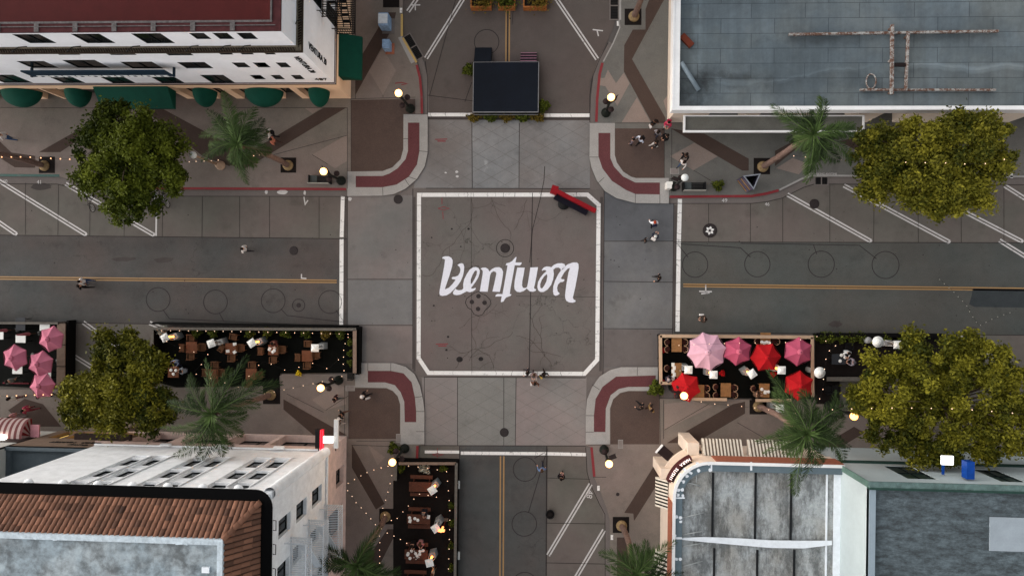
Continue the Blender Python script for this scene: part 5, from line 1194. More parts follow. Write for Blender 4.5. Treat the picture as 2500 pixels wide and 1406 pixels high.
string('string of bulbs crossing the far end of the road on the right', [(2290,676),(2330,712),(2360,742),(2375,770),(2392,795),(2430,775),(2475,760)], 4.6, 16, .03, dim=True)
# ---------------------------------------------------------------- parklets
m_turf = ground('black turf', (10,11,9), mott=.3, grain=.3, speck=0); m_deck = M('dark plank deck', (22,17,15), .85, .25, 3); m_pblk = M('black fence', (8,7,7), .8, .1, 3, spec=.1); m_cap = M('grey timber rail', (96,92,86), .9, .15, 4); m_cap2 = M('brown timber rail', (122,104,92), .9, .15, 4); m_capc = M('cream rail', (176,150,126), .85, .1, 4)
m_wood = M('table wood', (104,62,40), .6, .16, 5); m_wood2 = M('brown oak', (134,96,60), .6, .2, 6); m_wicker = M('tan wicker', (92,62,42), .85, .2, 10); m_darkwood = M('dark bench wood', (82,50,38), .7, .15, 5)
m_wm = M('white enamel', (222,222,218), .4, .04, 2); m_grey = M('grey panel', (140,142,142), .4, .06, 2); m_blkm = M('black powder coat', (20,20,21), .5, .1, 3)
def parklet(name, label, outline, floor_mat, rails, posts=True, extra=None):
    """rails: (x0,y0,x1,y1,width px,z top,rail mat,body mat)"""
    P_ = px(outline, .16); c = sum(P_, Vector((0,0,0)))/len(P_); t = thing(name, label, 'parklet', (c.x, c.y, 0))
    w = MB(); w.prism(P_, .001, .16); w.build('deck', floor_mat, t)
    for x0, y0, x1, y1, wd_, zt, rm, bm_ in rails:
        a, b_ = G(x0, y0, zt), G(x1, y1, zt); L = (b_-a).length; ang = math.atan2(b_.y-a.y, b_.x-a.x); c = (a+b_)/2
        w = MB(); w.cbox((c.x, c.y, zt/2+.05), (L, .10, zt-.15), ang)
        n = max(2, int(L/1.6))
        for k_ in range(n+1): p = a.lerp(b_, k_/n); w.cbox((p.x, p.y, zt/2+.04), (.12,.16,zt-.12), ang)
        w.build('fence_panel', bm_, t)
        w = MB(); w.cbox((c.x, c.y, zt), (L+.1, wd_, .05), ang); w.build('top_rail', rm, t)
    return t
pA_ = parklet('dining_parklet', 'dark turfed parklet of brown square tables fenced in black beside the crossing', [(376,800),(872,803),(872,908),(682,910),(682,940),(430,944),(376,930)], m_turf,
    [(376,801,868,803,.2,1.05,m_cap,m_pblk),(866,806,866,908,.28,1.05,m_cap2,m_pblk),(372,806,372,930,.2,1.0,m_cap,m_pblk)])
w = MB(); a, b_ = G(876,797,.5), G(876,912,.5); w.box((a.x-.12,b_.y,.002),(a.x+.14,a.y,.8)); a2 = G(376,797,.5); w.box((a2.x, a.y-.02,.002),(a.x-.12,a.y+.12,.8)); w.build('outer_planter', m_pblk, pA_)
pB_ = parklet('dining_parklet', 'cream railed patio with pink and red umbrellas on dark turf', [(1612,820),(1984,822),(1984,972),(1690,970),(1640,940),(1612,935)], m_turf,
    [(1613,819,1984,822,.24,1.05,m_capc,m_pblk),(1612,819,1613,934,.24,1.05,m_capc,m_pblk),(1983,824,1984,966,.22,1.05,m_capc,m_pblk),(1614,934,1652,934,.2,1.05,m_capc,m_pblk),(1690,973,1773,974,.22,1.05,m_capc,m_pblk),(1846,976,1930,976,.22,1.05,m_capc,m_pblk)])
pC_ = parklet('dining_parklet', 'dark plank parklet with mushroom heaters beside the cream railed patio', [(1992,815),(2300,817),(2300,922),(2050,922),(2050,985),(1992,985)], m_deck,
    [(2020,924,2100,924,.3,.5,m_cap,m_pblk),(1995,816,2300,818,.3,.75,m_pblk,m_pblk)])
pD_ = parklet('dining_parklet', 'dark plank parklet with picnic tables beside the lower road', [(968,1130),(1113,1130),(1110,1480),(960,1480),(960,1172),(968,1170)], m_deck,
    [(975,1130,1112,1130,.2,1.05,m_cap2,m_pblk),(1114,1130,1110,1480,.2,1.05,m_cap,m_pblk),(967,1132,966,1170,.16,1.0,m_cap,m_pblk)])
w = MB(); a, b_ = G(1119,1126,.4), G(1115,1480,.4); w.box((min(a.x,b_.x)-.06,b_.y,.003),(a.x+.0,a.y,.75)); c_ = G(968,1123,.4); w.box((c_.x,a.y,.003),(a.x,a.y+.14,.75)); w.build('outer_planter', m_pblk, pD_)
w = MB()
for y in (1182, 1355): p = G(1121, y, .3); w.box((p.x-.1,p.y-.3,.22),(p.x+.05,p.y+.3,.3))
w.build('reflector', m_wm, pD_)
pE_ = parklet('dining_parklet', 'dark patio with pink umbrellas behind wide brown plank rail at the left edge', [(-110,786),(140,786),(140,948),(-110,936)], m_turf,
    [(-110,787,140,788,.18,1.05,m_cap,m_pblk)])
w = MB(); a, b_ = G(139,786,1.0), G(157,948,1.0)
w.box((a.x,b_.y,.9),(b_.x,a.y,.98)); w.m = 1
for k_ in range(4): y = b_.y+.05+k_*(a.y-b_.y-.1)/3; w.box((a.x-.01,y-.03,.9),(b_.x+.01,y+.03,1.0))
w.box((b_.x,b_.y-.05,.003),(b_.x+.16,a.y+.16,.85)); w.box((a.x+.01,b_.y,.003),(a.x+.06,a.y,.9)); w.build('plank_counter', [m_cap2, m_pblk], pE_)
w = MB(); a, b_ = G(30,934,.3), G(70,934,.3); w.box((a.x-.8,a.y-.05,.16),(b_.x,a.y+.05,.3)); w.build('red_kerb_board', M('dark red board', (92,24,34)), pE_)
# planters and plants along the parklet fences
def mk_pl(lst, nm, lab, mat, grp, r=.38, h=.8, n=330):
    ordn = ['first','second','third','fourth','fifth','sixth','seventh']
    for i, q in enumerate(lst):
        x, y = q[0], q[1]; shrub(nm, q[2] if len(q) > 2 else lab.replace('#', ordn[i]), x, y, q[3] if len(q) > 3 else r, h, q[4] if len(q) > 4 else mat, n, .16, grp)
mk_pl([(480,812),(520,811),(610,812),(654,810),(698,812),(748,813),(832,815)], 'planter_shrub', '# green shrub from the left on the street rail of the dark parklet', lf_shrub, 'shrubs along the street rail')
mk_pl([(397,808,'white flowering shrub at the far corner of the dark parklet',.42,lf_wht),(795,814,'yellow leaved shrub on the street rail of the dark parklet',.42,lf_dry),(378,870,'tall green shrub at the tree end of the dark parklet',.4),(385,905,'green shrub beside the yellow green tree in the parklet corner',.4)], 'planter_shrub', '', lf_shrub, 'shrubs along the street rail')
mk_pl([(856,835),(856,862),(857,885)], 'planter_shrub', '# small shrub from the top at the brown end rail of the dark parklet', lf_shrub, 'shrubs at the end rail', .26, .7, 220)
mk_pl([(980,1142,'green shrub in the corner of the picnic parklet under the lamp'),(1082,1140,'green shrub at the top road corner of the picnic parklet'),(1037,1141,'white flowering plant at the top rail of the picnic parklet',.42,lf_wht)], 'planter_shrub', '', lf_shrub, 'picnic parklet plants', .3, .7, 260)
mk_pl([(1103,y) for y in (1232,1275,1330,1385)], 'planter_shrub', '# dark shrub from the top along the road rail of the picnic parklet', lf_shrub, 'picnic parklet plants', .27, .7, 220)
mk_pl([(x,822) for x in (2005,2030,2055,2080,2105)], 'grass_planter', '# feathery plant from the left on the street edge of the plank parklet', lf_shrub, 'feathery plants at the plank parklet', .42, .7, 330)
mk_pl([(2160,824),(2200,823),(2235,823)], 'grass_planter', '# dark plant from the left behind the mushroom heater at the street edge', lf_shrub, 'feathery plants at the plank parklet', .36, .7, 260)
for i, (x, y, l) in enumerate([(1620,852,'red flowers in a pot on the cream side rail'),(1620,931,'red flowers in a pot at the lamp corner of the patio'),(1763,910,'red flowers between the pyramid heaters on the patio floor'),(1888,912,'red flowers beside the red umbrella on the patio floor')]): shrub('potted_flower', l, x, y, .2, .5, lf_red, 170, .16, 'red flower pots', leaf=.06, cat='flowers', pot=m_brick)
shrub('flower_bunch', 'yellow flowers on the pavement edge of the dark parklet', 729, 911, .2, .4, lf_yfl, 150, PZ, leaf=.07, cat='flowers', pot=m_blkm)
shrub('round_shrub', 'round clipped green shrub between the dark bench and the triangular sign', 1753, 452, .42, .7, lf_shrub, 700, PZ, leaf=.06, pot=m_blkm)
shrub('potted_palm', 'bushy green plant in front of the cream patio corner', 1601, 947, .55, 1.0, lf_shrub, 900, PZ, leaf=.09, pot=m_blkm)
shrub('lamp_shrub', 'dark green bush beside the lit lamp at the picnic parklet corner', 961, 1093, .42, .9, lf_shrub, 560, PZ, leaf=.08)
shrub('stage_shrub', 'green shrub against the left side of the navy stage', 1144, 170, .46, .8, lf_shrub, 600, 0, leaf=.08, group='shrubs around the stage')
shrub('stage_shrub', 'green shrub against the right front corner of the navy stage', 1328, 258, .46, .8, lf_shrub, 600, 0, leaf=.08, group='shrubs around the stage')
for i, x in enumerate((1157,1198,1237,1275,1313)): shrub('stage_shrub', '%s low spiky plant from the left along the front of the navy stage' % ('first','second','third','fourth','fifth')[i], x, 287, .48, .55, lf_shrub if i % 2 else lf_dry, 520, 0, leaf=.08, group='front row stage plants', squash=(1.1,.6))
# ---------------------------------------------------------------- tables, chairs, heaters, umbrellas
def mk(name, label, cat): return thing(name, label, cat, (0,0,0))
def table(name, lx, ly, mat, hgt=.75, label='', cat='table', ped=True):
    t = mk(name, label, cat); w = MB(); w.box((-lx/2,-ly/2,hgt-.04),(lx/2,ly/2,hgt)); w.build('tabletop', mat, t)
    for sx in (-1,1):
        for sy in (-1,1): w = MB(); w.box((sx*(lx/2-.1)-.03,sy*(ly/2-.1)-.03,0),(sx*(lx/2-.1)+.03,sy*(ly/2-.1)+.03,hgt-.04)); w.build('leg', m_blkm, t)
    return t
def chair(name, mat, arms=True, label='', cat='chair'):     # faces +y
    t = mk(name, label, cat); w = MB(); w.box((-.23,-.22,.42),(.23,.24,.47)); w.build('seat', mat, t)
    w = MB(); w.box((-.24,-.29,.47),(.24,-.235,.86)); w.build('backrest', mat, t)
    if arms:
        for s in (-1,1): w = MB(); w.box((s*.27-.03,-.24,.62),(s*.27+.03,.2,.66)); w.box((s*.27-.02,.15,.44),(s*.27+.02,.19,.62)); w.build('armrest', mat, t)
    for sx in (-1,1):
        for sy in (-1,1): w = MB(); w.box((sx*.2-.02,sy*.19-.02,0),(sx*.2+.02,sy*.19+.02,.42)); w.build('leg', mat, t)
    return t
def rchair():
    t = mk('bistro_chair', '', 'chair'); w = MB(); w.lathe([(.2,.43),(.22,.46),(.2,.48)], (0,0), 14); w.build('seat', M('dark red seat', (60,30,26)), t)
    w = MB(); w.tube([(.25*math.cos(a), -.02+.25*math.sin(a), .86) for a in [math.pi+math.pi*k_/10 for k_ in range(11)]], .022, 6)
    for a in (math.pi, 1.25*math.pi, 1.5*math.pi, 1.75*math.pi, 2*math.pi): w.tube([(.25*math.cos(a), -.02+.25*math.sin(a), .86),(.2*math.cos(a), -.02+.2*math.sin(a), .46)], .014, 5)
    w.build('backrest', M('bent wood', (150,120,96), .5), t)
    for a in (.8,2.3,3.9,5.5): w = MB(); w.tube([(.16*math.cos(a),.16*math.sin(a),.44),(.2*math.cos(a),.2*math.sin(a),0)], .015, 5); w.build('leg', m_blkm, t)
    return t
PT = Proto(table('square_table', .84, .84, m_wood)); PC = Proto(chair('wicker_armchair', m_wicker))
def zz(x, y, z=.16, h=.0):
    g = G(x, y, z+h); return Vector((g.x, g.y, z))
tw = [('brown square table nearest the tree end with four chairs', 467, 847, .86, [(467,824,180),(445,848,-90),(495,846,90),(467,868,0)]),
 ('brown square table covered in plates and boxes beside the second heater', 563, 850, .84, [(571,822,190),(541,848,-60),(589,848,90),(567,872,0)]),
 ('brown square table with white plates and a person at its street side', 667, 853, .78, [(636,856,-90),(690,852,90),(668,876,0)]),
 ('bright brown square table under the heater nearest the end rail', 750, 868, .84, [(753,839,180),(727,871,-90),(773,866,90),(751,890,0)]),
 ('orange brown square table left of the palm frond', 520, 912, .76, [(526,890,180),(500,908,-90),(541,908,90),(524,931,20)]),
 ('orange brown square table right of the palm frond', 613, 912, .84, [(617,890,180),(634,914,90),(608,934,0)]),
 ('reddish brown square table with two diners at the tree end', 423, 907, .84, [])]
dirs = {180:'street side', 190:'street side', -90:'left side', -60:'left side', 90:'right side', 0:'pavement side', 20:'pavement side'}
short = {l[0]: n for l, n in zip(tw, ('empty table by the flaming heater','plate covered table by the second heater','plate table with a seated person','bright table by the end rail','orange table left of the palm frond','orange table right of the palm frond','reddish diners table'))}
for lab, x, y, s, ch in tw:
    PT.put(zz(x,y,.16,.75), 0, lab, 'square tables of the dark parklet', (s/.84,s/.84,1))
    for cx, cy, a in ch: PC.put(zz(cx,cy,.16,.5), R(-a), 'armchair at the %s of the %s' % (dirs[a], short[lab]), 'wicker armchairs of the dark parklet')
PT2 = Proto(table('oak_table', .74, 1.02, m_wood2)); PB = Proto(rchair())
ot = [('oak table in the street corner of the cream railed patio', 1652, 841, [(1630,834,90),(1630,851,90),(1669,834,-90),(1669,851,-90)]), ('oak table set with menus between the side rail and a heater', 1652, 902, [(1629,897,90)]),
 ('oak table half under the red umbrella by the lamp', 1707, 955, [(1722,946,-90),(1722,964,-90)]), ('oak table with four bistro chairs at the pavement rail', 1772, 951, [(1748,943,90),(1748,963,90),(1790,945,-90),(1790,962,-90)]),
 ('oak table with plates behind the street side red umbrella', 1869, 828, [(1849,832,90),(1892,832,-90)]), ('oak table with white plates beside the palm frond', 1866, 952, [(1840,947,90)])]
short = {l[0]: n for l, n in zip(ot, ('oak table in the street corner','oak table set with menus','oak table under the red umbrella','oak table at the pavement rail','oak table behind the red umbrella','oak table beside the palm frond'))}
for lab, x, y, ch in ot:
    PT2.put(zz(x,y,.16,.75), 0, lab, 'oak tables of the cream railed patio')
    for i, (cx, cy, a) in enumerate(ch): PB.put(zz(cx,cy,.16,.6), R(-a), '%s bistro chair %s the %s' % (('upper','lower')[i % 2] if len(ch) > 1 else 'lone', 'left of' if a == 90 else 'right of', short[lab]), 'bistro chairs of the cream railed patio')
def picnic():
    t = mk('picnic_table', '', 'picnic table')
    for i in range(5): w = MB(); 
    w = MB()
    for i in range(5): w.box((-.88,-.36+i*.146,.72),(.88,-.36+i*.146+.138,.76))
    w.build('tabletop', m_darkwood, t)
    for s in (-1,1):
        w = MB(); w.box((-.85,s*.66-.14,.42),(.85,s*.66+.14,.46)); w.build('bench', m_darkwood, t)
        w = MB(); w.box((s*.6-.03,-.7,.34),(s*.6+.03,.7,.41)); w.box((s*.6-.03,-.35,0),(s*.6+.03,-.28,.72)); w.box((s*.6-.03,.28,0),(s*.6+.03,.35,.72)); w.build('trestle', m_darkwood, t)
    return t
PP = Proto(picnic())
for x, y, lab in ((1027,1187,'empty picnic table nearest the crossing in the plank parklet'),(1022,1266,'picnic table with white plates and one diner leaning over it'),(1016,1352,'picnic table crowded with dishes and glasses'),(1012,1420,'picnic table cut by the bottom edge of the picture')): PP.put(zz(x,y,.16,.75), 0, lab, 'picnic tables of the plank parklet')
flame = glow('gas flame', (255,140,50), 5.); hot_panel = M('warm panel', (190,140,110), .5)
def heater(fl):
    t = mk('pyramid_heater', '', 'patio heater'); w = MB(); w.cbox((0,0,.38),(.5,.5,.76),0,.82); w.build('cabinet', m_grey, t)
    w = MB()
    for sx in (-1,1):
        for sy in (-1,1): w.tube([(sx*.2,sy*.2,.76),(sx*.07,sy*.07,2.1)], .018, 5)
    w.build('frame', m_wm, t)
    w = MB(); w.lathe([(.06,.78),(.06,2.05)], (0,0), 8); w.build('glass_tube', M('heater glass', (120,110,100), .1), t)
    if fl: w = MB(); w.lathe([(.005,.8),(.075,1.0),(.065,1.4),(.07,1.7),(.004,1.95)], (0.0,0), 8); w.build('flame', flame, t)
    w = MB(); w.cbox((0,0,2.14),(.56,.56,.06)); w.cbox((0,0,2.22),(.5,.5,.1),0,.35); w.build('hood', m_wm, t)
    return t
HF, HN = Proto(heater(True)), Proto(heater(False))
for x, y, a, fl, lab in ((404,823,30,1,'flaming pyramid heater in the flowered corner of the dark parklet'),(517,837,20,0,'unlit pyramid heater beside the empty armchair in the dark parklet'),(616,836,35,1,'flaming pyramid heater between the two busy tables of the dark parklet'),(770,848,0,0,'white pyramid heater over the bright brown table near the end rail'),
  (1680,901,0,0,'white pyramid heater beside the oak table set with menus'),(1741,913,0,1,'white pyramid heater in front of the pale pink umbrella'),(1835,911,35,1,'tilted square pyramid heater between the pink and red umbrellas'),(1907,902,0,1,'white pyramid heater right of the street side red umbrella'),
  (1056,1194,35,1,'flaming pyramid heater at the end of the empty picnic table'),(1064,1287,35,0,'unlit pyramid heater between the two busy picnic tables'),(1049,1371,15,1,'flaming pyramid heater beside the table crowded with dishes'),(2190,840,0,0,'white pyramid heater half under the tree by the mushroom heater'),(1903,995,0,0,'white pyramid heater under the palm fronds below the patio')):
    (HF if fl else HN).put(zz(x,y,.16,2.05), R(a), lab, 'pyramid patio heaters')
def mush():
    t = mk('mushroom_heater', '', 'patio heater'); w = MB(); w.lathe([(.24,0),(.24,.7),(.1,.78)], (0,0), 16); w.build('base', m_grey, t); w = MB(); w.lathe([(.035,.78),(.035,1.85)], (0,0), 8); w.build('pole', m_grey, t)
    w = MB(); w.lathe([(.1,1.85),(.1,2.05)], (0,0), 12); w.build('burner', flame, t); w = MB(); w.lathe([(.40,2.08),(.39,2.1),(.2,2.2),(.19,2.24),(.12,2.25),(.03,2.3)], (0,0), 28); w.build('hood', m_wm, t); return t
PM = Proto(mush())
PM.put(zz(2142,833,.16,2.0), 0, 'mushroom heater glowing at the street edge of the plank parklet', 'mushroom heaters'); PM.put(zz(2000,908,.16,2.0), 0, 'white mushroom heater against the cream side rail', 'mushroom heaters')
w_t = thing('neon_heater', 'tall narrow orange glowing stand beside the road rail of the picnic parklet', 'patio heater', zz(1088,1270,.16,.3)); L_ = w_t.location
w = MB(); w.cbox((L_.x,L_.y,.22),(.32,.22,.12)); w.build('base', m_cap2, w_t); w = MB(); w.tube([(L_.x,L_.y,.28),(L_.x,L_.y,1.7)], .03, 8); w.build('pole', M('red pole', (96,30,20), .6), w_t)
w = MB(); w.cbox((L_.x,L_.y,2.25),(.12,.1,1.0)); w.cbox((L_.x,L_.y,2.5),(.46,.1,.3)); w.build('heat_panel', glow('orange heat panel', (255,140,80), 1.3), w_t)

def umbrella(n, r, col, cap_=None, hgt=2.45, folded=False):
    t = mk('patio_umbrella', '', 'umbrella'); m_ = M('canvas %d %d %d' % col, col, .85, .08, 2)
    w = MB(); w.lathe([(.24,0),(.24,.08),(.04,.1)], (0,0), 14); w.build('base', m_blkm, t)
    w = MB(); w.lathe([(.022,.1),(.022,hgt+.02)], (0,0), 8); w.build('pole', m_wood, t)
    w = MB()
    if folded:
        w.lathe([(.03,1.1),(.13,1.25),(.1,1.8),(.04,hgt)], (0,0), 10); w.build('canopy', m_, t); return t
    ap = (0,0,hgt); K_ = 6
    for k_ in range(n):
        a0, a1 = 2*math.pi*k_/n, 2*math.pi*(k_+1)/n
        for j in range(K_):
            def pt(s, u):   # s along the rib, u across the panel
                rad = r*s; a = a0+(a1-a0)*u; c0 = Vector((math.cos(a0),math.sin(a0))); c1 = Vector((math.cos(a1),math.sin(a1))); q = c0.lerp(c1, u)*rad*(1-.07*s*math.sin(math.pi*u)); return (q.x, q.y, hgt-.5*s**1.2 - .06*s*math.sin(math.pi*u)*s)
            for i in range(4): w.quad(pt(j/K_,i/4), pt((j+1)/K_,i/4), pt((j+1)/K_,(i+1)/4), pt(j/K_,(i+1)/4))
        w.quad(pt(1,0), pt(1,1), (*pt(1,1)[:2], pt(1,1)[2]-.05), (*pt(1,0)[:2], pt(1,0)[2]-.05))
    w.build('canopy', m_, t)
    w = MB(); w.lathe([(.24,hgt-.06),(.2,hgt-.01),(.1,hgt+.04),(.02,hgt+.06)], (0,0), n); w.build('vent_cap', M('canvas %d %d %d' % (cap_ or col), cap_ or col, .85, .1, 2), t)
    w = MB(); w.ball((0,0,hgt+.09), .035, 8, 6); w.build('finial', m_blkm, t)
    for k_ in range(n): w = MB(); a = 2*math.pi*k_/n; w.tube([(0,0,hgt-.03),(r*.98*math.cos(a),r*.98*math.sin(a),hgt-.53)], .01, 4, False); w.build('rib', m_blkm, t)
    return t
pink, dpink, red, pale = (176,102,122), (166,74,98), (164,20,26), (200,156,172)
UP = Proto(umbrella(6, 1.03, pink, (176,100,120))); ZU = 2.1
for x, y, a, lab in ((117,827,20,'pink umbrella nearest the wide brown plank rail'),(28,873,35,'pink umbrella cut close to the left edge of the picture'),(91,888,22,'pink umbrella in the middle of the left patio cluster'),(95,942,8,'pink umbrella lowest in the left patio cluster near the pavement')): UP.put(zz(x,y,.16,ZU+.2), R(a), lab, 'pink patio umbrellas')
UF = Proto(umbrella(6, 1.0, (150,84,90), folded=True)); UF.put(zz(62,815,.16,1.6), 0, 'folded dusty pink umbrella leaning beside the white table', 'folded umbrellas'); UF.put(zz(6,806,.16,1.6), 0, 'folded dusty pink umbrella at the left edge of the picture', 'folded umbrellas')
o = Proto(umbrella(8, 1.42, pale, (200,156,172))); o.put(zz(1728,858,.16,ZU+.2), R(12), 'large pale pink umbrella, biggest on the cream railed patio')
o = Proto(umbrella(6, 1.06, dpink, (190,96,118))); o.put(zz(1804,857,.16,ZU+.2), R(24), 'rose umbrella between the large pale pink and the red one', 'rose umbrellas'); o.put(zz(1953,858,.16,ZU+.2), R(26), 'rose umbrella against the right hand cream rail', 'rose umbrellas')
o = Proto(umbrella(6, 1.1, red)); o.put(zz(1873,872,.16,ZU+.2), R(4), 'red umbrella on the street side of the patio', 'red umbrellas'); o.put(zz(1677,946,.16,ZU+.2), R(44), 'red umbrella under the lit lamp at the patio corner', 'red umbrellas'); o.put(zz(1955,942,.16,ZU+.2), R(26), 'red umbrella half covered by palm fronds', 'red umbrellas')
# white tables of the left patio, dark table of the plank parklet
WT = Proto(table('white_table', .8, .6, m_wm))
for x, y, lab in ((50,826,'white table beside the folded pink umbrella'),(109,797,'white table behind the pink umbrella by the plank rail'),(-4,818,'white table cut by the left edge of the picture'),(42,902,'white table under the left edge pink umbrella'),(112,915,'white table between the two lowest pink umbrellas')): WT.put(zz(x,y,.16,.75), 0, lab, 'white patio tables')
WT2 = Proto(table('dark_table', 1.0, .75, M('dark slate top', (48,50,54), .4))); WT2.put(zz(2048,876,.16,.75), 0, 'dark table with white crockery on the plank parklet', 'dark tables'); WT2.put(zz(50,790,.16,.75), R(90), 'dark table beside the fence of the left patio', 'dark tables')
SB = Proto(chair('dark_chair', m_blkm, label='')); SB.put(zz(2072,846,.16,.5), R(180), 'dark armchair behind the diner in white on the plank parklet', 'dark armchairs'); SB.put(zz(2022,950,.16,.5), 0, 'dark armchair left below the mushroom heater', 'dark armchairs'); SB.put(zz(2040,948,.16,.5), 0, 'dark armchair right below the mushroom heater', 'dark armchairs')
# crockery
def plate(): w = MB(); w.lathe([(.06,0),(.12,.012),(.125,.02),(.06,.012)], (0,0), 14); return w.build('plate', m_wm)
PL = Proto(tag(plate(), '', 'plate'))
m_paper = M('paper white', (222,220,214), .8, .05, 3)
def tray(): w = MB(); w.box((-.14,-.11,0),(.14,.11,.012)); w.box((-.06,-.03,.012),(.08,.06,.04)); return w.build('food_tray', m_paper)
TR = Proto(tag(tray(), '', 'tray'))
def glass_(): w = MB(); w.lathe([(.03,0),(.035,.13),(.028,.13)], (0,0), 8); return w.build('drinking_glass', M('glassware', (200,196,190), .1))
GL = Proto(tag(glass_(), '', 'glass')); TZ_ = .16+.755; crk = random.Random(9)
def dish(p, x, y, lab, grp, a=0): p.put(Vector((*G(x,y,TZ_)[:2], TZ_)), R(a), lab, grp)
for x, y, a in ((573,839,5),(573,858,35),(556,856,10)): dish(TR, x, y, 'white food tray on the busy parklet table by the second heater', 'food trays on the busy table', a)
for x, y in ((671,848),(670,855),(666,858)): dish(PL, x, y, 'white plate on the square table with the seated person', 'plates on the occupied square table')
dish(TR, 658, 851, 'folded white napkin tray on the square table with plates', 'single trays', 70)
for x, y in ((1000,1262),(1013,1264),(1020,1268)): dish(PL, x, y, 'white plate on the picnic table with one diner', 'plates on the diner picnic table')
for x, y in ((1046,1260),(1001,1270)): dish(TR, x, y, 'white paper on the picnic table with one diner', 'papers on the diner picnic table', 80)
for k_ in range(9): dish(PL, 995+crk.uniform(0,42), 1340+crk.uniform(0,24), 'white plate among the dishes of the crowded picnic table', 'plates on the crowded picnic table')
for k_ in range(7): dish(GL, 995+crk.uniform(0,42), 1340+crk.uniform(0,24), 'glass among the dishes of the crowded picnic table', 'glasses on the crowded picnic table')
for x, y in ((1860,949),(1876,955)): dish(PL, x, y, 'white plate on the oak table beside the palm frond', 'plates on the palm side oak table')
dish(TR, 1868, 956, 'white tray on the oak table beside the palm frond', 'single trays', 85)
for k_ in range(4): dish(PL, 1860+k_*6, 834+k_%2*2, 'white plate on the oak table behind the red umbrella', 'plates on the street side oak table')
for x, y in ((1660,903),(1654,921)): dish(GL, x, y, 'glass on the oak table set with menus', 'glasses on the menu table')
for k_ in range(5): dish(TR, 1643+(k_%2)*3, 889+k_*8, 'dark red menu card on the oak table by the side rail', 'menu cards', 90)
for x, y in ((418,902),(424,912),(430,903)): dish(PL, x, y, 'white plate on the reddish table with two diners', 'plates on the reddish table')
for x, y in ((2054,866),(2063,871),(2051,880)): dish(PL, x, y, 'white plate on the dark table of the plank parklet', 'plates on the dark table')
# ---------------------------------------------------------------- stage, planters, covers, furniture, signs
st = thing('stage', 'square navy covered stage platform with silver edges beside the top crossing', 'stage', G(1235,212,0))
a, b_ = G(1157,152,.9), G(1313,272,.9); mn = M('navy stage skin', (12,18,28), .75, .2, .6); mn2 = M('navy skirt', (14,22,36), .8)
w = MB(); w.box((a.x,b_.y,.82),(b_.x,a.y,.9)); w.build('deck', mn, st); w = MB(); w.box((a.x+.03,b_.y+.03,.05),(b_.x-.03,a.y-.03,.82)); w.build('skirt', mn2, st)
for q in ((a.x-.05,b_.y-.05,a.x,a.y),(b_.x,b_.y-.05,b_.x+.05,a.y),(a.x,b_.y-.06,b_.x,b_.y),(a.x,a.y,b_.x,a.y+.025)): w = MB(); w.box((q[0],q[1],.8),(q[2],q[3],.93)); w.build('edge_rail', M('dull silver', (120,120,122), .4), st)
w = MB(); w.box((a.x, b_.y-.16,.5),(b_.x,b_.y-.12,.56)); w.build('edge_rail', M('dull silver', (120,120,122), .4), st)
c0_, c1_ = G(1160,116,.05), G(1198,150,.85)
w = MB(); w.quad((c0_.x,c0_.y,.06),(c1_.x,c0_.y,.06),(c1_.x,a.y+.03,.86),(c0_.x,a.y+.03,.86)); w.quad((c0_.x,c0_.y,.06),(c0_.x,a.y+.03,.86),(c0_.x,a.y+.03,.01),(c0_.x,c0_.y,.01)); w.quad((c1_.x,c0_.y,.06),(c1_.x,a.y+.03,.86),(c1_.x,a.y+.03,.01),(c1_.x,c0_.y,.01)); w.quad((c0_.x,c0_.y,.06),(c1_.x,c0_.y,.06),(c1_.x,c0_.y,.01),(c0_.x,c0_.y,.01)); w.build('ramp', mn, st)
c0_, c1_ = G(1271,127,.3), G(1310,150,.8); w = MB()
for k_ in range(4): w.m = 0; y1 = c0_.y-(k_)*.27; w.box((c0_.x,y1-.25,.02),(c1_.x,y1,.2+.2*k_)); w.m = 1; w.box((c0_.x,y1-.04,.201+.2*k_),(c1_.x,y1+.005,.21+.2*k_))
w.build('steps', [M('step dark', (38,26,34)), M('step edge', (150,110,126))], st)
for x0, x1, y1, lab, mt_ in ((1150,1200,22,'orange wooden planter with trailing plants, left of three at the top edge',lf_dry),(1217,1258,22,'orange wooden planter with a dark oval tub, middle one at the top edge',lf_shrub),(1278,1335,22,'orange wooden planter with spilling grass, right of three at the top edge',lf_dry)):
    a, b_ = G(x0,-22,.3), G(x1,y1,.3); t = thing('wooden_planter', lab, 'planter', ((a.x+b_.x)/2,(a.y+b_.y)/2,0), group='wooden planters at the top edge')
    w = MB(); mo = M('orange timber', (150,92,50), .8, .2, 5)
    w.box((a.x,b_.y,0),(b_.x,b_.y+.12,.62)); w.box((a.x,a.y-.12,0),(b_.x,a.y,.62)); w.box((a.x,b_.y+.12,0),(a.x+.1,a.y-.12,.62)); w.box((b_.x-.1,b_.y+.12,0),(b_.x,a.y-.12,.62)); w.build('box', mo, t)
    w = MB(); w.box((a.x+.1,b_.y+.12,.3),(b_.x-.1,a.y-.12,.45)); w.build('soil', g_soil, t)
    n = 700; rs = np.random.RandomState(x0); cx = (a.x+b_.x)/2 + (.35 if x0 > 1270 else .25 if x0 < 1160 else 0); C = np.stack([cx+rs.normal(size=n)*.42, (a.y+b_.y)/2+rs.normal(size=n)*.4, .55+rs.uniform(0,.4,n)], 1); leaf_mesh('foliage', C, .08, mt_, t, x0, np.clip(rs.normal(.5,.25,n),0,1), .2)
m_mh = M('cast iron', (44,38,38), .6, .2, 12); 
def cover(r):
    w = MB(); w.lathe([(r,0),(r,.02),(r*.9,.022)], (0,0), 28); w.m = 1
    for k_ in range(-3,4): 
        L = math.sqrt(max(0,(r*.8)**2-(k_*r*.24)**2)); w.box((-L,k_*r*.24-.015,.022),(L,k_*r*.24+.015,.028))
    return w.build('manhole_cover', [m_mh, M('cast iron ribs', (54,48,48), .6)])
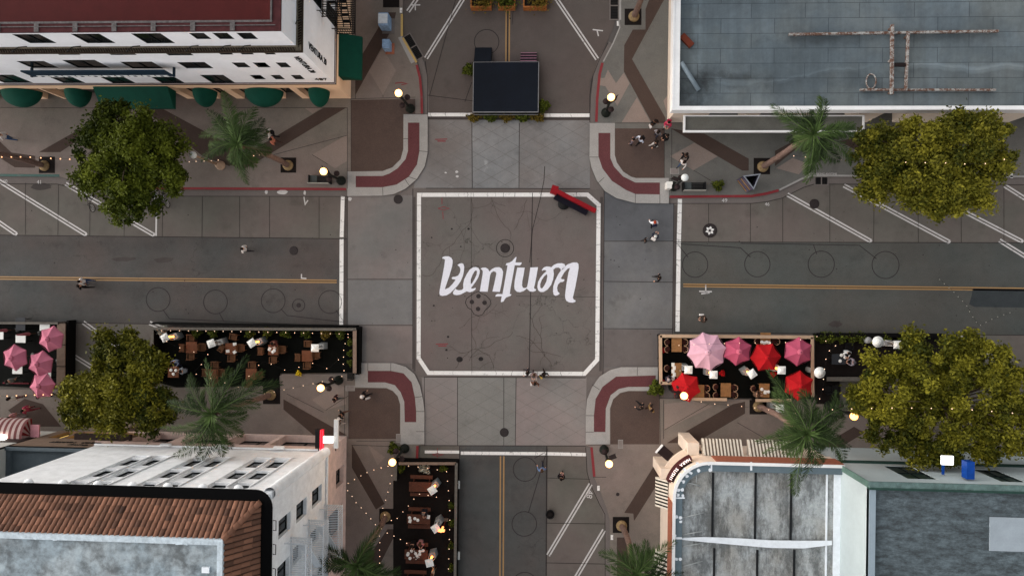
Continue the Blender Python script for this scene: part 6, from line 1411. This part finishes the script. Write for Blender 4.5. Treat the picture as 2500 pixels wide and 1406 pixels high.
CV = Proto(tag(cover(.35), '', 'manhole cover'))
for x, y, r, lab in ((972,486,.35,'manhole cover beside the top left corner of the white square'),(1233,605,.36,'round manhole cover above the Ventura lettering in the intersection'),(717,611,.34,'manhole cover in the upper lane of the left road'),(729,744,.18,'small cover between the pavement loops of the left road'),
  (1168,722,.17,'topmost small cover of the four leaf cluster'),(1152,736,.17,'leftmost small cover of the four leaf cluster'),(1183,738,.17,'rightmost small cover of the four leaf cluster'),(1167,753,.17,'lowest small cover of the four leaf cluster'),(1231,1054,.34,'manhole cover in the lower crossing slab'),(1988,497,.36,'manhole cover touching a white parking line on the right road'),(1733,562,.53,'large dark cover painted with a white star on the right road')):
    CV.put(G(x,y,.006), 0, lab, 'manhole covers', r/.35)
CV.put(G(1508,1205,PZ), 0, 'tiny round cover in the pavement near the curved sign shop', 'manhole covers', .13/.35)
w = MB(); p = G(1733,562,.05)
for k_ in range(6): a = k_*1.05+.3; q = Vector((math.cos(a),math.sin(a),0)); s = Vector((-q.y,q.x,0)); w.quad(p+q*.06+s*.05, p+q*.2+s*.1, p+q*.34, p+q*.2-s*.1)
tag(w.build('painted_star', g_wht), kind='structure')
def drain(name, label, pts, bars, z):
    P_ = px(pts, z); c = sum(P_, Vector((0,0,0)))/4; t = thing(name, label, 'drain', (c.x,c.y,0)); w = MB(); w.prism(P_, z, z+.015); w.build('pit', M('black void', (8,7,7)), t)
    w = MB()
    for k_ in range(1, bars): s = k_/bars; a, b_ = P_[0].lerp(P_[1], s), P_[3].lerp(P_[2], s); w.ribbon([a, b_], .03, z+.03)
    mid0, mid1 = P_[0].lerp(P_[3], .5), P_[1].lerp(P_[2], .5)
    w.build('grate', M('grate iron', (38,36,36), .5), t); w = MB(); w.ribbon(P_, .09, z+.034, closed=True); w.ribbon([P_[0].lerp(P_[1],.5), P_[3].lerp(P_[2],.5)], .09, z+.038); w.build('rim', g_gut, t); return t
drain('storm_drain', 'slanted barred storm drain beside the yellow kerb', [(1001,81),(1034,138),(1018,147),(985,91)], 16, .01)
drain('storm_drain', 'upright barred storm drain beside the top palm pit', [(1510,-20),(1510,48),(1489,48),(1489,-20)], 18, .01)
drain('storm_drain', 'small square storm drain below the palm frond on the right', [(1989,431),(2021,431),(2021,451),(1989,451)], 8, .01)
for x0, y0, x1, y1, lab in ((844,940,866,953,'pale rectangular utility lid beside the dark parklet corner'),(1509,1072,1521,1093,'pale rectangular utility lid at the corner of the lower right plaza'),(1636,410,1658,424,'pale rectangular utility lid beside the unlit lamp'),(967,1058,979,1079,'pale rectangular utility lid beside the lower left tactile strip')):
    P_ = px([(x0,y0),(x1,y0),(x1,y1),(x0,y1)], PZ+.02); w = MB(); w.prism(P_, PZ+.009, PZ+.016); w.m = 1; q = [p.lerp(sum(P_, Vector((0,0,0)))/4, .12) for p in P_]; w.prism(q, PZ+.0161, PZ+.02); tag(w.build('access_cover', [g_kerb, M('lid concrete', (124,116,112))]), lab, 'access cover', 'access covers')
def bench(label, x, y, rz=0, seatm=None):
    g = G(x, y, .5); t = thing('street_bench', label, 'bench', (g.x,g.y,PZ), group='dark street benches'); z = PZ
    w = MB()
    for k_ in range(5): w.box((g.x-.78,g.y-.3+k_*.11,z+.42),(g.x+.78,g.y-.3+k_*.11+.09,z+.45))
    w.build('seat', m_blkm, t); w = MB(); w.box((g.x-.8,g.y-.42,z+.42),(g.x+.8,g.y-.36,z+.9)); w.build('backrest', M('steel edge', (150,148,140), .35), t)
    for s in (-1,1): w = MB(); w.box((g.x+s*.78-.04,g.y-.38,z),(g.x+s*.78+.04,g.y+.26,z+.66)); w.build('armrest', m_blkm, t)
    w = MB(); w.box((g.x-.74,g.y-.3,z+.452),(g.x-.2,g.y+.25,z+.47)); w.build('seat_panel', M('grey seat panel', (72,78,78), .5), t); return t
bench('dark bench with a grey seat panel under the lit lamp by the red kerb', 781, 436); bench('dark bench with a grey seat panel beside the unlit white lamp', 1694, 453)
t = thing('news_box', 'white sheeted box standing on the corner kerb beside the dark bench', 'box', G(1629,455,PZ)); L_ = t.location; w = MB(); w.cbox((L_.x,L_.y,PZ+.45),(.36,.5,.9)); w.build('body', m_paper, t); w = MB(); w.cbox((L_.x-.0,L_.y+.12,PZ+.93),(.46,.2,.05)); w.build('lid', m_paper, t)
for x, y, s, r_, lab in ((938,50,1.,0,'larger utility cabinet with sky blue painted wrap and white top'),(942,106,.72,0,'smaller utility cabinet with pale blue painted wrap')):
    g = G(x,y,1.); t = thing('utility_cabinet', lab, 'utility cabinet', (g.x,g.y,PZ), group='painted utility cabinets'); k_m = M('sky wrap', (124,150,180), .6, .35, 4)
    w = MB(); w.cbox((g.x,g.y,PZ+.6*s),(.72*s,.95*s,1.2*s)); w.build('body', k_m, t); w = MB(); w.cbox((g.x-.02,g.y+.02,PZ+1.2*s+.03),(.7*s,.72*s,.06)); w.build('lid', M('cabinet lid', (196,202,208), .6, .12, 4) if s > .9 else k_m, t); w = MB(); w.cbox((g.x+.12,g.y-.1,PZ+.03),(.95*s,1.15*s,.05)); w.build('plinth', m_brick if s < .9 else g_gut, t)
# triangular poster column
P_ = px([(1815,429),(1856,424),(1840,461)], 2.0); c = sum(P_, Vector((0,0,0)))/3; t = thing('poster_kiosk', 'triangular poster kiosk with silver rim and dark open top', 'kiosk', (c.x,c.y,PZ)); w = MB()
for a, b_ in zip(P_, P_[1:]+P_[:1]): w.quad((a.x,a.y,PZ),(b_.x,b_.y,PZ),(b_.x,b_.y,2.),(a.x,a.y,2.))
w.build('panel', M('poster blue', (70,66,84), .6, .5, 3), t); w = MB(); w.ribbon([p.lerp(c,.05) for p in P_], .09, 2.01, closed=True); w.build('rim', M('dull rim', (120,124,132), .5), t); w = MB(); w.sheet([p.lerp(c,.12) for p in P_], 1.0); w.build('inner_floor', m_blkm, t)
w = MB(); a, b_ = P_[0], P_[2]; n_ = Vector((b_.y-a.y, a.x-b_.x, 0)).normalized(); n_ = n_ if (n_.dot(a-c) > 0) else -n_
for k_, cc in enumerate(((.15,.3),(.38,.5),(.58,.72),(.8,.9))): w.m = k_ % 2; p0, p1 = a.lerp(b_,.06)+n_*.02, a.lerp(b_,.94)+n_*.02; w.quad((p0.x,p0.y,PZ+2*cc[0]-.1),(p1.x,p1.y,PZ+2*cc[0]-.1),(p1.x,p1.y,PZ+2*cc[1]-.2),(p0.x,p0.y,PZ+2*cc[1]-.2))
w.build('poster', [M('poster gold', (150,118,66)), M('poster pale', (96,86,104))], t)
# red barrier on the white line corner
t = thing('red_barrier', 'long red barrier with dark underside lying across the white line corner', 'barrier', G(1408,487,0)); a, b_ = G(1357,464,1.), G(1455,514,1.); d = (b_-a).normalized(); n_ = Vector((-d.y,d.x,0)); L = (b_-a).length; ang = math.atan2(d.y,d.x); c = (a+b_)/2
m_rb = M('scarlet panel', (128,12,22), .5, .14, 1.5); w = MB(); w.cbox((c.x,c.y,.75),(L,.3,.55),ang); w.build('beam', m_rb, t)
w = MB(); p = a-d*.12; w.cbox((p.x,p.y,.72),(.5,.62,.6),ang+.15); w.build('end_block', m_rb, t); w = MB(); q = c-n_*.34+d*-.2; w.cbox((q.x,q.y,.3),(L*.82,.42,.42),ang); w.build('base', M('navy rubber', (16,14,26)), t)
q = a+d*.95-n_*.5; w = MB(); w.lathe([(.46,.006),(.46,.16),(.4,.2)], (q.x,q.y), 24); w.build('foot', m_blkm, t)
# hotel blade sign
t = thing('neon_sign', 'red outlined neon blade sign with bright white panel on the hotel corner', 'sign', (G(770,1090,4.6).x, HY+.2, 4.9)); 
g_nr = glow('red neon', (255,40,60), .8); g_nw = glow('white neon panel', (255,252,248), .9)
xA, xB, xC = onY(752,1090,HY+.8).x, onY(762,1090,HY+.8).x, onY(780,1075,HY+.8).x
xC = xA + 1.15
w = MB(); w.box((xA-.1,HY+.3,4.9),(xA+.25,HY+1.6,5.3)); w.build('sign_case', m_blkm, t)
w = MB(); w.box((xA+.26,HY+.2,5.0),(xA+.44,HY+1.6,5.3)); w.build('red_panel', glow('red lit panel', (190,20,40), .25), t); w = MB(); w.tube([(xA+.28,HY+.22,5.32),(xA+.44,HY+.22,5.32),(xA+.44,HY+1.58,5.32),(xA+.28,HY+1.58,5.32),(xA+.28,HY+.22,5.32)], .03, 6); w.build('neon_outline', g_nr, t)
w = MB(); w.box((xA+.47,HY+.7,5.1),(xC-.02,HY+1.15,5.3)); w.build('cross_panel', g_nw, t); w = MB(); w.box((xC,HY+.3,4.9),(xC+.3,HY+2.3,5.1)); w.build('white_panel', M('sign white', (214,212,208)), t)
w = MB(); w.box((xA+.1,HY+.12,5.2),(xA+.16,HY+.4,5.26)); w.box((xC+.1,HY+.12,5.0),(xC+.16,HY+.4,5.06)); w.build('bracket', m_blkm, t)
# roof-side blue blade sign on the tall shop
t = thing('blade_sign', 'blue blade sign with bright white lamp panel on the tall shop front', 'sign', (onY(2373,1145,TYn).x, TYn+.5, 6.5)); bl = M('blue sign box', (14,62,140), .5)
a = onY(2370,1168,TYn+.25); b_ = onY(2388,1168,TYn+.25); zt = min(8.6, onY(2370,1170,TYn+.1).z)
w = MB(); w.box((a.x,TYn+.13,zt-.55),(b_.x,TYn+1.2,zt)); w.build('case', bl, t); w = MB(); w.box((a.x-.95,TYn+.75,zt-1.1),(a.x-.25,TYn+1.3,zt-.95)); w.build('lit_face', g_nw, t); w = MB(); w.box((a.x-.9,TYn+.12,zt-1.1),(a.x-.78,TYn+.76,zt-.98)); w.build('bracket', bl, t)
# pot on the lower road
t = thing('black_planter', 'black round ribbed pot standing at the edge of the lower parking lane', 'pot', G(1343,1250,0)); L_ = t.location; w = MB(); w.lathe([(.24,.01),(.33,.3),(.33,.5),(.29,.5),(.26,.3)], (L_.x,L_.y), 20); w.build('body', m_blkm, t); w = MB(); w.lathe([(.26,.4),(.2,.44)], (L_.x,L_.y), 16); w.build('fill', g_soil, t)
# blackboard chair by the lamp
SB.put(Vector((*G(856,917,.5)[:2], PZ)), R(90), 'black cafe chair standing at the outer corner of the dark parklet', 'dark armchairs')
# bicycles
m_tyre = M('tyre', (14,14,14), .8); m_bk = M('bike frame', (30,28,28), .4)
def bike(fc):
    t = mk('bicycle', '', 'bicycle')
    for y in (-.52,.52):
        w = MB(); w.tube([(0,y+.33*math.cos(a),.34+.33*math.sin(a)) for a in [2*math.pi*k_/24 for k_ in range(25)]], .022, 6, False); wh = w.build('wheel', m_tyre, t)
        w = MB(); 
        for k_ in range(9): a = 2*math.pi*k_/9; w.tube([(0,y,.34),(0,y+.32*math.cos(a),.34+.32*math.sin(a))], .003, 3, False)
        w.build('spokes', m_silver, t)
    w = MB(); bb, st_, hd, r_ = (0,-.1,.3), (0,-.22,.82), (0,.36,.84), (0,-.52,.34)
    for p, q in ((bb,st_),(bb,hd),((0,-.2,.74),(0,.35,.8)),(bb,r_),((0,-.19,.72),r_),(hd,(0,.52,.34))): w.tube([p,q], .018, 6)
    w.build('frame', fc, t); w = MB(); w.tube([(-.28,.3,.98),(-.1,.38,1.0),(.1,.38,1.0),(.28,.3,.98)], .014, 6); w.tube([(0,.36,.84),(0,.38,1.)], .014, 6); w.build('handlebar', m_bk, t); w = MB(); w.cbox((0,-.24,.86),(.14,.26,.06),0,.6); w.build('saddle', m_bk, t)
    return t
BK = Proto(bike(m_bk))
for x, y, a, lab in ((408,487,6,'bicycle furthest right of those beside the upright white parking line'),(383,492,0,'bicycle parked over the upright white parking line'),(352,492,-4,'bicycle half under the right edge of the round green tree'),(224,497,8,'bicycle alone under the left edge of the round green tree')): BK.put(zz(x,y-6,.0,.3), R(180+a), lab, 'parked bicycles')
rk = thing('bike_rack', 'steel bicycle rack under the edge of the round green tree', 'bike rack', G(380,478,0)); a, b_ = G(345,476,.0), G(412,476,.0); w = MB()
for k_ in range(4): x = a.x+(b_.x-a.x)*k_/3; w.tube([(x,a.y,0),(x,a.y,.7),(x,a.y-.4,.7),(x,a.y-.4,0)], .025, 6)
w.build('hoops', m_silver, rk)
# ---------------------------------------------------------------- people
def skin_colours(): return None
SK = [M('skin light', (196,150,126), .6), M('skin tan', (150,104,78), .6), M('skin deep', (96,64,48), .6)]
def body_mesh(pose, v=0):
    """one continuous skinned figure facing +y; returns mesh with material slots by region:
       0 skin 1 top 2 trousers 3 shoes 4 hair"""
    J, E, Rd, Gp = [], [], [], []
    def j(p, r, g): J.append(p); Rd.append(r); Gp.append(g); return len(J)-1
    def e(a, b_): E.append((a, b_))
    sit = pose == 'sit'; hz = .55 if sit else .95; lean = .10 if sit else (.03 if pose == 'walk' else 0)
    pel = j((0,0,hz), (.175,.14), 2); wst = j((0,lean*.3,hz+.17), (.165,.12), 1); ch = j((0,lean*.7,hz+.36), (.215,.15), 1); nk = j((0,lean,hz+.53), (.055,.055), 0)
    hd = j((0,lean+.03,hz+.64), (.085,.1), 0); ht = j((0,lean+.02,hz+.75), (.08,.095), 4); e(pel,wst); e(wst,ch); e(ch,nk); e(nk,hd); e(hd,ht)
    st = {'walk': .22, 'stand': .03, 'sit': 0, 'hold': .1}[pose]
    for s in (-1, 1):
        k_ = s*(1 if v % 2 == 0 else -1)
        hip = j((s*.1,0,hz-.06), (.105,.11), 2); e(pel,hip)
        if sit: kn = j((s*.13,.42,hz-.03), (.078,.078), 2); an = j((s*.12,.44,.12), (.042,.042), 2); ft = j((s*.13,.58,.05), (.045,.035), 3); hl = j((s*.12,.43,.05), (.045,.04), 3)
        else: kn = j((s*.1,k_*st*.45+.03,.50), (.075,.075), 2); an = j((s*.1,k_*st-(.06 if k_ < 0 else 0),.1+(.06 if k_ < 0 and st > .2 else 0)), (.042,.042), 2); z0 = J[an][2]-.06; ft = j((s*.11,J[an][1]+.16,z0), (.042,.03), 3); hl = j((s*.1,J[an][1]-.01,z0+.0), (.042,.035), 3)
        e(hip,kn); e(kn,an); e(an,hl); e(hl,ft)
        sh = j((s*.185,lean*.9,hz+.46), (.085,.08), 1); e(ch,sh)
        if pose == 'hold' or sit: el = j((s*.25,.08+lean,hz+.22), (.062,.062), 1); wr = j((s*.12,.3+lean,hz+.26), (.04,.038), 1)
        else: el = j((s*.27,-k_*st*.35+lean-.02,hz+.2), (.062,.062), 1); wr = j((s*.27,-k_*st*.7+.08+lean,hz+.0), (.04,.038), 1)
        e(sh,el); e(el,wr)
        W, D = Vector(J[wr]), (Vector(J[wr])-Vector(J[el])).normalized(); pm = j(tuple(W+D*.06), (.034,.016), 0); e(wr,pm)
        lat = Vector((-s,0,0)) if abs(D.x) < .8 else Vector((0,1,0)); lat = (lat - D*lat.dot(D)).normalized()
        cur = D.cross(lat)*(.3)
        for q, (o_, ln) in enumerate(((.027,.066),(.009,.075),(-.009,.07),(-.026,.055))):
            a = j(tuple(W+D*.095+lat*o_), (.0085,.0085), 0); b_ = j(tuple(W+D*(.095+ln*.55)+lat*o_*1.15+cur*.02), (.008,.008), 0); c = j(tuple(W+D*(.095+ln)+lat*o_*1.2+cur*.09), (.007,.007), 0); e(pm,a); e(a,b_); e(b_,c)
        a = j(tuple(W+D*.035+lat*.042), (.0095,.0095), 0); b_ = j(tuple(W+D*.085+lat*.062), (.0085,.0085), 0); e(wr,a); e(a,b_)
    me = bpy.data.meshes.new('p'); me.from_pydata(J, E, []); ob = bpy.data.objects.new('p', me); COL.objects.link(ob)
    m_ = ob.modifiers.new('s', 'SKIN'); 
    for k_, d in enumerate(me.skin_vertices[0].data): d.radius = Rd[k_]; d.use_root = (k_ == 0)
    m2 = ob.modifiers.new('u', 'SUBSURF'); m2.levels = m2.render_levels = 1
    ev = ob.evaluated_get(bpy.context.evaluated_depsgraph_get()); out = bpy.data.meshes.new_from_object(ev); bpy.data.objects.remove(ob)
    for _ in range(5): out.materials.append(m_blkm)
    segs = [(Vector(J[a]), Vector(J[b_]), Gp[b_] if Gp[b_] != 1 or Gp[a] == 1 else Gp[b_]) for a, b_ in E]
    for p in out.polygons:
        c = p.center; best, g = 9, 0
        for a, b_, gg in segs:
            ab = b_-a; t_ = max(0, min(1, (c-a).dot(ab)/ab.length_squared)); d = (c-(a+ab*t_)).length
            if d < best: best, g = d, gg
        if g == 0 and c.z > hz+.6 and (c.y < lean+.02 or c.z > hz+.72): g = 4
        p.material_index = g; p.use_smooth = True
    return out
BM_ = {}
def person(x, y, face, pose, top, trou, hair, label, skin=0, shoes=(30,28,28), v=0, z=PZ, hgt=1.0, hairl=False, bag=None, hat=None, group=None, hold=None):
    key = (pose, v)
    if key not in BM_: BM_[key] = body_mesh(pose, v)
    me = BM_[key].copy(); me.name = 'body'
    cm = lambda n, c: M('%s %d %d %d' % ((n,)+c), c, .85, .06, 5)
    for i_, m_ in enumerate((SK[skin], cm('cloth', top), cm('cloth', trou), cm('shoe', shoes), cm('hair', hair))): me.materials[i_] = m_
    hz = .55 if pose == 'sit' else .95; g = G(x, y, z+(hz+.4)*hgt); t = thing('person', label, 'person', (g.x, g.y, z), R(face), group)
    t.scale = (hgt,)*3
    o = bpy.data.objects.new('body', me); COL.objects.link(o); o.parent = t
    w = MB(); ly = .1 if pose == 'sit' else .0; hc = (0, ly+.005, hz+.70)
    w.lathe([(.118*math.sin(a)+.001, hc[2]-.03-.125*math.cos(a)) for a in [1.25+(math.pi-1.25)*k_/7 for k_ in range(8)]], (0, ly+.0), 14)
    if hairl: w.lathe([(.09,hz+.38),(.12,hz+.5),(.105,hz+.68)], (0,ly-.05), 12)
    h_ = w.build('hair', cm('hair', hair)); h_.parent = t
    w = MB(); w.ball((0,ly+.115,hz+.635), .014, 6, 4); w.build('nose', SK[skin]).parent = t
    for s in (-1,1): w = MB(); w.ball((s*.035,ly+.108,hz+.665), .009, 6, 4); w.build('eye', m_blkm).parent = t
    if hat: w = MB(); w.lathe([(.15,hz+.74),(.11,hz+.76),(.1,hz+.84),(.02,hz+.86)], (0,ly), 14); w.build('hat', cm('hat', hat)).parent = t
    if bag: w = MB(); w.cbox((0,ly-.2,hz+.28),(.3,.16,.42)); w.build('backpack', cm('bag', bag)).parent = t
    if hold: w = MB(); w.cbox((.3,.12,hz-.18),(.12,.3,.3)); w.build('handbag', cm('bag', hold)).parent = t
    return t
W_, K_, N_ = (206,200,196), (22,20,22), (38,44,62); HB, HD_ = (28,20,16), (66,46,32)
person(594,607,90,'walk',W_,(44,40,44),HB,'person in a white shirt walking left alone on the upper lane',z=0)
person(198,686,88,'walk',W_,(40,60,96),HB,'person in a white shirt walking left on the yellow line',z=0,v=1)
person(196,697,90,'walk',K_,K_,HB,'person all in black walking left just below the yellow line',z=0)
person(657,323,100,'walk',W_,K_,HB,'person in white with a black bag beside the palm fronds',bag=K_)
person(664,341,80,'walk',(176,110,90),(70,50,46),HB,'person in a salmon top walking below the one with a black bag',skin=1,v=1)
person(4,330,90,'walk',W_,(50,80,120),HD_,'person in white and blue cut by the left edge of the picture')
person(1598,543,10,'walk',(224,224,230),K_,(150,60,40),'person in a black and white top with orange cap crossing',z=0,bag=(26,28,48))
person(1599,577,-30,'hold',(40,44,56),K_,(190,190,186),'person in dark clothes with a pale strap crossing below the orange cap',z=0,bag=W_)
person(1575,586,-80,'walk',K_,(50,48,48),HB,'small child in black walking beside the adult with a pale strap',z=0,hgt=.68,hat=None)
person(1610,677,90,'walk',K_,K_,HB,'person in a black coat crossing alone near the right stop line',z=0)
person(1721,778,90,'hold',(56,44,38),(60,56,52),HB,'person in brown walking alone in the lower lane of the right road',z=0,hold=W_)
person(1599,296,200,'stand',K_,(40,30,30),HB,'person in black furthest up in the group by the white building corner',skin=1,hold=W_)
person(1632,300,160,'hold',(178,52,82),W_,HB,'person in a pink red top with a backpack by the building corner',bag=(150,30,60))
person(1607,322,-40,'stand',(120,116,120),N_,HB,'person in a grey top in the middle of the corner group',hairl=True,v=1)
person(1628,332,120,'hold',K_,K_,HB,'person in a black coat with hood right of the corner group',hairl=True)
person(1603,347,100,'walk',K_,W_,HB,'person in black with white shoes lowest in the corner group',shoes=W_)
person(1546,341,60,'stand',(92,84,92),K_,HB,'person in grey furthest left on the dark paving',skin=0)
person(1565,338,120,'walk',(196,204,220),K_,HB,'person in pale blue with a large black backpack on the dark paving',bag=K_,v=1)
person(1675,378,150,'walk',K_,K_,HB,'person in black with long dark hair on the pale paving diamond',hairl=True)
person(1670,396,140,'walk',W_,(60,76,100),HB,'person in white top and blue jeans on the pale paving diamond',hairl=True)
person(1323,1146,20,'walk',(96,116,150),(36,40,52),HD_,'person in a blue top walking beside the groove of the lower road',z=0)
person(1370,1166,-10,'hold',K_,(150,110,110),HB,'person in black with bare legs on the lower parking lane',z=0)
person(886,966,-70,'walk',K_,K_,(200,196,190),'person in black with a white cap pointing on the lower left plaza',hat=W_,hold=W_)
person(818,973,90,'walk',(52,30,32),(70,78,76),HB,'person in a dark maroon jacket below the parklet lamp')
person(833,1012,90,'walk',K_,(96,70,60),HB,'person in a wide black coat between the lamp and the hotel',v=1)
person(825,1034,80,'walk',(74,52,42),(176,160,150),HD_,'person in brown carrying something white near the hotel corner',hairl=True,hold=W_)
person(1288,909,95,'walk',(50,42,46),(40,36,40),HB,'person in dark grey, leftmost of four on the lower white line',z=0,hairl=True)
person(1304,913,170,'hold',(150,126,122),(70,60,62),HD_,'person in a dusty pink top in the middle of the white line group',z=0,v=1)
person(1327,913,-150,'walk',K_,(40,30,26),HB,'person in a black coat with a yellow bag on the lower white line',z=0,hold=(214,176,80),hairl=True)
person(1306,934,180,'walk',(96,62,48),(190,180,176),HB,'person in brown with pale trousers lowest in the white line group',z=0,hold=W_)
person(1566,993,60,'walk',K_,K_,HB,'person in black, left of two on the lower right plaza')
person(1590,999,-40,'walk',(134,108,72),(60,44,34),HB,'person in a tan top, right of two on the lower right plaza')
person(98,968,190,'stand',(210,212,206),K_,HB,'person in white standing under the lowest pink umbrella')
person(25,972,170,'stand',(196,190,178),(120,90,90),HB,'person in cream standing below the pink umbrella patio',hairl=True)
person(60,1000,100,'walk',(170,60,84),(120,50,60),HB,'person in a rose red dress on the pavement below the left patio')
person(27,1018,90,'walk',(176,130,130),(150,140,140),HB,'person in pale pink with dark hair near the striped awning',skin=1)
person(22,930,60,'walk',(110,112,110),(60,62,60),HB,'person in grey beside the red board of the left patio')
sz = .16
person(425,880,180,'sit',(120,134,160),(40,40,60),HD_,'seated diner in pale blue at the far side of the reddish table',z=sz)
person(448,905,90,'sit',(124,132,140),(50,50,60),HB,'seated diner in grey at the right side of the reddish table',z=sz)
person(667,833,180,'sit',(92,50,44),(40,30,30),HB,'seated diner in maroon at the street side of the plate table',z=sz)
person(1035,1247,180,'sit',(30,30,34),(30,30,40),(120,104,96),'seated diner in black leaning over the second picnic table',z=sz)
person(1026,1322,180,'sit',(150,104,104),(60,60,66),HD_,'seated diner in pink at the table crowded with dishes',z=sz,hairl=True)
person(1007,1325,180,'sit',K_,K_,HB,'seated diner in black at the table crowded with dishes',z=sz)
person(1056,1398,90,'stand',(160,146,124),(90,80,70),HD_,'person in beige standing near the bottom edge of the picnic parklet',z=sz)
person(2070,857,180,'sit',(204,206,206),(40,40,44),HB,'seated diner in white at the dark table of the plank parklet',z=sz)
person(2086,883,90,'sit',(124,118,126),(40,40,44),(70,70,76),'seated diner in grey at the right side of the dark table',z=sz)
person(1628,925,-90,'sit',(60,54,62),(40,40,44),(150,140,140),'seated diner with pale hair in the lamp corner of the patio',z=sz)
person(1845,962,-90,'sit',(92,72,58),(40,36,36),HD_,'seated diner in brown at the oak table beside the palm frond',z=sz)
